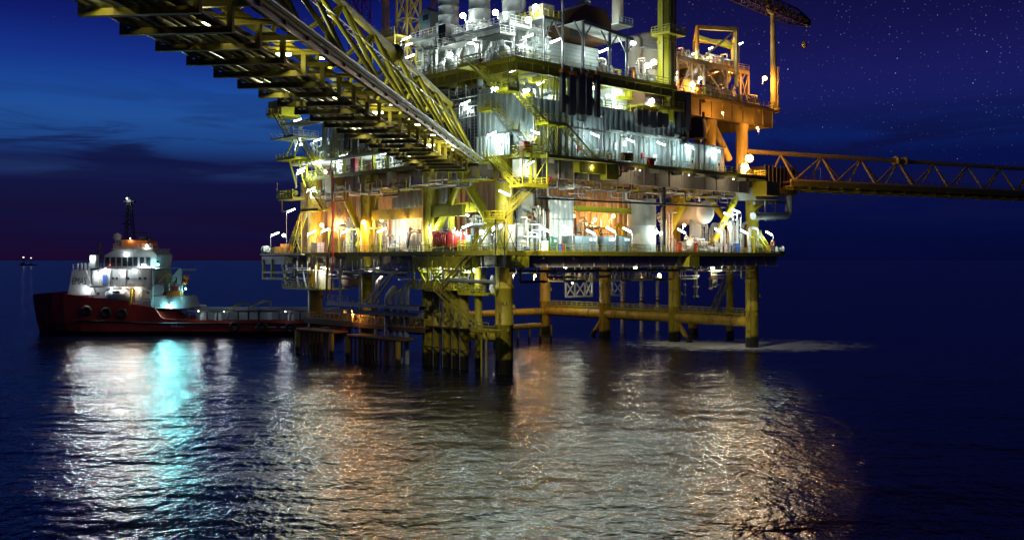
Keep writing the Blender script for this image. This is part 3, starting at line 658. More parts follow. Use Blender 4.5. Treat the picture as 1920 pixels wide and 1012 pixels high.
for px, py, v, w in ((1283, 422, -2.6, 'orange sodium lamp under the white ended vessel'), (1368, 421, -2.6, 'orange sodium lamp among the white pipes by the yellow column'), (1076, 405, 3, 'small orange sodium lamp at the edge of the orange machinery bay'), (1405, 297, -5.2, 'orange sodium lamp at the main deck end beside the round white tank')):
    sodium(px, py, 'v', v, w, .27 if px < 1400 else .7)
for px, py, v, w in ((1115, 412, 8.5, 'orange sodium lamp deep in the machinery bay behind the first cabinet'), (1150, 405, 9, 'orange sodium lamp deep in the machinery bay behind the second cabinet'), (1310, 440, 8, 'orange sodium lamp low behind the white ended vessel')): sodium(px, py, 'v', v, w, .34, face=(.2, -.6, .2))
for px, py, u, w in ((640, 415, 9, 'orange sodium lamp deep between the hanging hose and the column'), (715, 412, 9, 'orange sodium lamp deep behind the valves by the white cabin'), (790, 395, 10, 'orange sodium lamp deep behind the long olive beam')): sodium(px, py, 'u', u, w, .34, face=(-.4, 0, .2))
# below the cellar deck
for px, py, w in ((806, 496, 'first white bulb in the yellow scaffold below the cellar deck'), (827, 504, 'second white bulb in the yellow scaffold below the cellar deck'), (841, 495, 'third white bulb in the yellow scaffold below the cellar deck'), (850, 492, 'fourth white bulb in the yellow scaffold below the cellar deck'), (887, 506, 'white bulb over the conductor platform')): bulb(px, py, 'u', -2.6, w, r=.26)
flood(602, 503, 'u', -1, 'white flood lamp over the small braced platform under the far end', r=.25)
bulb(1236, 516, 'v', 40, 'round warm white bulb on the back legs under the deck', 'warm_light', .45); bulb(1075, 530, 'v', 44, 'round white bulb on the white braced frame under the deck', r=.4); bulb(1203, 521, 'v', 40, 'small orange bulb atop a white riser', 'sodium_light', .22); bulb(963, 516, 'v', -2.5, 'tiny orange bulb beside the near leg top', 'warm_light', .1)
sodium(661, 583, 'u', -3.5, 'orange sodium lamp on a pole over the boat landing', .2, post=3.5)
# upper deck
for px, py, pl, val, w in ((762, 73, 'u', 5, 'by the orange derrick legs, upper of the pair'), (769, 83, 'u', 4.6, 'by the orange derrick legs, lower of the pair'), (802, 70, 'u', 4, 'between the derrick and the first exhaust stack'), (768, 107, 'u', 0, 'above the footbridge flange'),
                           (884, 78, 'u', 1.5, 'under the stack platform edge'), (990, 69, 'u', 1.5, 'under the third stack platform'), (1040, 78, 'v', -1.5, 'on the pale module wall under the canopy'), (1131, 96, 'v', -1.0, 'between the canopy posts')):
    tube_lamp(px, py, pl, val, Z2 + 3, 'white tube lamp ' + w, dr=(.8, -.5))
for px, py, pl, val, w in ((844, 104, 'u', 1, 'white flood lamp among the pale braces under the second stack'), (991, 38, 'u', 2, 'white flood lamp beside the third stack'), (1187, 81, 'v', 1, 'white flood lamp by the orange tank'), (1226, 117, 'v', -4.2, 'white flood lamp beside the crane pedestal, upper'), (1214, 123, 'v', -3.4, 'white flood lamp beside the crane pedestal, lower'), (1313, 147, 'v', 2, 'large white flood lamp in the orange lit module'), (868, 30, 'u', 4, 'white flood lamp between the far and middle stacks'), (929, 24, 'u', 4, 'white flood lamp between the middle and near stacks'), (1004, 14, 'v', -1.5, 'white flood lamp high beside the near stack'), (1222, 190, 'v', -3.9, 'white flood lamp at the base of the brown box')):
    flood(px, py, pl, val, w, r=.45 if px < 1300 else .3)
for px, py, w in ((1333, 91, 'beside the first post of the orange frame'), (1302, 101, 'at the outer corner of the orange lit module roof'), (1390, 82, 'under the yellow beam of the orange frame')): tube_lamp(px, py, 'v', 4, Z2 + 9, 'white tube lamp ' + w, dr=(1, .2), ln=1.3)
for px, py, w in ((1268, 137, 'upper tube lamp between crane pedestal and orange lit module'), (1267, 149, 'lower tube lamp between crane pedestal and orange lit module')): tube_lamp(px, py, 'v', -.5, Z2, w, dr=(.8, .5))
for px, py, w in ((1134, 30, 'upper small white bulb by the orange chimney'), (1134, 41, 'lower small white bulb by the orange chimney')): bulb(px, py, 'v', 3, w, r=.3)
sodium(1298, 159, 'v', -.8, 'orange sodium lamp with flare at the edge of the crane deck', .5); sodium(1434, 147, 'v', -1.0, 'single orange sodium lamp beside the tall boom rest post', .42)
sodium(1345, 130, 'v', 7, 'orange sodium lamp deep inside the orange lit module', .7, face=(0, -.5, -.4)); sodium(1215, 100, 'v', 9, 'orange sodium lamp behind the orange tank', .6, face=(0, -.5, .4)); sodium(1330, 112, 'v', 8, 'orange sodium lamp under the orange lit roof', .65, face=(0, -.6, .4))
sodium(1355, 212, 'v', -3.5, 'orange sodium lamp hung before the crane deck girder', .2, face=(0, .6, .6)); sodium(1420, 240, 'v', -3.2, 'orange sodium lamp near the orange deck columns', .22, face=(-.4, .6, .3))
# bridge lamps; those among the pipes are added to brighten the underside
BQ = Matrix.Translation((.1055 * bd - 22.3, bd, 29.75)) @ Matrix.Rotation(brz, 4, 'Z')
for i, (x, y, z, w) in enumerate(((-2.4, 41, 3.3, 'lamp under the cable ladder of the footbridge, high near the top of the picture'), (-2.3, 54, 3.3, 'lamp under the cable ladder of the footbridge, between the first pair of braces'), (-2.2, 66, 3.1, 'first lamp under the cable ladder of the footbridge, nearest the open water end'), (-2.2, 78, 3.1, 'second lamp under the cable ladder of the footbridge, near its flange'), (-1.5, 90, 2.6, 'third lamp under the cable ladder of the footbridge'), (-1.5, 100, 2.6, 'fourth lamp on the footbridge, before its steep end'), *[((1.4, -2.4, -.2)[k % 3], 8 + 8.24 * k, -.85, 'added fill lamp among the pipes under the footbridge, %s from the picture top edge' % ORD[k]) for k in range(11)])):
    t = wthing('bridge_and_fill_lamp', 'white ' + w, 'lamp', BQ @ Vector((x, y, z)), brz)
    m = MB(); m.box((-.5, -.14, .06), (.5, .14, .14)); m.build('lamp_housing', 'white', t); m = MB(); m.path([(-.45, 0, 0), (.45, 0, 0)], .12, 8); m.build('lamp_tube', 'added_bridge_light' if z < 0 else 'bridge_top_light', t)
    m = MB(); m.beam((0, 0, .14), (0, 0, .5 if z < 0 else 1.2), .06); m.build('lamp_bracket', 'galv', t)

# two floodlights added under the footbridge landing to brighten the legs and conductors
for i, (loc, aim, pw, cone, w) in enumerate(((( 3.0, 84, -.5), (2, 143, 3), 15000, 64, 'floodlight under the footbridge landing aimed at the conductor pipes'), ((3.0, 88, -.5), (36, 193, 5), 70000, 36, 'floodlight under the footbridge landing aimed at the back legs'))):
    p = BQ @ Vector(loc); t = wthing('flood_lamp', 'added yellowish fill ' + w, 'lamp', p); d = (Vector(aim) - p).normalized()
    m = MB(); m.lathe(-d * .35, [(.12, 0), (.32, .2), (.32, .3)], 12, tuple(d)); m.build('lamp_housing', 'galv', t); m = MB(); m.lathe(-d * .06, [(.3, 0), (.02, .02)], 12, tuple(d)); m.build('lamp_face', 'added_bridge_light', t); m = MB(); m.beam(-d * .3, -d * .3 + Vector((0, 0, .6)), .07); m.build('lamp_bracket', 'galv', t)
    lt = bpy.data.lights.new('added_beam', 'SPOT'); lt.energy = pw; lt.spot_size = R(cone); lt.spot_blend = .8; lt.color = (1.0, .9, .6); lt.shadow_soft_size = .25
    lo = bpy.data.objects.new('added_beam', lt); COL.objects.link(lo); lo.parent = t; lo.location = d * .12; lo.rotation_euler = d.to_track_quat('-Z', 'Y').to_euler()

for i, (u, v, w) in enumerate(((47, -1.5, 'under the cellar deck before the rightmost near leg'), (46, 15, 'under the cellar deck before the second right leg'), (46, 33, 'under the cellar deck before the third right leg'), (48, 50, 'under the cellar deck before the orange back leg'), (-2.2, 28, 'under the cellar deck above the grey riser pipes'), (-2.2, 44, 'under the cellar deck by the hanging hoses'))):  # added lamps under the cellar deck that brighten the legs
    t = thing('added_deckhead_lamp', 'added warm fill lamp ' + w, 'lamp', u, v, Z0 - 2.5); q = 1.4 if u > 40 else .8; m = MB(); m.lathe((0, 0, 0), [(.02, -.24 * q), (.2 * q, -.15 * q), (.24 * q, .05), (.2 * q, .12)], 12); m.build('lamp_face', 'added_under_light', t, ); m = MB(); m.lathe((0, 0, 0), [(.3, .12), (.3, .3), (.1, .32), (.1, 1.2)], 12); m.build('lamp_housing', 'galv', t)

for px, w in ((1110, 'between the near corner and the yellow node box'), (1200, 'beside the dark red drain pipe'), (1292, 'under the small yellow wall stair'), (1375, 'under the last cabin')):  # small added lamps that brighten the main deck girder
    u = uat(px, -6.35); t = thing('added_deckhead_lamp', 'tiny added lamp under main deck edge ' + w, 'lamp', u, -6.35, Z1 - .95); m = MB(); m.lathe((0, 0, 0), [(.02, -.11), (.1, -.05), (.11, .05)], 8); m.build('lamp_face', 'added_under_light', t); m = MB(); m.lathe((0, 0, .05), [(.14, 0), (.14, .12), (.05, .14), (.05, .5)], 8); m.build('lamp_housing', 'galv', t)
sodium(1003, 517, 'v', 48, 'orange sodium lamp at the top of the orange back leg under the deck', .32)
# ------------------------------------------------------------------ walls, cabins and modules
def door(parent, u0, u1, v, z0, h=2.1, mat='white', name='door', win=True, face=-1):
    """door leaf on a wall facing -v, proud of it"""
    m = MB(); m.box((u0, v, z0 + .05), (u1, v + face * .06, z0 + h)); d = m.build(name, mat, parent)
    f = MB(); w = .09
    f.box((u0 - w, v, z0), (u0, v + face * .1, z0 + h + w)); f.box((u1, v, z0), (u1 + w, v + face * .1, z0 + h + w)); f.box((u0, v, z0 + h), (u1, v + face * .1, z0 + h + w)); f.build('door_frame', 'grey', d)
    if win: m = MB(); c = (u0 + u1) / 2; m.box((c - .2, v + face * .06, z0 + 1.25), (c + .2, v + face * .075, z0 + 1.75)); m.build('door_window', 'glass', d)
    m = MB(); m.box((u1 - .18, v + face * .06, z0 + 1.0), (u1 - .06, v + face * .14, z0 + 1.08)); m.build('door_handle', 'dark', d); return d
VW = -2.6
uA, uB, uC = -1.0, uat(985, VW), uat(1292, VW); zT = PV(1140, 206, VW)[2]
mod = thing('equipment_building', 'long blue grey ribbed steel building filling the main deck behind its railing', 'building', 0, 0, 0)
m = MB(); m.corr((uA, VW), (uB, VW), Z1, zT + 1.6, .22, 1.3, .25); m.corr((uB, VW), (uC, VW), Z1, zT, .26, 1.15, .25); m.build('ribbed_wall', 'blue_grey', mod)
m = MB(); m.corr((uA, 4.6), (uA, VW + .3), Z1, zT + 1.6, .2, 1.2, .2); m.build('ribbed_wall', 'blue_grey', mod); m = MB(); m.corr((uC, VW + .3), (uC, 14), Z1, zT, .2, 1.2, .2); m.build('ribbed_wall', 'blue_grey', mod)
m = MB(); m.box((uA, VW, zT + .02), (uC, 16, zT + .2)); m.build('roof', 'grey', mod)
for px, w in ((1178, 1.1), (1225, 1.0), (1080, .9)):
    u = uat(px, VW); door(mod, u - w / 2, u + w / 2, VW - .27, Z1, 2.3, 'white')
m = MB(); a, b = uat(1150, -3.9), uat(1272, -3.9); z = PV(1200, 251, -3.9)[2]; m.box((a, -3.9, z - .15), (b, VW - .05, z + .12))
for i in range(8):
    u = a + (b - a) * i / 7; m.beam((u, -3.8, z - .1), (u, VW - .2, z - 1.3), .1)
m.build('wall_ledge', 'grey', mod)
for px, py in ((1063, 268), (1152, 272)):
    p = PV(px, py, VW); m = MB(); m.box((p[0] - .25, VW - .3, p[2] - .3), (p[0] + .25, VW - .27, p[2] + .3)); m.box((p[0] - .25, VW - .3, p[2] - .75), (p[0] + .25, VW - .27, p[2] - .4)); m.build('safety_sign', 'cabin_sign' if 'cabin_sign' in MT else 'white', mod)
rnd0 = random.Random(3)
for px in (1000, 1046, 1094, 1130, 1164, 1209, 1256, 1280):
    u = uat(px, VW - .4); hh = zT - rnd0.uniform(.3, 4); m = MB(); m.pipe([(u, VW - .4, Z1), (u, VW - .4, hh), (u + rnd0.choice((-1.4, 1.4)), VW - .4, hh)], .09, 6); m.build('wall_pipe', rnd0.choice(('galv', 'white', 'rust')), mod)
for px, dz in ((1012, 1.4), (1085, 1.6), (1120, 1.3), (1170, 3.0), (1205, 1.5), (1262, 1.6)):
    u = uat(px, VW - .3); m = MB(); m.box((u - .3, VW - .5, Z1 + dz), (u + .3, VW - .27, Z1 + dz + .8)); m.build('junction_box', rnd0.choice(('white', 'cabinet', 'red')), mod)
m = MB(); a, b = uat(1000, VW - .4), uat(1140, VW - .4); m.box((a, VW - .6, Z1 + 4.6), (b, VW - .27, Z1 + 4.75)); [m.tube((a, VW - .35 - k * .08, Z1 + 4.8), (b, VW - .35 - k * .08, Z1 + 4.8), .035, 5) for k in range(3)]; m.build('cable_tray', 'galv', mod)
cab = thing('deck_cabin', 'small grey corner cabin with a lit doorway at the head of the footbridge', 'cabin', 0, 0, 0)
uK = -1.9; a, b = vat(893, uK), vat(955, uK); z = PU(912, 257, uK)[2]
m = MB(); m.corr((uK, a), (uK, b), Z1, z, .1, .8, .12); m.build('ribbed_wall', 'blue_grey', cab); m = MB(); m.corr((-1.1, a), (uK, a), Z1, z, .1, .8, .12); m.build('ribbed_wall', 'blue_grey', cab)
m = MB(); m.box((uK - .2, b - .2, z), (-1.1, a + .15, z + .15)); m.build('roof', 'grey', cab)
c = vat(942, uK); m = MB(); m.box((uK - .18, c - .5, Z1 + .05), (uK - .1, c + .5, Z1 + 2.2)); d = m.build('door', 'white', cab); m = MB(); m.box((uK - .24, c - .62, Z1), (uK - .1, c - .5, Z1 + 2.3)); m.box((uK - .24, c + .5, Z1), (uK - .1, c + .62, Z1 + 2.3)); m.box((uK - .24, c - .5, Z1 + 2.2), (uK - .1, c + .5, Z1 + 2.3)); m.build('door_frame', 'steel', d); m = MB(); m.box((uK - .2, c - .2, Z1 + 1.2), (uK - .18, c + .2, Z1 + 1.75)); m.build('door_window', 'glass', d)
cab2 = thing('deck_cabin', 'blue grey cabin with two doors protruding at the far end of the main deck wall', 'cabin', 0, 0, 0)
a, b = uat(1292, -4.4), uat(1358, -4.4); z = PV(1300, 270, -4.4)[2]
m = MB(); m.corr((a, -4.4), (b, -4.4), Z1, z, .1, 1.3, .12); m.corr((a, 2), (a, -4.3), Z1, z, .1, .9, .12); m.build('ribbed_wall', 'blue_grey', cab2)
m = MB(); m.corr((b, -4.3), (b, 4), Z1, z, .1, .9, .12); m.build('ribbed_wall', 'cabinet', cab2)
m = MB(); m.box((a - .2, -4.7, z), (b + .15, 4, z + .16)); m.build('roof', 'dark', cab2)
for px in (1296, 1346): u = uat(px, -4.4); door(cab2, u - .5, u + .6, -4.52, Z1, 2.25)
# open level above the main deck building
open_ = thing('equipment_module', 'pale open equipment bay under the upper deck with a yellow railed edge', 'module', 0, 0, 0)
a, b = uat(1000, 5), uat(1250, 5); m = MB(); m.corr((a, 5), (b, 5), zT + .2, Z2 - .3, .12, 1.2, .2); m.build('ribbed_wall', 'white', open_)
m = MB(); a, b = uat(1110, VW), uat(1205, VW); rail(m, (a, VW, zT + .2), (b, VW, zT + .2), 1.2, 1.4, .045); m.build('railing', 'yellow', open_)
m = MB(); p = PV(1148, 158, 0); q = PV(1176, 200, 0); m.box((p[0], 0, zT + .2), (q[0], 3.5, p[2])); m.build('wall_panel', 'white', open_)
m = MB(); p = PV(1164, 163, -1); q = PV(1192, 185, -1)
m.box((p[0], -1, q[2] - .3), (q[0], .5, q[2] + .1)); m.box((p[0] + 1.2, -1, p[2] - .3), (q[0], -.6, p[2] + .1)); m.box((q[0] - 1.5, -1, q[2]), (q[0] - .8, .4, p[2])); m.build('hoist_frame', 'yellow', open_)
bx = thing('equipment_housing', 'tall dark brown box jutting out between white units under the upper deck', 'housing', 0, 0, 0)
p = PV(1209, 160, -3.4); q = PV(1240, 200, -3.4); m = MB(); m.box((p[0], -3.4, q[2]), (q[0], 1, p[2])); m.build('box_shell', 'brown', bx)
m = MB()
for k in range(5): m.beam((p[0] + .3, -3.46, q[2] + .5 + k * .7), (q[0] - .3, -3.46, q[2] + .5 + k * .7), .12, .3)
m.build('louvre', 'dark', bx); m = MB(); m.box((p[0] - .6, -3.8, q[2] - .3), (q[0] + 5.5, 1, q[2])); rail(m, (q[0], -3.7, q[2]), (q[0] + 5.4, -3.7, q[2]), 1.1, 1.3); m.build('base_platform', 'olive', bx)
bx = thing('equipment_housing', 'grey box with pale front standing behind the hanging ducts', 'housing', 0, 0, 0)
p = PV(1029, 189, -.5); q = PV(1060, 214, -.5); m = MB(); m.box((p[0], -.5, zT), (q[0], 3, p[2])); m.build('box_shell', 'cabinet', bx); m = MB()
for k in range(4): m.box((p[0] + .2, -.56, zT + .5 + k * .55), (q[0] - .2, -.5, zT + .7 + k * .55))
m.build('louvre', 'grey', bx)
# dark flat ducts hanging in a row
for i, (x0, x1, y0, y1, red) in enumerate(((1054, 1061, 136, 212, 1), (1069, 1081, 140, 217, 1), (1086, 1098, 141, 216, 0), (1100, 1111, 144, 218, 1), (1119, 1126, 140, 222, 1))):
    p = PV(x0, y0, -4.7); q = PV(x1, y1, -4.7)
    d = thing('hanging_duct', ('narrow dark hanging duct, first of the five beside the staircase', 'broad dark hanging duct with red cap, second of the five', 'broad dark hanging duct without cap, third of the five', 'broad dark hanging duct with red cap, fourth of the five', 'narrow dark hanging duct with hooked foot, last of the five')[i], 'duct', p[0], -4.7, p[2], 'dark ducts hanging below the upper deck')
    w = q[0] - p[0]; h = p[2] - q[2]; m = MB(); m.prism([(0, 0, 0), (w, 0, 0), (w, 0, -h + .4), (w * .75, 0, -h), (w * .2, 0, -h), (0, 0, -h + .25)], (0, .55, 0)); m.build('duct_body', 'duct', d)
    if red: m = MB(); m.box((-.08, -.1, 0), (w + .08, .65, .5)); m.build('duct_cap', 'orange', d)
    m = MB(); m.tube((w / 2, .28, 0), (w / 2, .28, 1.2), .18, 8); m.build('duct_neck', 'grey', d)
    if i in (1, 3): m = MB(); m.lathe((-.6 if i == 1 else w + .1, .4, -h * .62), [(.75, -.1), (.75, .1)], 14, (0, 1, 0)); m.build('fan_housing', 'steel', d)
for i, (x0, x1, y0, y1) in enumerate(((1195, 1203, 206, 236), (1205, 1216, 207, 239), (1220, 1231, 209, 241), (1233, 1243, 212, 240), (1244, 1254, 214, 240))):
    p = PV(x0, y0, -4.6); q = PV(x1, y1, -4.6)
    d = thing('hanging_duct', 'dark short duct, %s of five below the brown box' % ORD[i], 'duct', p[0], -4.6, p[2], 'short dark ducts on the wall')
    w = q[0] - p[0]; h = p[2] - q[2]; m = MB(); m.prism([(0, 0, 0), (w, 0, 0), (w, 0, -h + .5), (w * .8, 0, -h), (.3, 0, -h), (0, 0, -h + .4)], (0, .7, 0)); m.build('duct_body', 'duct', d)
    m = MB(); m.box((0, -.05, 0), (w, .75, .15)); m.build('duct_cap', 'orange' if i in (0, 2) else 'dark', d)
for i, (x0, x1, y0, y1, w_) in enumerate(((1276, 1284, 170, 240, 'first of the tall dark ducts beside the crane deck'), (1287, 1296, 172, 245, 'second of the tall dark ducts beside the crane deck'))):
    p = PV(x0, y0, -3.6); q = PV(x1, y1, -3.6); d = thing('hanging_duct', 'tall dark duct, ' + w_, 'duct', p[0], -3.6, p[2], 'tall ducts beside the crane deck'); m = MB(); m.box((0, 0, q[2] - p[2]), (q[0] - p[0], 1.2, 0)); m.build('duct_body', 'duct', d); m = MB(); m.pipe([(.6, .6, q[2] - p[2]), (.6, .6, q[2] - p[2] - 1.2), (-1.4, .6, q[2] - p[2] - 1.2)], .4); m.build('duct_elbow', 'duct', d)
d = thing('storage_tank', 'black round topped tank on the roof beside the orange columns', 'tank', uat(1308, -1), -1, zT - 2.2); m = MB(); m.lathe((0, 0, 0), [(1.5, 0), (1.5, 2.6), (1.2, 3.3), (.5, 3.7), (.05, 3.8)], 18); m.build('tank_shell', 'dark', d); m = MB(); m.tube((.3, -1.0, 3.2), (.3, -1.0, 4.4), .25, 8); m.build('vent_pipe', 'rust', d)

# inner walls that close the decks off behind the machinery
def inner_wall(label, pl, val, a, b, z0, z1, mat, pitch=1.4):
    t = thing('blast_wall', label, 'wall', 0, 0, 0); m = MB()
    if pl == 'v': m.corr((a, val), (b, val), z0, z1, .18, pitch, .2)
    else: m.corr((val, b), (val, a), z0, z1, .18, pitch, .2)
    m.build('ribbed_wall', mat, t); m = MB(); z = z1 - 1.5
    if pl == 'v': m.beam((a, val - .3, z), (b, val - .3, z), .3, .45); m.beam((a, val - .3, z0 + 3), (b, val - .3, z0 + 3), .25, .3)
    else: m.beam((val - .3, a, z), (val - .3, b, z), .3, .45); m.beam((val - .3, a, z0 + 3), (val - .3, b, z0 + 3), .25, .3)
    m.build('wall_girt', 'yellow_dull', t); return t
inner_wall('tall brown lit wall behind the pipework on the cellar deck left face', 'u', 13, 5, 57, Z0, Z1 - .3, 'cream_wall')
inner_wall('orange lit ribbed wall at the back of the machinery bay behind the grey cabinets', 'v', 11.5, uat(960, 11.5), 44, Z0, Z1 - .3, 'cream_wall')
inner_wall('warm lit wall closing the far end of the cellar deck behind the corner leg', 'v', 57, 1, 13, Z0, Z1 - .3, 'cream_wall')
inner_wall('dim grey wall behind the pipe racks of the main deck left face', 'u', 12, 16, 50, Z1, Z2 - .3, 'steel')
inner_wall('pale wall behind the mezzanine pipework at the far end of the main deck', 'v', 47, 2, 14, Z1, Z2 - .3, 'grey')

# white ribbed cabin on the cellar deck left face
w = thing('ribbed_cabin', 'white ribbed container like cabin on the cellar deck next to the long exhaust pipe', 'cabin', 0, 0, 0)
a, b = vat(796, 1.8), vat(735, 1.8); m = MB(); m.corr((1.8, b), (1.8, a), Z0, Z1 - 1.2, .22, 1.1, .2); m.build('ribbed_wall', 'white', w); m = MB(); m.corr((2, a), (7, a), Z0, Z1 - 1.2, .2, 1.1, .2); m.build('ribbed_wall', 'white', w); m = MB(); m.box((1.8, a, Z1 - 1.2), (7, b, Z1 - 1)); m.build('roof', 'grey', w)
m = MB(); p = PU(740, 455, 1.54); m.box((1.5, p[1] - .3, p[2] - .4), (1.54, p[1] + .3, p[2] + .4)); m.build('safety_sign', 'blue', w)
w = thing('ribbed_cabin', 'white ribbed panel wall unit between white frame and orange machinery bay', 'cabin', 0, 0, 0)
a, b = uat(1030, 0.2), uat(1075, 0.2); zt = PV(1050, 369, 0.2)[2]; m = MB(); m.corr((a, 0.2), (b, 0.2), Z0, zt, .24, 1.0, .2); m.corr((b, 0.2), (b, 8), Z0, zt, .2, 1.0, .2); m.build('ribbed_wall', 'white', w); m = MB(); m.box((a, 0.1, PV(1050, 411, 0.2)[2] - .08), (b, -0.1, PV(1050, 411, 0.2)[2] + .08)); m.build('wall_girt', 'grey', w)
# grey wall piece behind the lower staircase
w = thing('blast_wall', 'pale grey panel standing behind the lower staircase under the main deck', 'wall', 0, 0, 0); a, b = uat(976, 1), uat(1000, 1); m = MB(); m.box((a, 1, Z0), (b, 1.4, Z1 - .4)); m.build('wall_panel', 'grey', w); m = MB(); m.box((a - .1, .9, Z0), (a + .1, 1.5, Z1 - .4)); m.box((b - .1, .9, Z0), (b + .1, 1.5, Z1 - .4)); m.build('wall_post', 'steel', w)

# ------------------------------------------------------------------ upper deck: pale module, brown box, canopy, chimneys
up = thing('equipment_module', 'pale green grey machinery module on the upper deck behind slim canopy posts', 'module', 0, 0, 0)
vM = 2.0; a, b = uat(1002, vM), uat(1122, vM); zt = PV(1020, 72, vM)[2]
m = MB(); m.box((a, vM, Z2), (b, vM + 9, zt)); m.build('wall_panel', 'grey', up)
m = MB()
for k in range(9): m.beam((a, vM - .03, Z2 + .6 + k * (zt - Z2) / 9), (b, vM - .03, Z2 + .6 + k * (zt - Z2) / 9), .06, .05)
m.build('panel_seam', 'steel', up)
for px in (1035, 1043): u = uat(px, vM); door(up, u - .5, u + .5, vM - .01, Z2, 2.1, 'white')
m = MB(); m.beam((uat(1032, 1.5), 1.5, Z2), (uat(1032, 1.5), 1.5, Z2 + 2.5), .1); rail(m, (uat(1030, 1.4), 1.4, Z2), (uat(1048, 1.4), 1.4, Z2), 1.1, .7, .05); m.build('door_rail', 'yellow', up)
ib = thing('intake_housing', 'big brown angular intake housing on top of the pale upper module', 'housing', 0, 0, 0)
p = [PV(x, y, vM - 1) for x, y in ((1057, 68), (1057, 22), (1092, 8), (1136, 18), (1146, 45), (1146, 82))]
m = MB(); m.prism(p, (0, 8, 0)); m.build('box_shell', 'brown', ib); m = MB(); q = PV(1070, 68, vM - 1.2); r_ = PV(1086, 42, vM - 1.2); m.box((q[0], vM - 1.1, q[2]), (r_[0], vM - 1.02, r_[2])); m.build('louvre', 'dark', ib)
m = MB(); m.beam(PV(1048, 22, vM - 1.2), PV(1094, 9, vM - 1.2), .5, .3); m.build('roof_edge', 'cream', ib)
can = thing('steel_canopy', 'grey steel canopy frame with knee braced posts along the upper deck edge', 'canopy', 0, 0, 0)
vc = -3.0; m = MB(); z = PV(1120, 47, vc)[2]; ua, ub = uat(1093, vc), uat(1186, vc); m.beam((ua, vc, z), (ub, vc, z - 1.0), .5, .5); m.build('canopy_beam', 'steel', can)
m = MB(); m.prism([(ua, vc + .3, z + .05), (ub, vc + .3, z - .95), (ub, vc + .3, z - .8), (ua, vc + .3, z + .2)], (0, 5, 0)); m.build('canopy_roof', 'white', can)
for px in (1093, 1143, 1175):
    u = uat(px, vc); t_ = (u - ua) / (ub - ua); m = MB(); m.tube((u, vc, Z2), (u, vc, z - t_), .24, 10); m.build('canopy_post', 'galv', can); m = MB()
    for s in (-1, 1): m.beam((u, vc, z - t_ - 2.6), (u + s * 1.9, vc, z - t_ - .2), .18)
    m.build('knee_brace', 'galv', can)
can = thing('steel_canopy', 'tall pale canopy frame with raised railed platform beside the third stack', 'canopy', 0, 0, 0)
vc = -2; z = PV(1040, 35, vc)[2]; m = MB()
for px in (1020, 1055, 1094): u = uat(px, vc); m.tube((u, vc, Z2), (u, vc, z + (3 if px == 1055 else 0)), .2, 8)
m.build('canopy_post', 'galv', can); m = MB(); ua, ub = uat(1018, vc), uat(1058, vc); m.box((ua, vc, z - .3), (ub, vc + 5, z)); m.build('platform_floor', 'steel', can); m = MB()
for s in (-1, 1): u = uat(1038, vc); m.beam((uat(1038 + s * 16, vc), vc, z - 3), (u, vc, z - .3), .18)
m.build('knee_brace', 'galv', can); m = MB(); m.box((ua + 1, vc + 1, z), (ub - 1, vc + 4, z + 2.2)); m.build('equipment_box', 'cream', can)
m = MB(); rail(m, (ua, vc, z), (ub, vc, z), 1.1, 1.2, .05); rail(m, (ua, vc, z), (ua, vc + 5, z), 1.1, 1.2, .05); m.build('railing', 'yellow', can)
def chimney(px, y1, r, v, label, mat, base):
    p = PV(px, y1, v); t = thing('chimney', label, 'chimney', p[0], v, base); h = p[2] - base; m = MB(); m.lathe((0, 0, 0), [(r * 1.15, 0), (r * 1.15, .4), (r, .5), (r, h * .55), (r * 1.06, h * .55 + .02), (r * 1.06, h * .55 + .3), (r, h * .55 + .32), (r, h), (r * .9, h)], 20); m.build('flue', mat, t)
    m = MB(); m.ring((0, 0, h - .2), r, .12); m.build('rim', mat, t); m = MB(); rail(m, (-r - .8, -r - .8, .1), (r + .8, -r - .8, .1), 1.1, 1, .04); m.box((-r - .9, -r - .9, -.1), (r + .9, r + .9, .08)); m.build('base_platform', 'grey', t)
chimney(1095, 2, .95, vM + 3, 'short cream chimney rising out of the brown intake housing', 'cream', zt + 2.5); chimney(1158, -60, .95, vM + 2, 'tall cream chimney with a joint ring beside the canopy', 'cream', PV(1158, 50, vM + 2)[2])
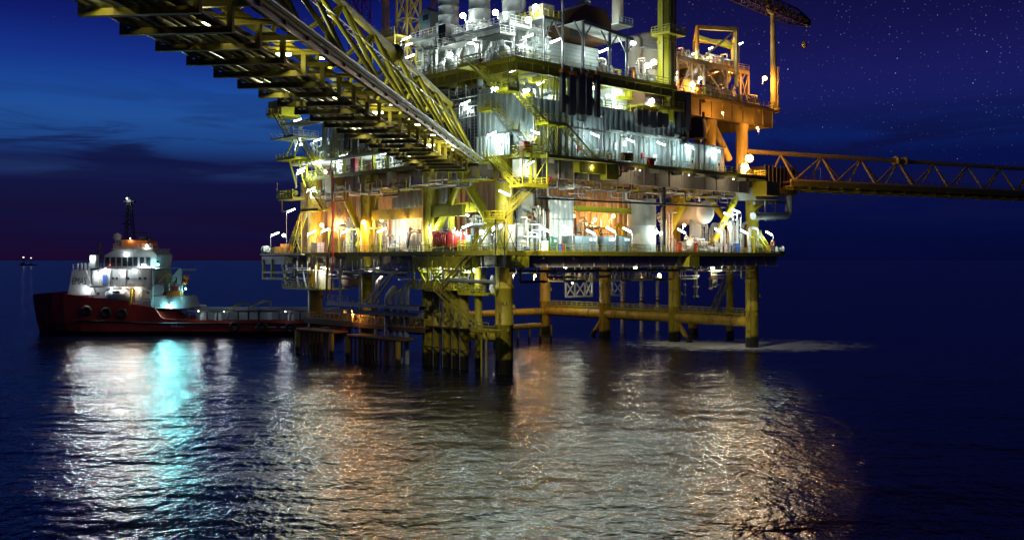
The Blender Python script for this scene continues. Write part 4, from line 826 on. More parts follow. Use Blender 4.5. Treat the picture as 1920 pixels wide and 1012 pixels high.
# exhaust stacks
SU = 7.0
for i, (px, rr, yb, lab) in enumerate(((841, 1.62, 66, 'far grey exhaust stack with stepped bands next to the derrick'), (899, 1.68, 62, 'middle grey exhaust stack between its two neighbours'), (964, 1.75, 48, 'near grey exhaust stack with dark lower shroud'))):
    p = PU(px, yb, SU); t = thing('exhaust_stack', lab, 'exhaust stack', SU, p[1], p[2], 'grey exhaust stacks'); H_ = 58.5 - p[2]; m = MB(); prof = [(rr * .96, 0)]
    for k in range(4): z0_ = H_ * k / 4; prof += [(rr * (1 + .03 * (k % 2)), z0_ + .02), (rr * (1 + .03 * (k % 2)), z0_ + H_ / 4 - .12), (rr * 1.07, z0_ + H_ / 4 - .1), (rr * 1.07, z0_ + H_ / 4)]
    m.lathe((0, 0, 0), prof + [(rr * .7, H_ + 1.2)], 24); m.build('stack_shell', 'grey', t)
    m = MB(); m.box((-rr * .9, -rr * 1.5, -4.0), (rr * 1.1, rr * 1.2, .3)); m.prism([(-rr * .95, -rr * 1.45, .3), (rr * 1.05, -rr * 1.45, .3), (rr * .5, -rr * .6, 2.2), (-rr * .4, -rr * .6, 2.2)], (0, rr * 2.2, 0)); m.build('stack_base', 'white' if i < 2 else 'steel', t)
    m = MB(); x = rr + .35
    for k in range(2): m.beam((-rr * .5 + k * .5, -x, -3), (-rr * .5 + k * .5, -x, H_), .05)
    for k in range(int((H_ + 3) / .4)): m.beam((-rr * .5, -x, -3 + k * .4), (-rr * .5 + .5, -x, -3 + k * .4), .04)
    for k in range(int(H_ / 1.0)): m.ring((-rr * .25, -x - .3, k * 1.0 + .5), .42, .03, n=10, m=4)
    m.build('ladder', 'galv', t)
    f = thing('stack_support', ('white braced frame carrying the far exhaust stack', 'white braced frame carrying the middle exhaust stack', 'white braced frame with wide railed platform carrying the near exhaust stack')[i], 'frame', SU, p[1], Z2, 'white frames under the exhaust stacks'); hz = p[2] - Z2 - 1.0
    m = MB(); w_ = 3.4
    for x in (-3.4, 2.4):
        for y in (-w_, w_): m.beam((x, y, 0), (x, y, hz), .4)
    m.build('frame_post', 'white', f); m = MB()
    for y in (-w_, w_): m.beam((-3.4, y, 0), (0, y, hz), .3); m.beam((2.4, y, 0), (0, y, hz), .3)
    m.beam((-3.4, -w_, 0), (-3.4, 0, hz), .34); m.beam((-3.4, w_, 0), (-3.4, 0, hz), .34); m.build('frame_brace', 'white', f)
    m = MB(); m.box((-4.6, -w_ - .6, hz - .35), (2.8, w_ + .6, hz)); g = m.build('frame_platform', 'white', f); m = MB(); rail(m, (-4.6, -w_ - .6, hz), (-4.6, w_ + .6, hz), 1.2, 1.2, .05); rail(m, (-4.6, -w_ - .6, hz), (2.8, -w_ - .6, hz), 1.2, 1.2, .05); m.build('railing', 'white', g)
    m = MB(); m.box((-1.6, -1.5, 0), (1.4, 1.5, 2.4)); m.lathe((0, 0, 2.4), [(1.2, 0), (1.2, hz - 3.0)], 16); m.build('duct_transition', 'white' if i < 2 else 'steel', f)
d = thing('equipment_housing', 'black square intake box on a railed stand below the far stack', 'housing', *PU(838, 80, 2.2)); m = MB(); m.box((-1, -.9, 0), (1, .9, 2.6)); m.build('box_shell', 'dark', d); m = MB(); m.box((-1.3, -1.2, -.25), (1.3, 1.2, 0)); rail(m, (-1.3, -1.2, 0), (-1.3, 1.2, 0), 1.1, .8); m.tube((0, 0, -.2), (0, 0, -2.5), .3, 8); m.build('box_stand', 'grey', d)

# ------------------------------------------------------------------ crane pedestal, boom, rest post
vp = -2.2; up_ = uat(1249, vp)
ped = thing('crane_pedestal', 'thick yellow crane pedestal rising off the upper deck with a railed balcony', 'crane pedestal', up_, vp, Z1 + 8)
m = MB(); m.lathe((0, 0, 0), [(1.38, 0), (1.38, 12.6), (1.5, 12.7), (1.5, 13.1), (1.38, 13.2), (1.38, 26)], 10); o = m.build('pedestal_column', 'yellow', ped)
for pp in o.data.polygons: pp.use_smooth = False
z = PV(1249, 62, vp - 1)[2] - Z1 - 8; m = MB(); m.box((-1.9, -2.3, z - .25), (2.3, 1.5, z)); o = m.build('balcony_floor', 'yellow', ped); m = MB(); rail(m, (-1.9, -2.3, z), (2.3, -2.3, z), 1.2, .8, .06); rail(m, (2.3, -2.3, z), (2.3, 1.5, z), 1.2, .8, .06); rail(m, (-1.9, -2.3, z), (-1.9, 1.5, z), 1.2, .8, .06); m.build('railing', 'yellow', o)
m = MB()
for k in (0, .5): m.beam((1.45, -.9 + k, 6), (1.45, -.9 + k, 26), .06)
for k in range(50): m.beam((1.45, -.9, 6 + k * .4), (1.45, -.4, 6 + k * .4), .05)
m.build('ladder', 'galv', ped)
m = MB()
for a_ in (200, 250, 300): m.tube((1.5 * math.cos(R(a_)), 1.5 * math.sin(R(a_)), 2), (1.5 * math.cos(R(a_)), 1.5 * math.sin(R(a_)), 26), .09, 6)
m.build('cable_conduit', 'dark', ped)
pp_ = PV(1452, 200, -1.0); pt = PV(1443, 22, -1.0)
post = thing('boom_rest_post', 'tall orange post with a curved cradle holding the crane boom', 'post', pp_[0], -1.0, Z2 - .1)
hp = pt[2] - Z2; dx = (pt[0] - pp_[0]) * .35; m = MB(); m.tube((0, 0, 0), (dx, 0, hp), .72, 16, r2=.42); m.build('post_tube', 'orange_steel', post)
m = MB(); m.path([(dx - 1.9, 0, hp + 1.1), (dx - 1.4, 0, hp + .35), (dx - .6, 0, hp), (dx + .6, 0, hp), (dx + 1.4, 0, hp + .35), (dx + 1.9, 0, hp + 1.1)], .35, 8); m.build('boom_cradle', 'orange_steel', post); m = MB(); m.lathe((0, 0, -.2), [(1.2, 0), (1.2, .5), (.8, .6)], 16); m.beam((0, -.75, .4), (0, -.75, 8), .12); m.beam((.4, -.75, .4), (.4, -.75, 8), .12); m.build('post_base', 'orange_steel', post)
boom = thing('crane_boom', 'dark rusty lattice crane boom tip resting on the tall orange post', 'crane boom', 0, 0, 0)
bA = Vector(PV(1345, -30, -1.0)); bB = Vector(PV(1516, 44, -1.0)); dB = (bB - bA).normalized(); n_ = dB.cross(Vector((0, 1, 0))).normalized(); hh = 1.15
def bp(t, i, j): 
    k = hh * (1 if t < .8 else 1 - (t - .8) * 3.2); return bA + (bB - bA) * t + n_ * (k * i) + Vector((0, k * j, 0))
m = MB()
for i in (-1, 1):
    for j in (-1, 1): m.path([bp(0, i, j), bp(.8, i, j), bp(1, i, j)], .16, 6)
m.build('boom_chord', 'rust', boom); m = MB(); K = 14
for k in range(K):
    t0, t1 = k / K, (k + 1) / K
    for j in (-1, 1): m.beam(bp(t0, -1, j), bp(t1, 1, j), .13); m.beam(bp(t0, 1, j), bp(t1, -1, j), .13); m.beam(bp(t1, -1, j), bp(t1, 1, j), .1)
    for i in (-1, 1): m.beam(bp(t0, i, -1), bp(t1, i, 1), .13); m.beam(bp(t1, i, -1), bp(t1, i, 1), .1)
m.build('boom_lacing', 'rust', boom); m = MB(); m.lathe(bB - dB * .4, [(.75, -.25), (.75, .25)], 16, (0, 1, 0)); m.build('boom_sheave', 'orange_steel', boom); m = MB(); m.box(bA + dB * 9 - Vector((1.5, 1.0, 1.0)), bA + dB * 10 + Vector((1.5, 1.0, .6))) if False else m.beam(bA + dB * 2 + n_ * .9, bB - dB * 1 + n_ * .3, 1.6, .12); m.build('boom_walkway', 'dark', boom)
pk = Vector(PV(1508, 84, -1.0)); hk = thing('crane_hook', 'small orange hook block hanging from the crane boom tip', 'crane hook', *pk); m = MB(); m.lathe((0, 0, 0), [(.1, -.7), (.45, -.4), (.55, .1), (.3, .5), (.08, .7)], 12); m.build('hook_block', 'orange_steel', hk); m = MB(); m.tube((-.1, 0, .5), (-.1, 0, bB.z - pk.z), .035, 5); m.tube((.1, 0, .5), (.1, 0, bB.z - pk.z), .035, 5); m.build('hoist_wire', 'dark', hk); m = MB(); m.path([(0, 0, -.7), (.2, 0, -1.0), (.05, 0, -1.25), (-.2, 0, -1.1)], .07, 6); m.build('hook', 'dark', hk)

# ------------------------------------------------------------------ orange lit module on the crane deck
om = thing('process_module', 'orange lit two storey open steel module with pipework on the crane deck', 'module', 0, 0, 0)
v0_, v1_ = 3.0, 13.0; u0_, u1_ = uat(1268, v0_), uat(1404, v0_); zr = PV(1340, 124, v0_)[2]
posts = [u0_ + .3, uat(1296, v0_), uat(1320, v0_), uat(1362, v0_), uat(1387, v0_), u1_ - .3]
for u in posts:
    for v in (v0_, v1_): m = MB(); m.beam((u, v, Z2), (u, v, zr), .45); m.build('module_post', 'module_paint', om)
m = MB()
for v in (v0_, v1_): m.beam((u0_, v, zr), (u1_, v, zr), .4, .6)
for u in posts: m.beam((u, v0_, zr), (u, v1_, zr), .35, .5)
m.build('roof_beam', 'module_paint', om); m = MB(); m.box((u0_, v0_, zr + .3), (u1_, v1_, zr + .4)); rail(m, (u0_, v0_, zr + .4), (u1_, v0_, zr + .4), 1.1, 1.5, .05); m.build('roof_grating', 'module_paint', om); m = MB()
for i in (0, 1, 3, 4): m.beam((posts[i], v0_, Z2 + .2), (posts[i + 1], v0_, zr - .3), .25); 
for i in (2, 4): m.beam((posts[i + 1], v0_, Z2 + 1.2), (posts[i], v0_, zr - .3), .25)
for u in posts[1:5]: m.beam((u, v0_, zr - 2.2), (u + 1.6, v0_, zr - .3), .2); m.beam((u, v0_, zr - 2.2), (u - 1.6, v0_, zr - .3), .2)
m.build('module_brace', 'module_paint', om); m = MB()
m.corr((u0_ + 1, v1_ - 1), (u1_ - 6, v1_ - 1), Z2, zr - .4, .1, 1.0, .1); m.build('ribbed_wall', 'module_paint', om)
gf = thing('hoist_frame', 'tall open orange gantry frame on top of the orange lit module', 'gantry', 0, 0, 0); vf, vg = 3.0, 11.0
ua, ub = uat(1320, vf), uat(1362, vf); ztop = PV(1340, 58, vf)[2]; uz = uat(1362, vf) + 8.6
P4 = [(ua, vf), (ub, vf), (ub + 3.2, vg - 4), (ua + 2, vg)]
fr = [PV(1322, 64, vf), PV(1370, 52, vf)]
m = MB(); B0 = Vector((ua, vf + 1.5, zr + .4)); B1 = Vector((ub, vf - 2.2, zr + .4)); B2 = Vector((ub + 8.5, vf + 4.5, zr + .4)); B3 = Vector((ua + 8.5, vf + 8.5, zr + .4)); H4 = Vector((0, 0, ztop - zr))
for b_ in (B0, B1, B2, B3): m.beam(b_ - Vector((0, 0, 4)) if b_ == B1 else b_, b_ + H4, .5)
m.build('frame_post', 'orange_steel', gf); m = MB()
for x, y in ((B0, B1), (B1, B2), (B2, B3), (B3, B0)): m.beam(x + H4, y + H4, .55, .7)
m.build('frame_beam', 'orange_steel', gf); m = MB(); m.beam(B0, B1 + H4, .28); m.beam(B2 + H4 * .1, B1 + (B2 - B1) * .2 + H4 * .55, .28); m.beam(B1 + H4 * .7, B1 + (B2 - B1) * .15 + H4, .25); m.beam(B2 + H4 * .7, B2 + (B1 - B2) * -.12 + H4, .25); m.build('frame_brace', 'orange_steel', gf)
m = MB(); m.beam(B0 + (B3 - B0) * .3 + H4 * .84, B2 + (B1 - B2) * -.05 + H4 * .86, .5, .7); m.build('runway_beam', 'yellow', gf)
for px, py, r, l, lab, mt in ((1349, 150, 1.5, 3.4, 'round ended orange lit drum vessel inside the open steel module', 'module_paint'), (1300, 135, .9, 3, 'small pale drum vessel inside the open steel module', 'white')):
    p = PV(px, py, 6); t = thing('pressure_vessel', lab, 'vessel', *p); m = MB(); m.lathe((0, 0, 0), [(.1, -l / 2 - r * .5), (r * .7, -l / 2 - r * .35), (r, -l / 2), (r, l / 2), (r * .7, l / 2 + r * .35), (.1, l / 2 + r * .5)], 20, (.5, 1, 0)); m.build('vessel_shell', mt, t); m = MB()
    m.box((-r * .8, -l * .35, -r - 1.0), (r * .8, -l * .25, -r * .3)); m.box((-r * .8, l * .25, -r - 1.0), (r * .8, l * .35, -r * .3)); m.build('saddle', 'steel', t); m = MB(); m.tube((0, 0, r * .9), (0, 0, r + .8), .2, 8); m.lathe((0, 0, r + .8), [(.35, 0), (.35, .15)], 10); m.build('nozzle', mt, t)
# orange tank and modules behind the canopy
p = PV(1212, 90, 6); t = thing('storage_tank', 'orange lit dome topped tank behind the crane pedestal', 'tank', *p); m = MB(); m.lathe((0, 0, 0), [(2.1, -5), (2.1, 1.6), (1.7, 2.2), (.8, 2.6), (.05, 2.7)], 22); m.build('tank_shell', 'cream', t); m = MB(); rail(m, (-3.4, -2.4, -.6), (2.6, -2.4, -.6), 1.1, 1, .05); m.box((-3.5, -2.5, -.8), (2.7, 2, -.6)); m.build('base_platform', 'grey', t)
m = MB(); m.lathe((-3.2, 0, -4), [(1.3, 0), (1.3, 5.0), (.9, 5.5), (.05, 5.7)], 18); m.build('side_drum', 'cream', t); m = MB(); m.tube((1.4, -1.2, -2), (1.4, -1.2, 2.4), .22, 8); m.build('vent_pipe', 'cream', t)
# ------------------------------------------------------------------ particular equipment
def T3(name, label, cat, p, group=None, rz=0): return thing(name, label, cat, p[0], p[1], p[2], group, rz)
def one(o, mbs):
    for nm, mat, fn in mbs: m = MB(); fn(m); m.build(nm, mat, o)
# three grey cabinets in front of the machinery bay
for x0, x1, dp, lab in ((1077, 1121, 3.2, 'widest dark grey cabinet with two vent windows, beside the ribbed panel wall'), (1132, 1154, 2.2, 'middle dark grey cabinet with two vent windows'), (1161, 1183, 2.2, 'dark grey cabinet with two vent windows close to the big tank')):
    p = PV(x0, 472, -2.6); q = PV(x1, 443, -2.6); t = T3('electrical_cabinet', lab, 'cabinet', (p[0], -2.6, Z0), 'grey cabinets'); w = q[0] - p[0]; h = q[2] - Z0
    m = MB(); m.box((0, 0, .12), (w, dp, h)); m.build('cabinet_shell', 'cabinet', t)
    m = MB(); m.box((.05, .05, 0), (w - .05, dp - .05, .12)); m.build('plinth', 'dark', t)
    n = 3 if w > 4 else 2
    for k in range(n): m = MB(); m.box((w * k / n + .06, -.05, .2), (w * (k + 1) / n - .06, 0, h - .12)); d = m.build('cabinet_door', 'cabinet', t); m = MB(); m.box((w * (k + 1) / n - .22, -.1, h * .45), (w * (k + 1) / n - .14, -.05, h * .55)); m.build('door_handle', 'galv', d)
    for k in (0, 1): c = w - (.75 + k * .85) * (1 if w > 4 else .8); m = MB(); m.box((c - .28, -.08, h * .70), (c + .28, -.05, h * .88)); m.build('vent_window', 'white', t)
p = PV(1203, 472, 1.2); t = T3('storage_tank', 'big pale upright cylinder tank, half orange lit, beside the grey cabinets', 'tank', (p[0], 1.2, Z0)); zt_ = PV(1203, 374, 1.2)[2] - Z0
one(t, [('tank_shell', 'grey', lambda m: m.lathe((0, 0, 0), [(2.35, 0), (2.35, zt_ * .5), (2.37, zt_ * .5 + .02), (2.37, zt_ * .5 + .08), (2.35, zt_ * .5 + .1), (2.35, zt_)], 28)), ('manway', 'grey', lambda m: (m.ring((1.05, -2.2, 3.6), .5, .08, (.45, -1, 0)), m.lathe((1.05, -2.15, 3.6), [(.46, 0), (.46, .12)], 16, (.45, -1, 0)))), ('base_ring', 'steel', lambda m: m.lathe((0, 0, 0), [(2.6, 0), (2.6, .18)], 28))])
# white ended vessel
p = PV(1325, 398, -2.2); t = T3('pressure_vessel', 'huge horizontal vessel with a bright white domed end under the main deck', 'vessel', p)
one(t, [('vessel_shell', 'cream', lambda m: m.lathe((0, 0, 0), [(2.02, .5), (2.02, 9)], 28, (.1, 1, 0))), ('vessel_end', 'white', lambda m: m.lathe((0, 0, 0), [(2.02, .5), (1.95, .15), (1.6, -.25), (1.0, -.5), (.05, -.6)], 28, (.1, 1, 0))), ('saddle', 'steel', lambda m: m.box((-1.6, 2, -4.2), (1.2, 2.4, -1.2))), ('seam_ring', 'cream', lambda m: m.ring((.2, 2, 0), 2.03, .06, (.1, 1, 0), 24))])
# yellow monorail in the machinery bay
z = PV(1140, 394, 1.5)[2]; t = thing('monorail_beam', 'orange lit yellow monorail beam across the machinery bay', 'beam', uat(1074, 1.5), 1.5, z); w = uat(1209, 1.5) - uat(1074, 1.5)
one(t, [('beam_web', 'yellow', lambda m: (m.box((0, -.05, -.4), (w, .05, .4)), m.box((0, -.25, .36), (w, .25, .44)), m.box((0, -.25, -.44), (w, .25, -.36)))), ('hanger', 'steel', lambda m: [m.beam((k * w / 4 + .5, 0, .4), (k * w / 4 + .5, 0, Z1 - z - .5), .15) for k in range(4)]), ('trolley', 'yellow_dull', lambda m: (m.box((w - 2.2, -.4, -.6), (w - 1.2, .4, -.1)), m.tube((w - 1.7, 0, -.6), (w - 1.7, 0, -1.2), .12)))])
# white frame unit, green box, small things
p = PV(966, 472, -2.8); q = PV(1012, 421, -2.8); t = T3('equipment_skid', 'white framed equipment skid with side tank next to the lower staircase', 'skid', (p[0], -2.8, Z0)); w = q[0] - p[0]; h = q[2] - Z0
one(t, [('skid_frame', 'white', lambda m: ([m.beam((x, y, 0), (x, y, h), .18) for x in (0, w * .5, w) for y in (0, 2.6)], [m.beam((0, y, z_), (w, y, z_), .16) for y in (0, 2.6) for z_ in (.1, h * .55, h)])), ('wall_panel', 'white', lambda m: m.box((.1, .3, .2), (w * .48, 2.4, h - .1))), ('side_tank', 'grey', lambda m: m.lathe((w * .74, 1.3, .2), [(.9, 0), (.9, h * .5), (.5, h * .62), (.05, h * .64)], 16)), ('pump', 'blue', lambda m: m.lathe((w * .4, -.5, .45), [(.3, -.5), (.35, .5), (.15, .8)], 12, (1, 0, 0))), ('pipe', 'galv', lambda m: (m.pipe([(w * .7, .2, .2), (w * .7, .2, h * .8), (w, .2, h * .8)], .12), m.pipe([(w * .9, .1, .2), (w * .9, .1, h * .7), (w * .5, .1, h * .7)], .1)))])
p = PV(1036, 472, -3); t = T3('control_box', 'small dark green control box before the white ribbed panel wall', 'box', (p[0], -3, Z0)); one(t, [('box_shell', 'green', lambda m: m.box((0, 0, .3), (1.0, .9, 2.2))), ('box_legs', 'steel', lambda m: m.box((.1, .1, 0), (.9, .8, .3))), ('box_door', 'green', lambda m: m.box((.1, -.05, .5), (.9, 0, 2.0))), ('dial', 'white', lambda m: m.box((.3, -.08, 1.4), (.7, -.05, 1.75)))])
for px, w_, h_, mt, lab in ((1024, .9, 1.5, 'white', 'small white control box beside the green one'), (1052, .5, 1.0, 'blue', 'little blue box at the foot of the white ribbed panel wall'), (1056, .35, 1.1, 'red', 'slim red box at the foot of the white ribbed panel wall'), (1308, .5, 1.6, 'red', 'slim red cabinet under the white ended vessel'), (1383, 1.0, 1.7, 'blue', 'bright blue drum box near the rear yellow column'), (1275, .7, 1.5, 'red', 'dark red box by the tall yellow column foot'), (1366, .8, 1.4, 'pink_white', 'pinkish box between the white pipes and the blue drum box'), (1444, .5, 1.4, 'orange', 'orange life ring box at the cellar deck end')):
    p = PV(px, 472, -3.2); t = T3('control_box', lab, 'box', (p[0], -3.2, Z0)); one(t, [('box_shell', mt, lambda m: m.box((-w_ / 2, 0, .15), (w_ / 2, .6, h_))), ('box_lid', mt, lambda m: m.box((-w_ / 2 - .05, -.05, h_), (w_ / 2 + .05, .65, h_ + .08))), ('box_feet', 'dark', lambda m: m.box((-w_ / 2 + .05, .05, 0), (w_ / 2 - .05, .55, .15)))])
# fire pump and exhaust
p = PU(836, 472, -.6); t = T3('fire_pump', 'bright red diesel fire pump engine on its skid behind the railing', 'pump', (p[0], p[1], Z0 + .1))
one(t, [('skid', 'dark', lambda m: m.box((-.8, -3.0, 0), (.9, 2.4, .5))), ('engine_block', 'red', lambda m: (m.box((-.7, -1.2, .9), (.7, 1.5, 2.5)), m.box((-.5, -.8, 2.5), (.5, 1.0, 3.1)), m.lathe((0, 1.5, 1.9), [(.9, 0), (.9, .35), (.5, .5)], 16, (0, 1, 0)))), ('radiator', 'red', lambda m: m.box((-.9, 1.7, .8), (.9, 2.1, 3.1))), ('engine_pipes', 'red', lambda m: [m.pipe([(-.75, -.9 + k * .5, 1.0), (-.95, -.9 + k * .5, 1.6), (-.75, -.9 + k * .5, 2.6), (0, -.9 + k * .5, 2.9)], .09) for k in range(5)]), ('air_filter', 'dark', lambda m: m.lathe((-.4, -.6, 3.3), [(.3, -.5), (.3, .5)], 12, (0, 1, 0))), ('flywheel', 'dark', lambda m: m.lathe((-.2, -1.9, 1.0), [(.6, 0), (.6, .4)], 16, (0, 1, 0)))])
p = PU(858, 452, -.6); t = T3('fuel_tank', 'glossy red square fuel tank beside the fire pump engine', 'tank', p); one(t, [('tank_shell', 'red', lambda m: m.box((-.9, -1.5, -.9), (.8, 1.3, 1.4))), ('tank_legs', 'dark', lambda m: [m.beam((x, y, Z0 - p[2]), (x, y, -.8), .12) for x in (-.7, .6) for y in (-1.3, 1.1)]), ('filler_cap', 'galv', lambda m: m.lathe((0, 0, 1.4), [(.2, 0), (.2, .2)], 10))])
pa, pb, pc_ = PU(830, 436, -.4), PU(768, 433, -.4), PU(762, 455, -.4); t = thing('exhaust_pipe', 'long black exhaust pipe on stands running off the red fire pump', 'pipe', 0, 0, 0)
one(t, [('pipe_run', 'dark', lambda m: m.pipe([pa, pb, (pb[0], pc_[1], pc_[2] - 1)], .26, 10, 1.0)), ('pipe_elbow', 'galv', lambda m: m.pipe([(pb[0] - .1, pb[1] - .5, pb[2] + .1), (pb[0] - .1, pc_[1], pb[2] + .1), (pb[0] - .1, pc_[1], Z0 + .5)], .34, 10, 1.0)), ('pipe_flange', 'red', lambda m: (m.ring((pb[0] - .1, pb[1] - .4, pb[2] + .1), .36, .1, (0, 1, 0)), m.ring(pa, .32, .1, (0, 1, 0)))), ('pipe_stand', 'yellow', lambda m: [m.beam((pa[0], pa[1] + k * (pb[1] - pa[1]) / 3, Z0), (pa[0], pa[1] + k * (pb[1] - pa[1]) / 3, pa[2]), .14) for k in (1, 2)])])
t = T3('guard_cage', 'yellow barred guard cage next to the red fuel tank', 'cage', (-1.6, vat(882, -1.6), Z0)); one(t, [('cage_bars', 'yellow', lambda m: [m.beam((0, k * .35, 0), (0, k * .35, 1.7), .08) for k in range(9)]), ('cage_rail', 'yellow', lambda m: (m.beam((0, 0, 1.7), (0, 2.8, 1.7), .1), m.beam((0, 0, .1), (0, 2.8, .1), .1), m.beam((0, 2.8, 1.7), (1.4, 2.8, 1.7), .1))), ('drum', 'cabinet', lambda m: m.lathe((.8, 1.2, 0), [(.55, 0), (.55, 2.3), (.4, 2.5)], 14))])
# hanging hose and lines
a, b = PU(623, 318, -2.9), PU(612, 560, -2.9); t = thing('hanging_hose', 'pair of long dark red hoses hanging past the cellar deck towards the boat', 'hose', 0, 0, 0); c1 = PU(625, 410, -2.9); c2 = PU(616, 480, -2.9)
one(t, [('hose', 'rust', lambda m: m.path([a, PU(626, 360, -2.9), c1, PU(620, 445, -2.9), c2, PU(613, 520, -2.9), b], .2, 8)), ('hose', 'red', lambda m: m.path([PU(622, 330, -3.2), PU(624, 400, -3.2), PU(624, 470, -3.2), PU(622, 530, -3.2), PU(620, 555, -3.2)], .13, 8)), ('hose_saddle', 'galv', lambda m: m.box((a[0] - .3, a[1] - .5, a[2] - .2), (a[0] + .6, a[1] + .5, a[2] + .2))), ('derrick_strut', 'yellow', lambda m: (m.beam(PU(620, 322, -2.6), PU(626, 232, 0), .22), m.beam(PU(628, 322, -2.6), PU(632, 232, 0), .22)))])
# lifebuoys
def lifebuoy(px, py, pl, val, lab, mt='orange'):
    c = PV(px, py, val) if pl == 'v' else PU(px, py, val); ax = (0, 1, 0) if pl == 'v' else (1, 0, 0); t = T3('lifebuoy', lab, 'lifebuoy', c); m = MB(); m.ring((0, 0, 0), .5, .13, ax, 18); m.build('buoy_ring', mt, t); m = MB()
    for k in range(4):
        a_ = k * math.pi / 2 + .6; d = Vector((math.cos(a_), 0, math.sin(a_))) if pl == 'v' else Vector((0, math.cos(a_), math.sin(a_))); m.ring(d * .5, .14, .035, d.cross(Vector(ax)), 8, 4)
    m.build('buoy_band', 'white', t)
lifebuoy(1143, 294, 'v', -6.1, 'red and white lifebuoy on the main deck railing beside the long stair foot', 'red'); lifebuoy(968, 286, 'v', -6.0, 'dark lifebuoy on the railing near the red locker', 'yellow_dull'); lifebuoy(1449, 456, 'v', -4.7, 'orange lifebuoy on the pole at the cellar deck end')
p = PV(988, 299, -5.2); t = T3('storage_locker', 'dark red upright locker on the main deck corner', 'locker', (p[0], -5.2, Z1)); one(t, [('locker_shell', 'red', lambda m: m.box((-.6, 0, 0), (.6, .8, 1.75))), ('locker_door', 'red', lambda m: (m.box((-.55, -.05, .08), (-.02, 0, 1.68)), m.box((.02, -.05, .08), (.55, 0, 1.68))))])
p = PV(1011, 283, -5.4); t = T3('valve_station', 'yellow painted valve station by the staircase foot on the main deck', 'valve', (p[0], -5.4, Z1)); one(t, [('valve_body', 'yellow', lambda m: (m.lathe((0, 0, 1.9), [(.5, -.6), (.6, 0), (.5, .6)], 12), m.tube((0, 0, 0), (0, 0, 1.4), .2))), ('pipe', 'rust', lambda m: (m.pipe([(-1.6, 0, 0), (-1.6, 0, 1.4), (-.2, 0, 1.4)], .14), m.pipe([(-1.1, .3, 0), (-1.1, .3, 1.9), (0, .3, 1.9)], .12))), ('handwheel', 'yellow', lambda m: m.ring((0, -.7, 1.9), .4, .05, (0, 1, 0)))])
for k, (px, w_) in enumerate(((1173, 1.0), (1183, 1.0))): p = PV(px, 294, -5.9); t = T3('hose_box', ('dark red hose box on the railing, nearer the lifebuoy', 'dark red hose box on the railing, nearer the hose reel')[k], 'box', p, 'dark red hose boxes'); one(t, [('box_shell', 'rust', lambda m: m.box((-.5, 0, -.55), (.5, .5, .55))), ('box_lid', 'red', lambda m: m.box((-.53, -.05, .5), (.53, .53, .6))), ('box_foot', 'dark', lambda m: (m.beam((-.4, .2, Z1 - p[2]), (-.4, .2, -.5), .08), m.beam((.4, .2, Z1 - p[2]), (.4, .2, -.5), .08)))])
p = PV(1220, 303, -5.9); t = T3('hose_reel', 'bright red hose reel on the main deck railing', 'hose reel', p); one(t, [('reel_disc', 'red', lambda m: (m.lathe((0, -.25, 0), [(.62, 0), (.62, .06)], 18, (0, 1, 0)), m.lathe((0, .2, 0), [(.62, 0), (.62, .06)], 18, (0, 1, 0)))), ('reel_hub', 'red', lambda m: m.lathe((0, -.2, 0), [(.4, 0), (.4, .4)], 14, (0, 1, 0))), ('reel_stand', 'galv', lambda m: m.beam((0, 0, Z1 - p[2]), (0, 0, -.3), .12))])
# round white tank and dark landing shelter at the east end
p = PV(1394, 303, -3.5); t = T3('storage_tank', 'rounded white tank at the foot of the orange deck column', 'tank', (p[0], -3.5, Z1)); one(t, [('tank_shell', 'white', lambda m: m.lathe((0, 0, 0), [(1.0, 0), (1.0, 1.6), (.8, 2.1), (.3, 2.35), (.02, 2.4)], 18)), ('pipe', 'dark', lambda m: m.pipe([(-.6, -1.1, 0), (-.6, -1.1, 1.0), (.5, -1.2, 1.2), (1.6, -1.2, .2)], .09)), ('gauge', 'red', lambda m: m.lathe((.3, -.98, 1.2), [(.16, 0), (.16, .08)], 10, (0, -1, 0)))])
p = PV(1434, 350, -3.5); q = PV(1490, 318, -3.5); t = T3('landing_shelter', 'black slatted windbreak shelter where the far bridge meets the platform', 'shelter', p); w = q[0] - p[0]; h = q[2] - p[2]
one(t, [('shelter_wall', 'black', lambda m: (m.box((0, 0, 0), (w, .15, h)), m.box((0, 0, 0), (.15, 8, h)), m.box((w - .15, 0, 0), (w, 4, h)))), ('shelter_post', 'dark', lambda m: [m.beam((k * w / 8, -.1, -.4), (k * w / 8, -.1, h + .35), .2, .2) for k in range(9)]), ('shelter_floor', 'olive', lambda m: m.box((-.3, -.3, -1.2), (w + .3, 8, -.02))), ('shelter_bracket', 'grey', lambda m: m.prism([(-3.2, -.25, -.3), (-3.2, -.25, -2.4), (w * .55, -.25, -2.2), (w * .62, -.25, -1.2), (0, -.25, -1.2), (0, -.25, -.3)], (0, 5, 0)))])
t = thing('duct_pipe', 'big grey elbowed pipe reaching out below the far bridge landing', 'pipe', 0, 0, 0); P_ = [PV(x, y, -2.5) for x, y in ((1412, 405), (1472, 404), (1480, 396), (1480, 366))]
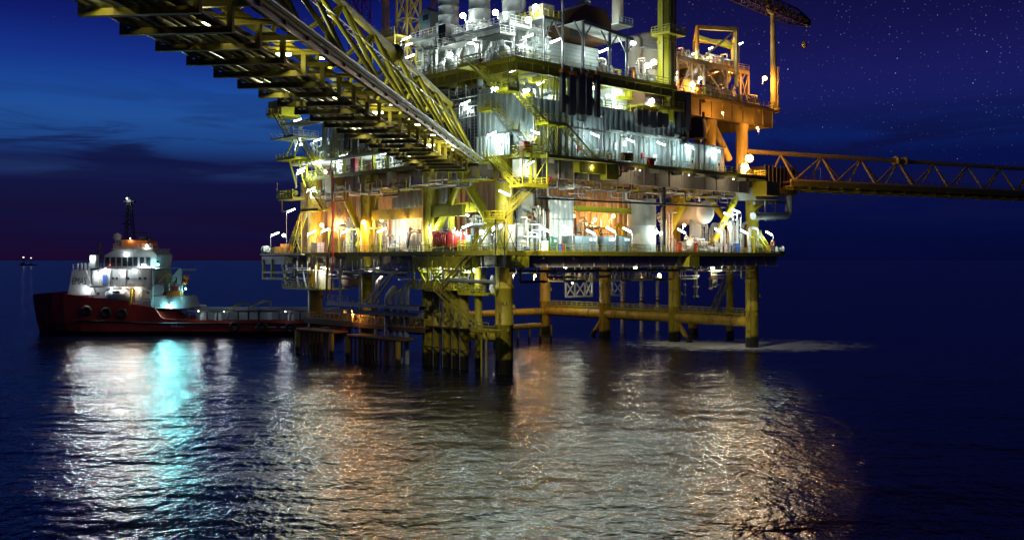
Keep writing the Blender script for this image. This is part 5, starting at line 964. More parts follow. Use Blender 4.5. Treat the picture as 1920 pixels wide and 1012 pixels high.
one(t, [('pipe_run', 'grey', lambda m: m.pipe([P_[0], (P_[2][0], P_[1][1], P_[1][2]), P_[3]], .68, 14, 1.4)), ('pipe_collar', 'steel', lambda m: (m.ring(P_[3], .72, .12), m.ring(PV(1421, 405, -2.5), .72, .12, (1, 0, 0)))), ('small_pipe', 'grey', lambda m: m.tube(PV(1414, 381, -2.0), PV(1478, 379, -2.0), .3, 10)), ('hanger_frame', 'galv', lambda m: (m.beam(PV(1435, 412, -2.6), PV(1435, 370, -2.6), .22), m.beam(PV(1454, 412, -2.6), PV(1454, 370, -2.6), .2), m.beam(PV(1435, 412, -2.6), PV(1454, 412, -2.6), .3), m.beam(PV(1437, 372, -2.6), PV(1454, 392, -2.6), .14))), ('support_strut', 'yellow', lambda m: m.tube(PV(1410, 402, -1.8), PV(1440, 372, -1.8), .35, 10))])
p = PV(1462, 466, -4.2); t = T3('winch', 'small white winch at the outer tip of the cellar deck right side', 'winch', (p[0], -4.2, Z0)); one(t, [('winch_drum', 'white', lambda m: m.lathe((0, 0, .8), [(.6, -.6), (.35, -.5), (.35, .5), (.6, .6)], 14, (.6, -.4, 0))), ('winch_base', 'dark', lambda m: m.box((-.6, -.6, 0), (.6, .6, .4)))])
t = T3('stair_flight', 'short yellow handrailed stair at the right end of the cellar deck', 'staircase', (0, 0, 0)); a = PV(1441, 472, -3); b = PV(1420, 444, -3); flight(t, (a[0], -3, Z0), b, SY, 1.0); m = MB(); m.box((b[0] - 2.2, -3.8, b[2] - .2), (b[0], -2.2, b[2])); rail(m, (b[0] - 2.2, -3.8, b[2]), (b[0], -3.8, b[2]), 1.1, .8, .05); m.beam((b[0] - 2, -3.7, Z0), (b[0] - 2, -3.7, b[2]), .12); m.build('stair_landing', 'yellow', t)
# left end of the cellar deck
p = PU(498, 466, -3.2); t = T3('winch', 'small white winch on the outer tip of the cellar deck left side', 'winch', (-3.2, p[1], Z0)); one(t, [('winch_drum', 'white', lambda m: m.lathe((0, 0, .9), [(.65, -.7), (.4, -.6), (.4, .6), (.65, .7)], 14, (.2, 1, 0))), ('winch_base', 'dark', lambda m: m.box((-.6, -.7, 0), (.6, .7, .45)))])
p = PU(553, 477, -3.4); q = PU(544, 449, -3.4); t = T3('control_box', 'black tall box standing in front of the bright yellow stair', 'box', (-3.4, p[1], Z0 - .6)); one(t, [('box_shell', 'black', lambda m: m.box((0, -.9, 0), (.9, 1.1, 3.0))), ('box_lid', 'dark', lambda m: m.box((-.05, -.95, 3.0), (.95, 1.15, 3.12))), ('box_label', 'rust', lambda m: m.box((-.03, -.4, 2.1), (0, .5, 2.3)))])
for px, mt, lab, h_ in ((531, 'orange', 'orange crate under the bright yellow stair', 1.7), (589, 'pink_white', 'pale box at the foot of the bright yellow corner leg', 1.8), (521, 'orange', 'small orange drum beside the outermost tube lamp', 1.2)):
    t = T3('storage_crate', lab, 'crate', (-2.2, vat(px, -2.2), Z0)); one(t, [('crate_shell', mt, lambda m: m.box((0, -1.0, .1), (1.4, 1.0, h_))), ('crate_lid', mt, lambda m: m.box((-.05, -1.05, h_), (1.45, 1.05, h_ + .1))), ('crate_skid', 'dark', lambda m: (m.box((.1, -.9, 0), (.4, .9, .1)), m.box((1.0, -.9, 0), (1.3, .9, .1))))])
va, vb = vat(572, -2.7), vat(497, -2.7); t = thing('deck_extension', 'pale boxed platform extension carrying a hanging square yellow frame', 'platform', 0, 0, 0); zb = PU(515, 524, -2.7)[2]; vm = vat(540, -2.7)
one(t, [('extension_deck', 'grey', lambda m: (m.box((-3.4, vm, Z0 - 1.9), (2, vb, Z0 - .45)), m.box((-3.6, va, Z0 - .25), (2, vb + .3, Z0 - .02)))), ('hanging_frame', 'yellow_dull', lambda m: ([m.beam((u, v, zb), (u, v, Z0 - 1.0), .45) for u in (-3.3, 1.5) for v in (vat(500, -2.7), vat(516, -2.7))], [m.beam((u, vat(500, -2.7), z_), (u, vat(541, -2.7), z_), .4) for u in (-3.3, 1.5) for z_ in (zb + .2, Z0 - 3.4)])), ('frame_post', 'orange_steel', lambda m: m.beam((1.5, vat(541, -2.7), zb), (1.5, vat(541, -2.7), Z0 - 1), .5)), ('railing', 'yellow', lambda m: (rail(m, (-3.5, va, Z0), (-3.5, vb, Z0), 1.1, 1.3, .05), rail(m, (-3.5, vb, Z0), (2, vb, Z0), 1.1, 1.3, .05)))])
# side pod on the sky side under the main deck
p = PU(540, 362, -3); t = T3('deck_pod', 'small green yellow railed pod sticking out beside the main deck end', 'platform', p); one(t, [('pod_floor', 'yellow_dull', lambda m: m.box((-.5, -2.5, -1.2), (2.5, 3.0, -.8))), ('pod_frame', 'yellow', lambda m: (rail(m, (-.5, -2.5, -.8), (-.5, 3, -.8), 1.3, 1.1, .06), rail(m, (-.5, 3, -.8), (2.5, 3, -.8), 1.3, 1.1, .06), m.beam((-.5, 3, -.8), (-.5, 3, 2), .1))), ('pod_pipes', 'rust', lambda m: m.pipe([(.2, -2, -.3), (.2, 2.5, -.3), (.2, 2.5, -3.2), (.2, .5, -3.2)], .13)), ('pod_tank', 'yellow_dull', lambda m: m.lathe((1, .5, 0), [(.5, -1.5), (.5, 1.5)], 12, (0, 1, 0)))])
# small braced platform below
va, vb = vat(612, -1.5), vat(543, -1.5); zf = PU(575, 540, -1.5)[2]; t = thing('hanging_platform', 'small railed work platform with white braces hung below the far end of the cellar deck', 'platform', 0, 0, 0)
one(t, [('platform_floor', 'yellow', lambda m: m.box((-3, va, zf - .2), (3, vb, zf))), *[('platform_hanger', 'white', lambda m, u=u, i=i, k=k: m.beam((u, va + (vb - va) * k, zf), (u, va + (vb - va) * (k + (.12 if i else 0)), Z0 - 2), .24)) for u in (-2.9, 2.8) for i, k in enumerate((.1, .35, .55, .9))], ('railing', 'yellow', lambda m: (rail(m, (-3, va, zf), (-3, vb, zf), 1.15, 1.1, .05), rail(m, (-3, vb, zf), (3, vb, zf), 1.15, 1.1, .05))), ('platform_tank', 'white', lambda m: m.lathe((0, (va + vb) / 2 - 3, zf), [(1.2, 0), (1.2, 3), (.8, 3.5)], 14)), ('platform_stair', 'yellow_dull', lambda m: (m.beam((-3, vb - 1, zf), (-3, vb - 5.5, Z0 - 1.5), .12, .3), m.beam((-2, vb - 1, zf), (-2, vb - 5.5, Z0 - 1.5), .12, .3)))])
p = PU(682, 523, 1); t = T3('pressure_vessel', 'round pinkish drum slung beneath the cellar deck near the hoses', 'vessel', (1, vat(650, 1), PU(650, 523, 1)[2])); one(t, [('vessel_shell', 'pink_white', lambda m: m.lathe((0, 0, 0), [(.1, -.5), (1.1, -.3), (1.45, .1), (1.45, 5), (1.0, 5.4)], 20, (1, .25, 0))), ('hanger', 'steel', lambda m: (m.beam((1, -1.4, 0), (1, -1.4, 3.2), .2), m.beam((1, 1.4, 0), (1, 1.4, 3.2), .2)))])
# yellow scaffold below the near corner
va, vb = vat(905, -2.4), vat(779, -2.4); zf = PU(850, 541, -2.4)[2]; t = thing('work_platform', 'bright yellow braced scaffold platform glowing below the near corner of the cellar deck', 'platform', 0, 0, 0); vs = [vat(px, -2.4) for px in (780, 808, 836, 855, 890)]
one(t, [('platform_floor', 'yellow', lambda m: (m.box((-3, vat(855, -2.4), zf - .25), (3.5, vb, zf)), m.box((-2, va, zf - .9), (3.5, vat(855, -2.4), zf - .6)))), ('platform_post', 'yellow', lambda m: [m.beam((u, v, zf), (u, v, Z0 - .5), .26) for u in (-2.9, 3.3) for v in vs]), ('platform_brace', 'yellow', lambda m: (m.beam((-2.9, vs[0], Z0 - 1), (-2.9, vs[1], zf), .35), m.beam((-2.9, vs[1], zf), (-2.9, vs[2], Z0 - 2), .22), m.beam((3.3, vs[0], zf), (3.3, vs[2], Z0 - 2), .2), m.beam((-2.9, vs[1], Z0 - 2), (-2.9, vs[2], zf), .22))), ('railing', 'yellow', lambda m: (rail(m, (-3, vs[3], zf), (-3, vb, zf), 1.15, .9, .06), rail(m, (-2, va, zf - .6), (-2, vs[3], zf - .6), 1.15, .9, .06), rail(m, (3.4, va, zf), (3.4, vb, zf), 1.15, .9, .06))), ('wellhead_valve', 'white', lambda m: [m.lathe((.6, v_, zf - .6), [(.3, 0), (.55, .5), (.55, 1.1), (.3, 1.3), (.5, 1.9), (.3, 2.6)], 12) for v_ in (va + 1.2, va + 3.4, vs[2] - 1, vs[1] - .5)]), ('wellhead_block', 'rust', lambda m: m.box((-1.4, vs[2] - .2, zf), (-.2, vs[1] - 1.5, zf + .9)))])
s6 = thing('stair_tower', 'dark staircase dropping from the cellar deck past the scaffold to the conductor pipes', 'staircase', 0, 0, 0); a = PU(884, 478, -3.6); b = PU(824, 543, -3.6); flight(s6, b, a, SX, 1.0, 'olive', 'olive'); c = PU(899, 617, -4.2); flight(s6, c, (-4.2, b[1], b[2]), SX, 1.0, 'yellow_dull', 'yellow_dull'); m = MB(); m.box((-5, b[1] - .2, b[2] - .2), (-3, b[1] + 1.6, b[2])); rail(m, (-5, b[1] - .2, b[2]), (-5, b[1] + 1.6, b[2]), 1.1, .9, .05); m.build('stair_landing', 'olive', s6)
m = MB(); v_ = c[1]; m.box((-5.6, v_ - 3.5, c[2] - .25), (-2.4, v_ + .3, c[2])); rail(m, (-5.6, v_ - 3.5, c[2]), (-5.6, v_, c[2]), 1.1, 1.1, .05); m.tube((-5.2, v_ - 2.6, c[2]), (-5.2, v_ - 2.6, -3), .14, 8); m.tube((-5.2, v_ - 1.6, c[2]), (-5.2, v_ - 1.6, -3), .14, 8); m.build('stair_landing', 'yellow_dull', s6)
# conductors
for i, (px, r, lab) in enumerate(((802, .62, 'conductor pipe, outermost of the cluster beside the boat landing'), (817, .62, 'conductor pipe, second of the cluster'), (836, .72, 'conductor pipe, third of the cluster and thick'), (853, .70, 'conductor pipe, fourth of the cluster'), (869, .78, 'conductor pipe, fifth of the cluster, thickest'), (897, .55, 'conductor pipe, alone between the cluster and the near leg'))):
    v = vat(px, -.6 if i < 5 else -1.0); t = thing('conductor_pipe', 'yellow ' + lab, 'pipe', -.6 if i < 5 else -1.0, v, 0, 'conductor pipes'); m = MB(); m.lathe((0, 0, 0), [(r, -6), (r, 5.8), (r * 1.1, 5.85), (r * 1.1, 6.15), (r, 6.2), (r, 11.6), (r * 1.08, 11.65), (r * 1.08, 11.9), (r, 11.95), (r, 15)], 18); m.build('pipe_tube', 'leg_paint', t); m = MB(); m.ring((0, 0, 6), r * 1.08, .09); m.ring((0, 0, 2.9), r * 1.08, .08); m.build('pipe_clamp', 'rust', t)
    if i < 5: m = MB(); m.tube((r * -1.2, -.3, -2), (r * -1.2, -.3, 14), .06, 6); m.build('anode_cable', 'galv', t)
t = thing('conductor_guide', 'rusty horizontal guide frame strapping the conductor pipes together', 'frame', 0, 0, 0); one(t, [('guide_bar', 'rust', lambda m: [m.beam((u, vat(880, u), z_), (u, vat(797, u), z_), .18) for u in (-1.5, .4) for z_ in (2.9, 6.0)]), ('guide_plate', 'yellow_dull', lambda m: m.box((-1.5, vat(880, -1), 5.9), (.4, vat(797, -1), 6.0)))])
# risers and grey walkway frame
for i, (px, r, mt, y1, lab) in enumerate(((706, .34, 'pink_white', 515, 'pinkish riser pipe nearest the second yellow leg'), (727, .55, 'grey', 540, 'thick pale riser pipe leaning into the grey braces'), (741, .27, 'grey', 540, 'thin grey riser pipe beside the thick pale one'), (752, .32, 'grey', 530, 'grey riser pipe, middle of the right trio'), (763, .36, 'grey', 525, 'grey riser pipe next to the conductor cluster'), (676, .25, 'steel', 505, 'slim steel riser pipe just before the second yellow leg'))):
    p = PU(px, y1, -2.2); t = thing('riser_pipe', lab, 'pipe', -2.2, p[1], 0, 'riser pipes by the boat landing'); one(t, [('pipe_tube', mt, lambda m: m.pipe([(0, 0, -3), (0, 0, p[2] - 1.2), (1.6, 0, p[2])], r, 12, 1.2)), ('splash_band', 'rust', lambda m: m.lathe((0, 0, 0), [(r * 1.12, 7.0), (r * 1.12, 7.5)], 12))])
t = thing('pipe_bridge', 'grey steel pipe walkway frame with long diagonal braces above the boat landing', 'walkway', 0, 0, 0); zq = PU(700, 573, -3.5)[2]; va, vb = vat(793, -3.5), vat(622, -3.5)
one(t, [('walkway_beam', 'galv', lambda m: [m.beam((u, va, zq), (u, vb, zq), .35, .55) for u in (-4.4, -2.6)]), ('walkway_beam', 'steel', lambda m: (m.beam((-3.5, va, zq - 1.1), (-3.5, vb, zq - 1.1), .3, .7), m.box((-4.4, vb - 5, zq - 1.4), (-2.6, vb + 1, zq - .9)))), ('hanger_post', 'steel', lambda m: [m.beam((-3.5, vat(px, -3.5), zq - 1), (-3.5, vat(px, -3.5), Z0 - 1), .3) for px in (638, 677, 700)]), ('brace', 'galv', lambda m: (m.beam((-3.5, vat(680, -3.5), zq), (-3.5, vat(735, -3.5), Z0 - 3.2), .34), m.beam((-3.9, vat(702, -3.5), zq + .2), (-3.9, vat(748, -3.5), Z0 - 2.6), .34))), ('pipe_run', 'steel', lambda m: (m.tube((-3, vat(765, -3), Z0 - 3.3), (-3, vat(646, -3), Z0 - 3.3), .35, 10), m.tube((-2.4, vat(790, -3), Z0 - 2.7), (-2.4, vat(640, -3), Z0 - 2.7), .25, 10), m.tube((-3.2, vat(930, -3), Z0 - 4.2), (-3.2, vat(828, -3), Z0 - 4.1), .3, 10))), ('walkway_floor', 'dark', lambda m: m.box((-4.3, va, zq + .28), (-2.7, vb, zq + .33))), ('railing', 'galv', lambda m: rail(m, (-4.3, vat(660, -3.5), zq + .3), (-4.3, vb, zq + .3), 1.1, 1.6, .04))])
# boat landings
for x0, x1, y0, lab in ((558, 622, 617, 'rusty boat landing with tyre stained fender tubes beside the red vessel stern'), (652, 747, 629, 'longer rusty boat landing with a row of dark fender tubes by the conductors')):
    ub_ = -5.5; va, vb = vat(x1, ub_), vat(x0, ub_); z = PU(x0, y0, ub_)[2]; t = thing('boat_landing', lab, 'boat landing', 0, 0, 0, 'boat landings')
    one(t, [('top_rail', 'rust', lambda m: (m.tube((ub_, va, z), (ub_, vb, z), .3, 12), m.tube((ub_ + 3, va, z), (ub_ + 3, vb, z), .25, 10), m.tube((ub_, vb, z), (ub_ + 3, vb, z), .25, 10), m.tube((ub_, va, z), (ub_ + 3, va, z), .25, 10))), ('landing_floor', 'brown', lambda m: (m.box((ub_ + .2, va, z + .1), (ub_ + 3, vb, z + .22)), m.box((ub_ + 3, va, z + 1.6), (0, vb, z + 1.75))))])
    n = int(abs(vb - va) / 1.1)
    for k in range(n + 1): m = MB(); v_ = va + (vb - va) * k / n; m.tube((ub_ - .05, v_, z - .2), (ub_ - .05, v_, -4), .2 if 0 < k < n else .42, 8); m.build('fender_tube', 'leg_orange' if k in (0, n) else 'rust', t)
    m = MB(); rail(m, (ub_ + 3, va, z + 1.75), (ub_ + 3, vb, z + 1.75), 1.1, 1.4, .05); rail(m, (-.5, va, z + 1.75), (-.5, vb, z + 1.75), 1.1, 1.4, .05); m.build('railing', 'orange_steel', t)
t = thing('boarding_platform', 'rusty brown mid platform with valves behind the boat landings', 'platform', 0, 0, 0); va, vb = vat(800, -2), vat(575, -2); zz = 5.6
one(t, [('platform_floor', 'brown', lambda m: m.box((-2.4, va, zz), (2.5, vb, zz + .2))), ('platform_beam', 'rust', lambda m: (m.beam((-2.4, va, zz - .3), (-2.4, vb, zz - .3), .3, .6), m.beam((2.4, va, zz - .3), (2.4, vb, zz - .3), .3, .6))), ('railing', 'orange_steel', lambda m: (rail(m, (-2.4, va, zz + .2), (-2.4, vb, zz + .2), 1.15, 1.4, .05), rail(m, (2.4, va, zz + .2), (2.4, vb, zz + .2), 1.15, 1.4, .05))), ('valve_block', 'orange', lambda m: [m.lathe((-1.2, va + k, zz + .2), [(.3, 0), (.5, .4), (.3, .9), (.45, 1.3)], 10) for k in (6, 13, 21, 29, 34)]), ('access_box', 'red', lambda m: m.box((-2.0, vat(622, -2), zz + .2), (-.6, vat(606, -2), zz + 1.2)))])
t = T3('lamp_post', 'slim pole carrying the orange lamp over the boat landing', 'post', (-3.3, vat(661, -3.3), 5.8)); one(t, [('pole', 'orange_steel', lambda m: m.tube((0, 0, 0), (0, 0, 3.6), .12, 8)), ('pole_base', 'rust', lambda m: m.lathe((0, 0, 0), [(.3, 0), (.3, .12)], 10))])
# white braced structures hanging under the back of the deck, seen between the legs
VB = 40
t = thing('hanging_platform', 'white X braced hanging frame under the back half of the deck, seen between orange legs', 'platform', 0, 0, 0); zt_, zb_ = PV(1100, 527, VB)[2], PV(1100, 555, VB)[2]
def xb(m, x0, x1):
    a, b = uat(x0, VB), uat(x1, VB); m.beam((a, VB, zb_), (a, VB, zt_ + 4), .3); m.beam((b, VB, zb_), (b, VB, zt_ + 4), .3); m.beam((a, VB, zb_), (b, VB, zb_), .3); m.beam((a, VB, zt_), (b, VB, zt_), .4); m.beam((a, VB, zb_), (b, VB, zt_), .22); m.beam((b, VB, zb_), (a, VB, zt_), .22)
one(t, [('frame', 'white', lambda m: [xb(m, *p) for p in ((1061, 1078), (1078, 1097), (1097, 1110), (1132, 1149), (1149, 1168))]), ('platform_floor', 'steel', lambda m: m.box((uat(1061, VB), VB, zt_ - .1), (uat(1240, VB), VB + 5, zt_ + .15))), ('railing', 'yellow', lambda m: (rail(m, (uat(1061, VB), VB, zt_), (uat(1240, VB), VB, zt_), 1.2, 1.5, .06), rail(m, (uat(1061, VB), VB + 5, zt_), (uat(1240, VB), VB + 5, zt_), 1.2, 1.5, .06))), ('hanger', 'white', lambda m: [m.beam((uat(x, VB), VB, zt_), (uat(x + 7, VB), VB, Z0 - 2), .25) for x in (1085, 1104, 1146, 1152, 1176, 1190, 1215)]), ('valve_block', 'white', lambda m: [m.lathe((uat(x, VB), VB + 2, zt_ + .2), [(.4, 0), (.7, .5), (.4, 1.2), (.6, 1.8)], 10) for x in (1080, 1100, 1146, 1180, 1212, 1226)])])
for px, r, lab in ((1168, .55, 'pinkish white riser pipe beside the X braced frame'), (1203, .45, 'white riser pipe, middle one between the orange legs'), (1233, .4, 'white riser pipe close to the tall yellow leg')): t = thing('riser_pipe', lab, 'pipe', uat(px, VB), VB, 0, 'white risers between the back legs'); zt2 = PV(px, 520, VB)[2]; one(t, [('pipe_tube', 'pink_white' if px < 1180 else 'white', lambda m: m.tube((0, 0, -3), (0, 0, zt2), r, 12)), ('splash_band', 'rust', lambda m: (m.lathe((0, 0, 0), [(r * 1.1, 6.6), (r * 1.1, 7.1)], 12), m.lathe((0, 0, 0), [(r * 1.1, 7.6), (r * 1.1, 7.8)], 12)))])
t = thing('caisson_pipe', 'slim yellow caisson beside the rightmost near leg', 'pipe', uat(1369, 12), 12, 0); one(t, [('pipe_tube', 'leg_paint', lambda m: m.lathe((0, 0, 0), [(.75, -5), (.75, 16)], 16)), ('pipe_clamp', 'rust', lambda m: m.ring((0, 0, 6), .8, .1))])
t = thing('caisson_pipe', 'stub of a wide orange caisson in the water behind the foaming legs', 'pipe', uat(1300, 30), 30, 0); one(t, [('pipe_tube', 'leg_orange', lambda m: m.lathe((0, 0, 0), [(1.1, -5), (1.1, 4.5)], 16)), ('pipe_cap', 'rust', lambda m: m.lathe((0, 0, 4.5), [(1.15, 0), (1.15, .2)], 16))])
t = thing('access_stair', 'long dim yellow stair slanting down between the two rightmost legs', 'staircase', 0, 0, 0); flight(t, PV(1338, 585, 8), PV(1366, 522, 8), SY, 1.2, 'yellow_dull', 'yellow_dull')
for px, y1, r, lab in ((1305, 560, .3, 'dark pump caisson hanging with lumpy fittings under the deck'), (1333, 545, .2, 'thin dark pipe hanging under the deck near the right legs'), (1340, 538, .5, 'short grey pipe stub under the deck'), (1284, 575, .12, 'hair thin dark line hanging below the deck')):
    p = PV(px, y1, 2); t = thing('hanging_pipe', lab, 'pipe', p[0], 2, p[2]); one(t, [('pipe_tube', 'dark' if r < .5 else 'grey', lambda m: m.tube((0, 0, 0), (0, 0, Z0 - p[2] - 1), r, 10)), ('pipe_flange', 'steel', lambda m: [m.lathe((0, 0, k * 1.7 + .3), [(r * 1.7, 0), (r * 1.7, .25)], 10) for k in range(3)])])
# derricks behind
def lattice(name, lab, cat, px, u, w, y1, zb, mat, taper=1.0, xs=None, bay=None, r=.16):
    p = PU(px, y1, u); t = thing(name, lab, cat, u, p[1], zb); H_ = p[2] - zb; bay = bay or w * 1.1; n = max(2, round(H_ / bay)); C = lambda k, i, j: Vector((i * w / 2 * (1 + (taper - 1) * k / n), j * w / 2 * (1 + (taper - 1) * k / n), H_ * k / n))
    one(t, [('mast_leg', mat, lambda m: [m.beam(C(0, i, j), C(n, i, j), r * 1.5) for i in (-1, 1) for j in (-1, 1)]), ('mast_lacing', mat, lambda m: [(m.beam(C(k, *a_), C(k + 1, *b_), r), m.beam(C(k + 1, *a_), C(k, *b_), r), m.beam(C(k + 1, *a_), C(k + 1, *b_), r)) for k in range(n) for a_, b_ in (((-1, -1), (1, -1)), ((1, -1), (1, 1)), ((1, 1), (-1, 1)), ((-1, 1), (-1, -1)))])]); return t
lattice('derrick_tower', 'orange braced derrick tower at the back of the upper deck beside the exhaust stacks', 'derrick', 766, 9, 2.9, -60, Z2, 'orange_steel', 1, bay=4.5, r=.22); lattice('lattice_mast', 'thin dark orange lattice mast against the starry sky', 'mast', 723, 12, 1.0, -40, Z2 + 2, 'orange_steel', .8, r=.09); lattice('derrick_tower', 'red brown lattice derrick far behind the footbridge top chord', 'derrick', 675, 30, 4.2, -90, Z2 - 6, 'red', .7, r=.12)
p = PU(738, 72, 6); t = T3('derrick_platform', 'orange railed platform at the derrick foot above the footbridge', 'platform', p); one(t, [('platform_floor', 'orange_steel', lambda m: m.box((-2, -3, -.3), (3, 4, 0))), ('railing', 'yellow', lambda m: (rail(m, (-2, -3, 0), (-2, 4, 0), 1.2, 1, .06), rail(m, (-2, 4, 0), (3, 4, 0), 1.2, 1, .06))), ('platform_leg', 'orange_steel', lambda m: [m.beam((x, y, Z2 - p[2]), (x, y, 0), .25) for x in (-1.8, 2.8) for y in (-2.8, 3.8)])])
t = thing('crane_jib', 'rusty lattice jib slanting up behind the far exhaust stack', 'crane jib', 0, 0, 0); a_, b_ = Vector(PU(800, 40, 14)), Vector(PU(822, -12, 14)); one(t, [('jib_chord', 'rust', lambda m: [m.beam(a_ + Vector(o), b_ + Vector(o), .2) for o in ((0, 0, 0), (0, .9, 0), (.7, 0, .4), (.7, .9, .4))]), ('jib_lacing', 'rust', lambda m: [m.beam(a_ + (b_ - a_) * (k / 8), a_ + (b_ - a_) * ((k + 1) / 8) + Vector((.7, .9, .4)), .12) for k in range(8)])])
p = PU(797, 32, 8); t = T3('winch_house', 'dark faceted winch house below the slanting jib', 'housing', p); one(t, [('house_shell', 'cabinet', lambda m: m.prism([(0, -1.4, -2), (0, 1.4, -2), (0, 1.8, .4), (0, .2, 1.6), (0, -1.4, .8)], (2.5, 0, 0))), ('house_window', 'glass', lambda m: m.box((-.04, -.9, -.6), (0, .6, .3))), ('house_base', 'rust', lambda m: m.lathe((1.2, 0, -2), [(1.2, -8), (1.2, 0)], 14))])
# ------------------------------------------------------------------ supply vessel lying stern to the platform
SD, SX0 = 219.0, -75.0
ship = wthing('supply_vessel', 'red hulled offshore supply vessel with white wheelhouse and bright deck lights', 'ship', (SX0, SD, 0))
def sp(px, py, y=-6.5):
    d = SD + y; return ((px - 960) / F * d - SX0, y, EYE - (py - HY) / F * d)
st_ = []
for px, hb, zt, hw in ((62, .15, 8.5, .05), (72, 1.6, 8.7, .1), (86, 3.4, 8.9, 1.2), (104, 5.2, 9.1, 3.0), (124, 6.4, 9.0, 4.8), (150, 7, 8.4, 6.2), (190, 7.2, 8.0, 6.9), (237, 7.2, 7.5, 7), (247, 7.2, 6.8, 7), (290, 7.2, 6.0, 7), (302, 7.2, 4.0, 7), (310, 7.2, 3.5, 7), (430, 7.2, 3.2, 7), (560, 7.2, 3.2, 7), (640, 7.0, 3.2, 6.6)):
    st_.append((((px - 960) / F * (219 - 7 * min(1, (px - 62) / 90)) - SX0), hb, zt, hw, (76 - px) * .12 if px < 76 else 0))
def hull_part(name, mat, prof):
    m = MB(); n = len(prof(st_[0])); vs = []; fs = []
    for s in st_:
        for y, z, dx in prof(s): vs.append((s[0] + dx, y, z))
    for i in range(len(st_) - 1):
        for j in range(n - 1): fs.append((i * n + j, (i + 1) * n + j, (i + 1) * n + j + 1, i * n + j + 1))
    fs.append(tuple(range(n)))
    fs.append(tuple(range((len(st_) - 1) * n + n - 1, (len(st_) - 1) * n - 1, -1)))
    m.add(vs, fs, False); return m.build(name, mat, ship)
def top_prof(s):
    x, hb, zt, hw, dx = s; md = hw + (hb - hw) * .35; return [(-hw, .9, dx * .8), (-md, 2.6, dx * .5), (-hb, zt, 0), (-hb + min(.25, hb), zt, 0), (-hb + min(.25, hb), zt - 1.1, 0), (hb - min(.25, hb), zt - 1.1, 0), (hb - min(.25, hb), zt, 0), (hb, zt, 0), (md, 2.6, dx * .5), (hw, .9, dx * .8)]
hull = hull_part('hull', 'hull_red', top_prof)
hull_part('boot_topping', 'black', lambda s: [(-s[3] * .7, -2.5, s[4]), (-s[3], .9, s[4] * .8), (s[3], .9, s[4] * .8), (s[3] * .7, -2.5, s[4])])
m = MB(); a = sp(300, 0)[0]; b = sp(640, 0)[0]
for y in (-7.3, 7.3): m.tube((a, y, 2.6), (b, y, 2.6), .22, 8); m.tube((a - 18, y, 3.2), (a, y, 2.6), .22, 8)
m.build('rubbing_strake', 'black', ship)
for px, py in ((163, 583), (200, 586), (229, 588), (440, 612), (492, 613), (545, 614)):
    p = sp(px, py, -7.4); m = MB(); m.ring((p[0], -7.55, max(1.2, p[2])), .85, .38, (0, 1, 0), 16, 6); m.build('tyre_fender', 'black', ship)
def blk(name, mat, poly, y0, y1, par=ship):
    m = MB(); m.prism([(*sp(px, py, y0)[:1], y0, sp(px, py, y0)[2]) for px, py in poly], (0, y1 - y0, 0)); return m.build(name, mat, par)
fo = blk('forecastle_house', 'ship_white', ((127, 553), (135, 507), (161, 507), (180, 553)), -6.2, 6.2)
hs = blk('deck_house', 'ship_white', ((166, 575), (166, 508), (200, 503), (286, 503), (286, 575)), -6.0, 6.0)
cu = bpy.data.curves.new('lettering', 'FONT'); cu.body = 'EMAS'; cu.size = 2.1; cu.extrude = .01
tt = bpy.data.objects.new('lettering', cu); COL.objects.link(tt); me = bpy.data.meshes.new_from_object(tt.evaluated_get(bpy.context.evaluated_depsgraph_get())); bpy.data.objects.remove(tt)
px_ = sp(134, 533, -6.23)
for q in me.vertices: q.co = Vector((px_[0] + q.co.x * .62 + q.co.y * .12, -6.23, px_[2] + q.co.y))
me.materials.clear(); me.materials.append(MT['black']); o = bpy.data.objects.new('lettering', me); COL.objects.link(o); o.parent = fo
wh = blk('wheelhouse', 'ship_white', ((193, 503), (196, 479), (214, 468), (285, 468), (294, 478), (290, 503)), -5.0, 5.0)
m = MB()
for k, px in enumerate((197, 208, 219, 230, 240, 250, 262, 274)):
    p = sp(px, 499, -5.04); q = sp(px + 8, 482, -5.04); m.box((p[0], -5.06, p[2]), (q[0], -5.0, q[2]))
m.build('bridge_window', 'glass', wh)
m = MB()
for k in range(6): p = sp(292, 499, -4.2 + k * 1.5); m.box((p[0] + .05, -4.4 + k * 1.5, p[2]), (p[0] + .32, -3.2 + k * 1.5, p[2] + 1.9))
m.build('bridge_window', 'glass', wh)
m = MB(); p = sp(186, 503, -6.6); q = sp(298, 503, -6.6); m.box((p[0], -6.8, p[2] - .15), (q[0], 6.8, p[2] + .05)); rail(m, (p[0], -6.7, p[2]), (q[0] - 8, -6.7, p[2]), 1.0, 1.2, .03); m.build('bridge_wing_deck', 'ship_white', ship)
blk('bridge_roof', 'ship_white', ((208, 468), (212, 465), (284, 465), (290, 468)), -5.3, 5.3)
fn = blk('monkey_island', 'orange', ((213, 466), (217, 449), (250, 450), (275, 451), (278, 466)), -3.2, 3.2)
m = MB(); p = sp(216, 462, -3.3); q = sp(229, 450, -3.3); m.box((p[0], -3.34, p[2]), (q[0], -3.22, q[2])); lg = m.build('emblem_panel', 'ship_white', ship); m = MB(); m.box((p[0] + .12, -3.37, p[2] + .12), (q[0] - .12, -3.34, q[2] - .12)); m.build('emblem_field', 'black', lg); m = MB()
for k in range(3): m.beam((p[0] + .2, -3.39, p[2] + .3 + k * .3), (q[0] - .2, -3.39, p[2] + .62 + k * .3), .03, .1)
m.build('emblem_stripe', 'ship_white', lg)
def sz(px, py, y): p = sp(px, py, y); return p[2]
x0 = sp(243, 0, 0)[0]; zb, zt2 = sz(243, 455, 0), sz(243, 362, 0); m = MB(); n = 9
C = lambda k, i, j: Vector((x0 + i * (.9 - .55 * k / n), j * (.9 - .55 * k / n), zb + (zt2 - zb) * .86 * k / n))
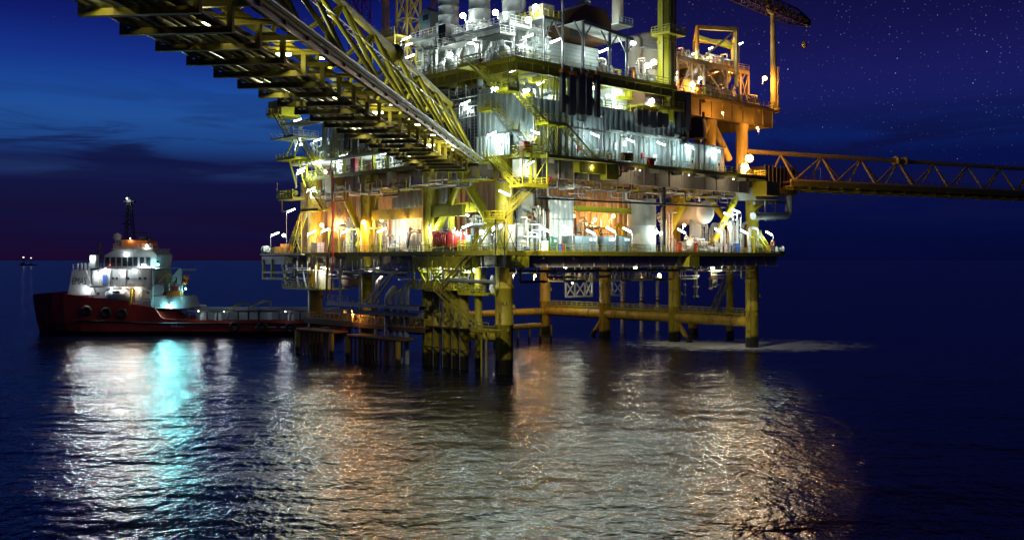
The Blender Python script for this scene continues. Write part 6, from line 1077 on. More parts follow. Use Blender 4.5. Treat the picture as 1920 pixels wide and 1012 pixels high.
for i in (-1, 1):
    for j in (-1, 1): m.beam(C(0, i, j), C(n, i, j), .16)
for k in range(n):
    for a_, b_ in (((-1, -1), (1, -1)), ((1, -1), (1, 1)), ((1, 1), (-1, 1)), ((-1, 1), (-1, -1))): m.beam(C(k, *a_), C(k + 1, *b_), .09); m.beam(C(k + 1, *a_), C(k + 1, *b_), .09)
mast = m.build('signal_mast', 'black', ship); m = MB(); m.tube((x0, 0, zb + (zt2 - zb) * .8), (x0, 0, zt2), .09, 6); m.box((x0 - 1.2, -.5, zt2 - 2.0), (x0 + 1.2, .5, zt2 - 1.7)); m.beam((x0 - .2, 0, zt2 - 3.6), (x0 + 2.0, 0, zt2 - 1.4), .1); m.beam((x0 - 1.8, 0, zb + 5.8), (x0 + 1.2, 0, zb + 5.8), .12); m.box((x0 - 1.6, -.2, zb + 4), (x0 - .8, .2, zb + 4.3)); m.build('mast_yard', 'black', mast)
m = MB(); m.lathe((x0 - 2.3, -1, sz(228, 445, -1)), [(.5, -.8), (.9, 0), (.8, .6), (.05, 1)], 14); m.build('radar_dome', 'ship_white', ship); m = MB(); m.beam((x0 + 2.2, 0, zb), (x0 + 2.2, 0, zb + 2.2), .14); m.beam((x0 + .8, 0, zb + 2.2), (x0 + 3.8, 0, zb + 2.2), .12, .2); m.build('radar_scanner', 'black', ship)
fl = blk('exhaust_casing', 'ship_white', ((168, 503), (168, 478), (180, 478), (178, 503)), -4.5, -2.5); blk('exhaust_casing', 'ship_white', ((168, 503), (168, 478), (180, 478), (178, 503)), 2.5, 4.5)
m = MB(); p = sp(187, 476, -3); m.tube((p[0], -3, p[2] - 3), (p[0], -3, p[2] + 2.6), .12, 8); m.lathe((p[0], -3, p[2] + 1.8), [(.2, -.4), (.5, 0), (.3, .5)], 10); m.lathe((p[0], -3, p[2] + .2), [(.2, -.6), (.55, 0), (.3, .5)], 10); m.build('searchlight_post', 'dark', ship)
m = MB(); p = sp(137, 507, -6); q = sp(163, 507, -6)
for y in (-6, 6): rail(m, (p[0], y, p[2]), (q[0], y, p[2]), 1.3, .9, .04)
for k in range(4): m.lathe((p[0] + .6 + k * .8, -5, p[2]), [(.22, 0), (.22, 1.5), (.3, 1.6)], 8)
m.build('railing', 'ship_white', ship)
for px, py, h_ in ((197, 534, 2.2), (204, 563, 2.4)): p = sp(px, py, -6.0); m = MB(); m.box((p[0] - .45, -6.1, p[2]), (p[0] + .45, -6.0, p[2] + h_)); d = m.build('deck_door', 'blue', ship); m = MB(); m.box((p[0] + .25, -6.16, p[2] + 1), (p[0] + .33, -6.1, p[2] + 1.1)); m.build('door_handle', 'galv', d)
m = MB(); p = sp(168, 537, -6.8); q = sp(287, 537, -6.8); m.box((p[0], -7.0, p[2] - .2), (q[0], -6.0, p[2])); rail(m, (p[0], -6.9, p[2]), (q[0], -6.9, p[2]), 1.0, 1.4, .03)
p = sp(190, 537, -6.5); m.build('side_gallery', 'ship_white', ship)
# plate seams, portholes, pipes, life rafts and rails that break up the white sides
m = MB()
for px in (175, 186, 210, 224, 238, 252, 266, 280): p = sp(px, 571, -6.03); q = sp(px, 506, -6.03); m.box((p[0], -6.025, p[2]), (p[0] + .07, -6.0, q[2]))
for py in (523, 548): p = sp(168, py, -6.03); q = sp(285, py, -6.03); m.box((p[0], -6.03, p[2]), (q[0], -6.0, p[2] + .07))
m.build('plate_seam', 'steel', hs)
for px, py in ((212, 522), (219, 522), (240, 522), (262, 522), (272, 522), (278, 548), (184, 550)): p = sp(px, py, -6.05); m = MB(); m.lathe((p[0], -6.0, p[2]), [(.3, 0), (.3, .05), (.22, .05), (.22, .02)], 12, (0, -1, 0)); m.build('porthole', 'glass', hs)
for px in (246, 254, 262): p = sp(px, 531, -6.5); m = MB(); m.lathe((p[0], -6.5, p[2]), [(.1, -.6), (.32, -.5), (.32, .5), (.1, .6)], 10, (1, 0, 0)); m.build('life_raft', 'ship_white', ship)
m = MB()
for px, y0, y1 in ((172, 570, 508), (207, 560, 506), (236, 536, 506), (283, 574, 500)): m.tube(sp(px, y0, -6.15), sp(px + 1, y1, -6.15), .09, 6)
p = sp(170, 560, -6.2); q = sp(286, 560, -6.2); m.tube(p, (q[0], p[1], p[2]), .08, 6); m.build('deck_pipe', 'dark', ship)
m = MB(); p = sp(212, 466, -5.2); q = sp(286, 466, -5.2); rail(m, (p[0], -5.1, p[2]), (q[0], -5.1, p[2]), 1.0, 1.1, .035)
for a_, b_ in (((180, 574), (300, 578)),): p = sp(*a_, -6.9); q = sp(*b_, -6.9); rail(m, (p[0], -6.95, 7.0), (q[0], -6.95, 6.2), 1.0, 1.3, .035)
m.build('railing', 'ship_white', ship)
m = MB()
for px in (305, 318, 330, 342): p = sp(px, 553, -5.2); m.tube((p[0], -5.3, p[2]), (p[0], -5.3, p[2] + 2.6), .1, 6)
for py in (536, 545): p = sp(300, py, -5.3); q = sp(345, py, -5.3); m.tube((p[0], -5.3, p[2]), (q[0], -5.3, p[2]), .08, 6)
m.build('winch_frame', 'galv', ship)
for px, h_ in ((225, 3.4), (258, 2.4), (266, 4.2), (281, 3.0)): p = sp(px, 450, -1); m = MB(); m.tube((p[0], -1, p[2] - .6), (p[0], -1, p[2] + h_), .04, 5); m.build('whip_aerial', 'dark', ship)
m = MB(); p = sp(262, 448, -2); m.box((p[0], -2.6, p[2] - .6), (p[0] + 1.5, -1.4, p[2] + .5)); m.lathe((p[0] + 2.2, -2, p[2]), [(.3, -.6), (.5, 0), (.1, .5)], 10); m.build('roof_box', 'dark', ship)
# rescue boat capsule and its davit
m = MB(); p = sp(222, 553, -6.9); m.lathe((p[0], -6.6, p[2]), [(.1, -3.0), (.8, -2.7), (1.25, -1.6), (1.3, 1.4), (.9, 2.5), (.1, 2.9)], 14, (1, 0, 0)); rb = m.build('rescue_boat', 'ship_white', ship); m = MB(); m.box((p[0] - .9, -8.0, p[2] + .5), (p[0] + .6, -7.75, p[2] + .9)); m.build('boat_window', 'glass', rb)
m = MB(); p = sp(268, 566, -6.8); m.beam((p[0] - 1, -6.8, p[2] - .5), (p[0] - .6, -6.8, p[2] + 3), .3); m.beam((p[0] - .6, -6.8, p[2] + 3), (p[0] + 1.6, -6.8, p[2] + 2.2), .3); m.beam((p[0] + 1.6, -6.8, p[2] + 2.2), (p[0] + 1.6, -6.8, p[2] - .8), .2); m.box((p[0] - 1.6, -6.9, p[2] - .9), (p[0] + 1.7, -6.4, p[2] + .6)); m.build('boat_davit', 'ship_white', ship)
m = MB(); p = sp(244, 563, -7); m.beam((p[0], -7.1, p[2] - 1), (p[0] + .4, -7.1, p[2] + 2.4), .35); m.build('davit_arm', 'yellow', ship); m = MB(); m.box((p[0] - .3, -6.05, p[2] - .6), (p[0] + .7, -6.0, p[2] + 2.6)); m.build('deck_door', 'rust', ship)
m = MB(); p = sp(297, 544, -5); m.lathe((p[0], -5.4, p[2]), [(1.3, 0), (1.3, .15), (.5, .2), (.5, 2.2), (1.3, 2.25), (1.3, 2.4)], 18, (0, 1, 0)); m.build('winch_reel', 'pink_white', ship)
blk('winch_house', 'ship_white', ((288, 578), (288, 556), (312, 553), (338, 556), (345, 578)), -5.5, 5.5)
for y in (-5.2, 4.8): blk('stern_gantry', 'ship_white', ((318, 545), (322, 520), (336, 503), (340, 504), (340, 545), (332, 545), (332, 517), (326, 527), (326, 545)), y, y + .5)
m = MB(); p = sp(338, 506, -5); m.beam((p[0], -5, p[2]), (p[0], 5, p[2]), .4); m.build('gantry_beam', 'ship_white', ship)
m = MB(); p = sp(298, 528, -5.5); q = sp(322, 514, -5.5); m.beam((p[0], -5.5, p[2]), (p[0] + 1.6, -5.5, q[2]), .2); m.beam((p[0] + 1.6, -5.5, q[2]), (q[0], -5.5, q[2]), .2); rail(m, (p[0] + 1.6, -5.5, q[2] - 2), (q[0], -5.5, q[2] - 2), 2, .8, .05); m.build('winch_stair', 'yellow', ship)
for px, py, r, mt in ((349, 520, .7, 'orange'), (347, 529, .6, 'orange'), (332, 524, .5, 'red')): p = sp(px, py, -4.5); m = MB(); m.lathe((p[0], -4.5, p[2]), [(.1, -r), (r, -r * .5), (r, r * .6), (.1, r)], 12); m.build('deck_tank', mt, ship)
blk('deck_container', 'orange', ((313, 555), (313, 546), (338, 545), (338, 555)), -5.6, -3.4); blk('deck_container', 'red', ((322, 545), (322, 536), (335, 536), (335, 545)), -5.4, -3.6)
# cargo rails, vents, yellow frames over the after deck
for y, py0, py1, mt in ((6.6, 574, 590, 'galv'), (-6.6, 582, 590, 'dark')):
    a = sp(350, 0, y)[0]; b = sp(640, 0, y)[0]; m = MB(); m.box((a, y - .4, 5.0), (b, y + .4, 5.5 if y > 0 else 5.3)); m.box((a, y - .3, 3.0), (a + .6, y + .3, 5.2))
    for k in range(16): c = a + (b - a) * k / 15; m.beam((c, y, 3), (c, y, 5), .3)
    if y > 0: m.box((a + 2, y + .1, 2.6), (b, y + .3, 5.0))
    m.build('cargo_rail', mt, ship)
m = MB(); a = sp(345, 0, 6)[0]; m.tube((a, 6.2, 6.2), (a + 5, 6.2, 5.7), .25, 8); m.build('rail_pipe', 'cyan_paint' if 'cyan_paint' in MT else 'white', ship)
for px in (382, 409, 546): p = sp(px, 598, -5.6); m = MB(); m.lathe((p[0], -5.6, 2.4), [(.75, 0), (.75, 1.7), (.6, 2.2), (.3, 2.45), (.02, 2.5)], 14); m.build('vent_dome', 'ship_white', ship)
for px, y in ((468, 6.4), (425, -6.4)): p = sp(px, 578, y); m = MB(); m.beam((p[0], y, 5.4), (p[0] + 3, y, 6.9), .25); m.beam((p[0] + 3, y, 6.9), (p[0] + 5, y, 6.7), .3); m.beam((p[0] + 5, y, 6.7), (p[0] + 4.6, y, 5.4), .2); m.beam((p[0] + 1.2, y - 1, 5.9), (p[0] + 4.2, y - 1, 6.9), .2); m.build('rail_crash_frame', 'yellow' if y > 0 else 'yellow_dull', ship)
m = MB(); a = sp(320, 0, -7)[0]; m.box((a, -7.28, 1.9), (a + 3, -7.23, 2.0)); m.box((a + 1.2, -7.28, 2.0), (a + 1.4, -7.23, 2.9)); m.box((a + .2, -7.28, 2.2), (a + .7, -7.23, 2.7)); m.build('draught_mark', 'white', hull)
m = MB(); a = sp(430, 0, -7)[0]
for k, w in enumerate((2.2, 4.5, 3, 5, 2)): m.box((a + k * 5.5, -7.27, 1.75), (a + k * 5.5 + w, -7.22, 1.9))
m.build('hull_marking', 'white', hull)
m = MB(); p = sp(502, 595, -6.9); m.box((p[0], -7.26, 3.4), (p[0] + .9, -7.2, 5)); m.build('hull_marking', 'white', hull)
def ship_lamp(px, py, y, lab, mat='ship_light', r=.32):
    p = sp(px, py, y); m = MB(); r *= .55; m.lathe((0, 0, 0), [(.02, -r), (r * .8, -r * .6), (r, 0), (r * .8, r * .6), (.02, r)], 12, (0, -1, -.15)); t = m.build('deck_lamp', mat, ship, label=lab); t.location = p
    if mat in GLOW:                                # added spot throws light outboard to strengthen the reflection on the sea
        lt = bpy.data.lights.new('added_beam', 'SPOT'); lt.energy = math.pi * GLOW[mat][1] * 12.6 * r * r * 1.9; lt.color = GLOW[mat][0]; lt.spot_size = R(165); lt.spot_blend = .5; lt.shadow_soft_size = .2; lo = bpy.data.objects.new('added_beam', lt); COL.objects.link(lo); lo.parent = t; lo.location = (0, -r - .15, 0); lo.rotation_euler = Vector((0, -1, -.3)).to_track_quat('-Z', 'Y').to_euler()
    m = MB(); m.lathe((0, 0, 0), [(r * .5, -r - .3), (r * .75, -r - .1), (r * .75, -r * .6)], 12, (0, -1, -.15)); m.build('lamp_housing', 'dark', t)
for a_ in ((296, 496, -5.9, 'dazzling cyan white floodlight on the corner of the vessel wheelhouse', 'cyan_light', .5), (315, 572, -6.2, 'dazzling cyan white floodlight low on the vessel winch deck', 'cyan_light', .5), (348, 541, -5.8, 'cyan white lamp at the vessel stern gantry foot', 'cyan_light', .4), (268, 497, -6, 'white lamp before the vessel wheelhouse windows', 'ship_light', .5), (275, 460, -5.5, 'warm lamp on the vessel wheelhouse roof', 'warm_light', .38),
           (198, 505, -6.9, 'white lamp above the upper blue door of the vessel', 'ship_light', .36), (228, 508, -6.9, 'white lamp midway along the vessel deck house', 'ship_light', .36), (250, 505, -6.9, 'small white lamp under the vessel bridge wing', 'ship_light', .25), (181, 512, -6.9, 'white lamp beside the vessel forecastle slope', 'ship_light', .4), (162, 539, -6.9, 'white lamp low on the vessel forecastle', 'ship_light', .42),
           (172, 481, -5, 'white lamp on the vessel exhaust casing', 'ship_light', .36), (232, 540, -7.4, 'warm lamp over the vessel rescue boat', 'warm_light', .42), (255, 540, -7.4, 'warm lamp beside the vessel boat davit', 'warm_light', .42), (209, 540, -7.4, 'white lamp over the lower blue door of the vessel', 'ship_light', .3), (238, 372, -1, 'white masthead lamp of the vessel', 'ship_light', .3), (206, 497, -5.6, 'small red side lamp of the vessel', 'red_light', .18), (236, 474, -5.4, 'white lamp on the vessel wheelhouse roof edge', 'ship_light', .25), (244, 447, -3.6, 'warm lamp over the orange top of the vessel wheelhouse', 'warm_light', .22), (372, 583, -8.3, 'white lamp over the first white vent of the vessel after deck', 'ship_light', .22), (420, 584, -8.3, 'white lamp over the second white vent of the vessel after deck', 'ship_light', .22), (535, 584, -8.3, 'white lamp by the last white vent of the vessel after deck', 'ship_light', .22)): ship_lamp(*a_)
for px, py, lab, dd in ((48, 481, 'farther left distant ship, a bright white speck on the dark horizon', 3000), (62, 482.5, 'smaller distant ship, the dimmer white speck on the dark horizon', 3100)):
    x = (px - 960) / F * dd; s = wthing('distant_ship', lab, 'ship', (x, dd, 0)); k = .42 if px < 50 else .3; m = MB(); m.prism([(-32 * k, -6, -1), (26 * k, -6, -1), (34 * k, -6, 9 * k), (-34 * k, -6, 9 * k)], (0, 12, 0)); m.build('hull', 'black', s); m = MB(); m.box((-28 * k, -5, 9 * k), (-12 * k, 5, 22 * k)); m.build('deck_house', 'ship_white', s)
    z = EYE - (py - HY) / F * dd; m = MB(); m.lathe((-3, -7, z - 2), [(.1, -3.5 * k), (5 * k, -1), (5.4 * k, .8), (.1, 4.2 * k)], 10); m.build('deck_light', 'far_light', s); m = MB(); m.beam((-3, -7, 9 * k), (-3, -7, z - 3), 1); m.build('lamp_mast', 'dark', s)
# white water stirred up round the right-hand legs
m = bpy.data.materials.new('foam'); m.use_nodes = True; N, L = nodes(m.node_tree)
tc = N('ShaderNodeTexCoord'); mp = N('ShaderNodeMapping'); mp.inputs['Scale'].default_value = (.06, .16, 1); L(tc.outputs['Object'], mp.inputs[0])
n1 = N('ShaderNodeTexNoise', i_Scale=4.5, i_Detail=9., i_Roughness=.75, i_Distortion=.8); L(mp.outputs[0], n1.inputs['Vector'])
sxx = N('ShaderNodeVectorMath', operation='LENGTH'); mp2 = N('ShaderNodeMapping'); mp2.inputs['Scale'].default_value = (1 / 30., 1 / 19., 0); L(tc.outputs['Object'], mp2.inputs[0]); L(mp2.outputs[0], sxx.inputs[0])
fo_ = N('ShaderNodeMath', operation='SUBTRACT'); fo_.inputs[0].default_value = 1.0; L(sxx.outputs['Value'], fo_.inputs[1])
ad = N('ShaderNodeMath', operation='MULTIPLY_ADD'); L(fo_.outputs[0], ad.inputs[0]); ad.inputs[1].default_value = .42; L(n1.outputs[0], ad.inputs[2])
mr = N('ShaderNodeMapRange', interpolation_type='SMOOTHSTEP'); L(ad.outputs[0], mr.inputs[0]); mr.inputs[1].default_value = .60; mr.inputs[2].default_value = .76; mr.inputs[4].default_value = .9
edge = N('ShaderNodeMath', operation='MULTIPLY'); L(mr.outputs[0], edge.inputs[0]); e2 = N('ShaderNodeMapRange'); L(fo_.outputs[0], e2.inputs[0]); e2.inputs[1].default_value = 0.02; e2.inputs[2].default_value = .25; L(e2.outputs[0], edge.inputs[1])
df = N('ShaderNodeBsdfDiffuse'); df.inputs[0].default_value = (.72, .80, .88, 1); tr = N('ShaderNodeBsdfTransparent'); ms = N('ShaderNodeMixShader'); L(edge.outputs[0], ms.inputs[0]); L(tr.outputs[0], ms.inputs[1]); L(df.outputs[0], ms.inputs[2]); ou = N('ShaderNodeOutputMaterial'); L(ms.outputs[0], ou.inputs[0]); MT['foam'] = m
mb = MB(); mb.add([(-31, -20, .05), (31, -20, .05), (31, 20, .05), (-31, 20, .05)], [(0, 1, 2, 3)]); fm = mb.build('sea_foam', 'foam'); fm.location = (45, 189, 0); fm['kind'] = 'stuff'
# ------------------------------------------------------------------ pipework and small machinery filling the decks
rnd = random.Random(11)
SEEN = {}
def lab(col, noun, where):
    k = (col, noun, where); n = SEEN.get(k, 0); SEEN[k] = n + 1
    return '%s%s %s %s' % ('' if n == 0 else ORD[min(n, 15)] + ' ', col, noun, where)
CN = {'module_paint': 'tan', 'white': 'white', 'grey': 'pale grey', 'galv': 'galvanised', 'steel': 'dull steel', 'yellow': 'yellow', 'red': 'red', 'cream': 'cream', 'rust': 'rusty', 'dark': 'dark', 'blue_grey': 'blue grey', 'orange_steel': 'orange brown'}
def pipes_vertical(u, v, z, ax, ln, h, n, mat, where, rr=(.08, .2)):
    t = thing('pipe_bank', lab(CN[mat], 'upright pipe bank', where), 'pipes', u, v, z, None, 0 if ax == 'u' else R(90))
    for i in range(n):
        x = ln * (i + .5) / n - ln / 2 + rnd.uniform(-.1, .1); r = rnd.uniform(*rr); y = rnd.uniform(-.5, .5); k = rnd.random(); hh = h * rnd.uniform(.65, 1)
        m = MB(); P = [(x, y, 0), (x, y, hh)]
        if k < .35: P += [(x + rnd.choice((-1, 1)) * rnd.uniform(.6, 1.6), y, hh)]; 
        elif k < .6: P += [(x, y + 1.4, hh)]
        m.pipe(P, r, 8)
        for q in range(rnd.randint(0, 2)): zz = rnd.uniform(.2, .8) * hh; m.lathe((x, y, zz), [(r * 1.8, -.06), (r * 1.8, .06)], 8)
        if k > .75: zz = hh * rnd.uniform(.25, .5); m.lathe((x, y, zz), [(r, -.45), (r * 2.1, -.15), (r * 2.1, .15), (r, .45)], 8)
        m.build('pipe', mat if rnd.random() < .75 else rnd.choice(('galv', 'white', 'grey', 'rust')), t)
    m = MB(); 
    for zz in (h * .3, h * .7): m.beam((-ln / 2, .35, zz), (ln / 2, .35, zz), .12)
    m.build('pipe_rail', 'steel', t); return t
def pipes_level(u, v, z, ax, ln, n, mat, where, depth=2.0, drops=3):
    t = thing('pipe_rack', lab(CN[mat], 'rack of level pipes', where), 'pipes', u, v, z, None, 0 if ax == 'u' else R(90)); m = MB()
    for k in range(max(2, int(ln / 3.5)) + 1):
        x = -ln / 2 + ln * k / max(2, int(ln / 3.5)); m.beam((x, 0, 0), (x, depth, 0), .16, .2); m.beam((x, 0, 0), (x, 0, 1.6), .12); m.beam((x, depth, 0), (x, depth, 1.6), .12)
    m.build('rack_frame', rnd.choice(('white', 'galv', 'yellow')), t)
    for i in range(n):
        r = rnd.uniform(.07, .2); y = depth * (i + .5) / n; m = MB(); P = [(-ln / 2 - .3, y, .1 + r), (ln / 2 + .3, y, .1 + r)]
        if rnd.random() < .6: x = rnd.uniform(-.3, .3) * ln; P = [(-ln / 2 - .3, y, .1 + r), (x, y, .1 + r), (x, y, .1 + r + rnd.choice((-1.6, -1.0, .9))), (ln / 2, y, 0)]; P[3] = (ln / 2, y, P[2][2])
        m.pipe(P, r, 8); m.build('pipe', mat if rnd.random() < .7 else rnd.choice(('galv', 'rust', 'white', 'steel')), t)
    return t
def manifold(u, v, z, ax, mat, where, n=5, s=1.0):
    t = thing('valve_manifold', lab(CN[mat], 'valve manifold', where), 'valves', u, v, z, None, 0 if ax == 'u' else R(90)); ln = n * .75 * s
    m = MB(); m.tube((-ln / 2, 0, .5 * s), (ln / 2, 0, .5 * s), .2 * s, 10); m.tube((-ln / 2, .3, 2.0 * s), (ln / 2, .3, 2.0 * s), .14 * s, 10); m.build('header_pipe', mat, t)
    for i in range(n):
        x = -ln / 2 + (i + .5) * .75 * s; m = MB(); m.pipe([(x, 0, .5 * s), (x, 0, 1.7 * s), (x, .3, 2.0 * s)], .1 * s, 8); m.lathe((x, 0, 1.15 * s), [(.1, -.3 * s), (.24 * s, -.1), (.24 * s, .1), (.1, .3 * s)], 8); b = m.build('valve', mat if i % 3 else rnd.choice(('red', 'galv', 'grey')), t)
        m = MB(); m.tube((x, -.2 * s, 1.15 * s), (x, -.5 * s, 1.15 * s), .04, 6); m.ring((x, -.5 * s, 1.15 * s), .24 * s, .04, (0, 1, 0), 12, 4); m.build('handwheel', rnd.choice(('red', 'yellow', 'galv', 'dark')), b)
    m = MB(); [m.beam((x, .1, 0), (x, .1, .4 * s), .14) for x in (-ln / 2 + .2, ln / 2 - .2)]; m.build('stand', 'steel', t); return t
def pump(u, v, z, ax, mat, where, s=1.0):
    t = thing('pump_skid', lab(CN[mat], 'pump skid', where), 'pump', u, v, z, None, 0 if ax == 'u' else R(90))
    m = MB(); m.box((-1.4 * s, -.5 * s, 0), (1.4 * s, .5 * s, .25 * s)); m.build('skid', 'dark', t); m = MB(); m.lathe((-.6 * s, 0, .75 * s), [(.3 * s, -.65 * s), (.42 * s, -.55 * s), (.42 * s, .45 * s), (.25 * s, .6 * s)], 12, (1, 0, 0)); m.box((-.9 * s, -.3 * s, .25 * s), (-.3 * s, .3 * s, .5 * s)); m.box((-.8 * s, -.2 * s, 1.1 * s), (-.4 * s, .2 * s, 1.35 * s)); m.build('motor', mat, t)
    m = MB(); m.lathe((.75 * s, 0, .75 * s), [(.2 * s, -.3 * s), (.5 * s, -.2 * s), (.5 * s, .25 * s), (.3 * s, .4 * s)], 12, (1, 0, 0)); m.build('pump_casing', mat, t); m = MB(); m.pipe([(.75 * s, 0, 1.2 * s), (.75 * s, 0, 2.4 * s), (.75 * s, 1.2 * s, 2.4 * s)], .14 * s, 8); m.pipe([(1.1 * s, 0, .75 * s), (2.0 * s, 0, .75 * s), (2.0 * s, 0, 2.0 * s)], .16 * s, 8); m.build('pipe', 'galv', t); return t
def vessel(u, v, z, mat, where, r=.8, h=3.5):
    t = thing('upright_vessel', lab(CN[mat], 'round topped vessel', where), 'vessel', u, v, z); m = MB(); m.lathe((0, 0, 0), [(r * .3, .5), (r, .9), (r, h), (r * .75, h + r * .35), (r * .2, h + r * .5)], 16); m.build('vessel_shell', mat, t); m = MB()
    for a in range(4): m.beam((r * .75 * math.cos(a * 1.57 + .7), r * .75 * math.sin(a * 1.57 + .7), 0), (r * .75 * math.cos(a * 1.57 + .7), r * .75 * math.sin(a * 1.57 + .7), 1.2), .14)
    m.build('vessel_leg', 'steel', t); m = MB(); m.pipe([(0, 0, h + r * .4), (0, 0, h + 1.1), (r * 1.8, 0, h + 1.1), (r * 1.8, 0, 0)], .11, 8); m.pipe([(-r, 0, h * .6), (-r * 1.8, 0, h * .6), (-r * 1.8, 0, 0)], .09, 8); m.build('pipe', 'galv', t); m = MB(); m.ring((0, 0, h * .65), r * 1.01, .05); m.ring((0, 0, h * .35), r * 1.01, .05); m.build('seam_ring', mat, t); return t
def drum(u, v, z, ax, mat, where, r=.8, l=3.5):
    t = thing('lying_vessel', lab(CN[mat], 'lying vessel', where), 'vessel', u, v, z, None, 0 if ax == 'u' else R(90)); m = MB(); m.lathe((0, 0, r + .6), [(.05, -l / 2 - r * .45), (r * .7, -l / 2 - r * .3), (r, -l / 2), (r, l / 2), (r * .7, l / 2 + r * .3), (.05, l / 2 + r * .45)], 16, (1, 0, 0)); m.build('vessel_shell', mat, t); m = MB(); [m.box((x - .12, -r * .7, 0), (x + .12, r * .7, r + .3)) for x in (-l * .3, l * .3)]; m.build('saddle', 'steel', t); m = MB(); m.pipe([(l * .2, 0, 2 * r + .5), (l * .2, 0, 2 * r + 1.6), (l * .2, 1.5, 2 * r + 1.6)], .13, 8); m.lathe((-l * .25, 0, 2 * r + .55), [(.3, 0), (.3, .25), (.38, .25), (.38, .35)], 10); m.build('nozzle', 'galv', t); return t
def cabinet(u, v, z, ax, mat, where, w=1.2, h=2.0):
    t = thing('control_cabinet', lab(CN.get(mat, mat), 'control cabinet', where), 'cabinet', u, v, z, None, 0 if ax == 'u' else R(90)); m = MB(); m.box((-w / 2, 0, .1), (w / 2, .7, h)); m.build('cabinet_shell', mat, t); m = MB(); m.box((-w / 2 + .06, -.04, .25), (-.02, 0, h - .1)); m.build('cabinet_door', mat, t); m = MB(); m.box((.02, -.04, .25), (w / 2 - .06, 0, h - .1)); m.build('cabinet_door', mat, t); m = MB(); m.box((-w / 2 - .05, -.06, h), (w / 2 + .05, .76, h + .06)); m.build('rain_hood', 'galv', t); return t
def portal(u, v, z, ax, mat, where, w=3, h=3.2):
    t = thing('portal_frame', lab(CN[mat], 'portal frame', where), 'frame', u, v, z, None, 0 if ax == 'u' else R(90)); m = MB(); m.beam((-w / 2, 0, 0), (-w / 2, 0, h), .2); m.build('frame_post', mat, t); m = MB(); m.beam((w / 2, 0, 0), (w / 2, 0, h), .2); m.build('frame_post', mat, t); m = MB(); m.beam((-w / 2 - .3, 0, h), (w / 2 + .3, 0, h), .24, .3); m.beam((-w / 2, 0, h - .8), (-w / 2 + .8, 0, h), .12); m.beam((w / 2, 0, h - .8), (w / 2 - .8, 0, h), .12); m.build('frame_beam', mat, t); return t
def ladder(u, v, z, ax, where, h=6, mat='white'):
    t = thing('caged_ladder', lab(CN[mat], 'caged ladder', where), 'ladder', u, v, z, None, 0 if ax == 'u' else R(90)); m = MB(); [m.beam((x, 0, 0), (x, 0, h), .07) for x in (-.25, .25)]; [m.beam((-.25, 0, k * .35), (.25, 0, k * .35), .045) for k in range(1, int(h / .35))]; m.build('ladder_rungs', mat, t); m = MB(); [m.ring((0, -.4, k), .42, .035, n=10, m=4) for k in range(2, int(h) + 1)]; m.build('ladder_cage', mat, t); return t
def platform(u, v, z, ax, where, w=5, d=2.5, legs=3, mat='white'):
    t = thing('access_platform', lab(CN[mat], 'railed access platform', where), 'platform', u, v, z, None, 0 if ax == 'u' else R(90)); m = MB(); m.box((-w / 2, 0, -.15), (w / 2, d, 0)); m.build('platform_floor', 'steel', t); m = MB(); rail(m, (-w / 2, 0, 0), (w / 2, 0, 0), 1.1, 1.1, .045); rail(m, (-w / 2, 0, 0), (-w / 2, d, 0), 1.1, 1.1, .045); rail(m, (w / 2, 0, 0), (w / 2, d, 0), 1.1, 1.1, .045); m.build('railing', mat, t)
    for x in (-w / 2 + .2, w / 2 - .2): m = MB(); m.beam((x, .2, -legs), (x, .2, -.15), .18); m.beam((x, .2, -1.4), (x - .9 * (1 if x > 0 else -1), .2, -.15), .12); m.build('platform_leg', mat, t)
    return t
def loop(u, v, z, ax, mat, where, r=.35, w=3, h=4):
    t = thing('pipe_loop', lab(CN[mat], 'thick looped pipe', where), 'pipe', u, v, z, None, 0 if ax == 'u' else R(90)); m = MB(); m.pipe([(-w / 2, 0, 0), (-w / 2, 0, h), (w / 2, 0, h), (w / 2, 0, h * .3), (w / 2 + 1.5, 0, h * .3)], r, 12, r * 3); m.build('pipe_run', mat, t); m = MB(); [m.ring((-w / 2, 0, k), r * 1.2, r * .25) for k in (h * .3, h * .62)]; m.build('pipe_flange', 'galv', t); return t
def tray(p, q, where, mat='steel', w=.7, hang=1.2):
    t = thing('cable_tray', lab(CN[mat], 'cable tray', where), 'cable tray', 0, 0, 0); P, Q = Vector(p), Vector(q); m = MB(); m.beam(P, Q, w, .12); m.build('tray_channel', mat, t); m = MB(); n = max(2, int((Q - P).length / 3)); [m.beam(P + (Q - P) * (k / n) + Vector((0, 0, -.1)), P + (Q - P) * (k / n) + Vector((0, 0, hang)), .08) for k in range(n + 1)]; m.build('tray_hanger', 'galv', t); m = MB(); sd = (Q - P).cross(Vector((0, 0, 1))).normalized(); [m.tube(P + sd * (w * (i - 1) * .28) + Vector((0, 0, .12)), Q + sd * (w * (i - 1) * .28) + Vector((0, 0, .12)), .06, 6) for i in range(3)]; m.build('cable', 'dark', t); return t
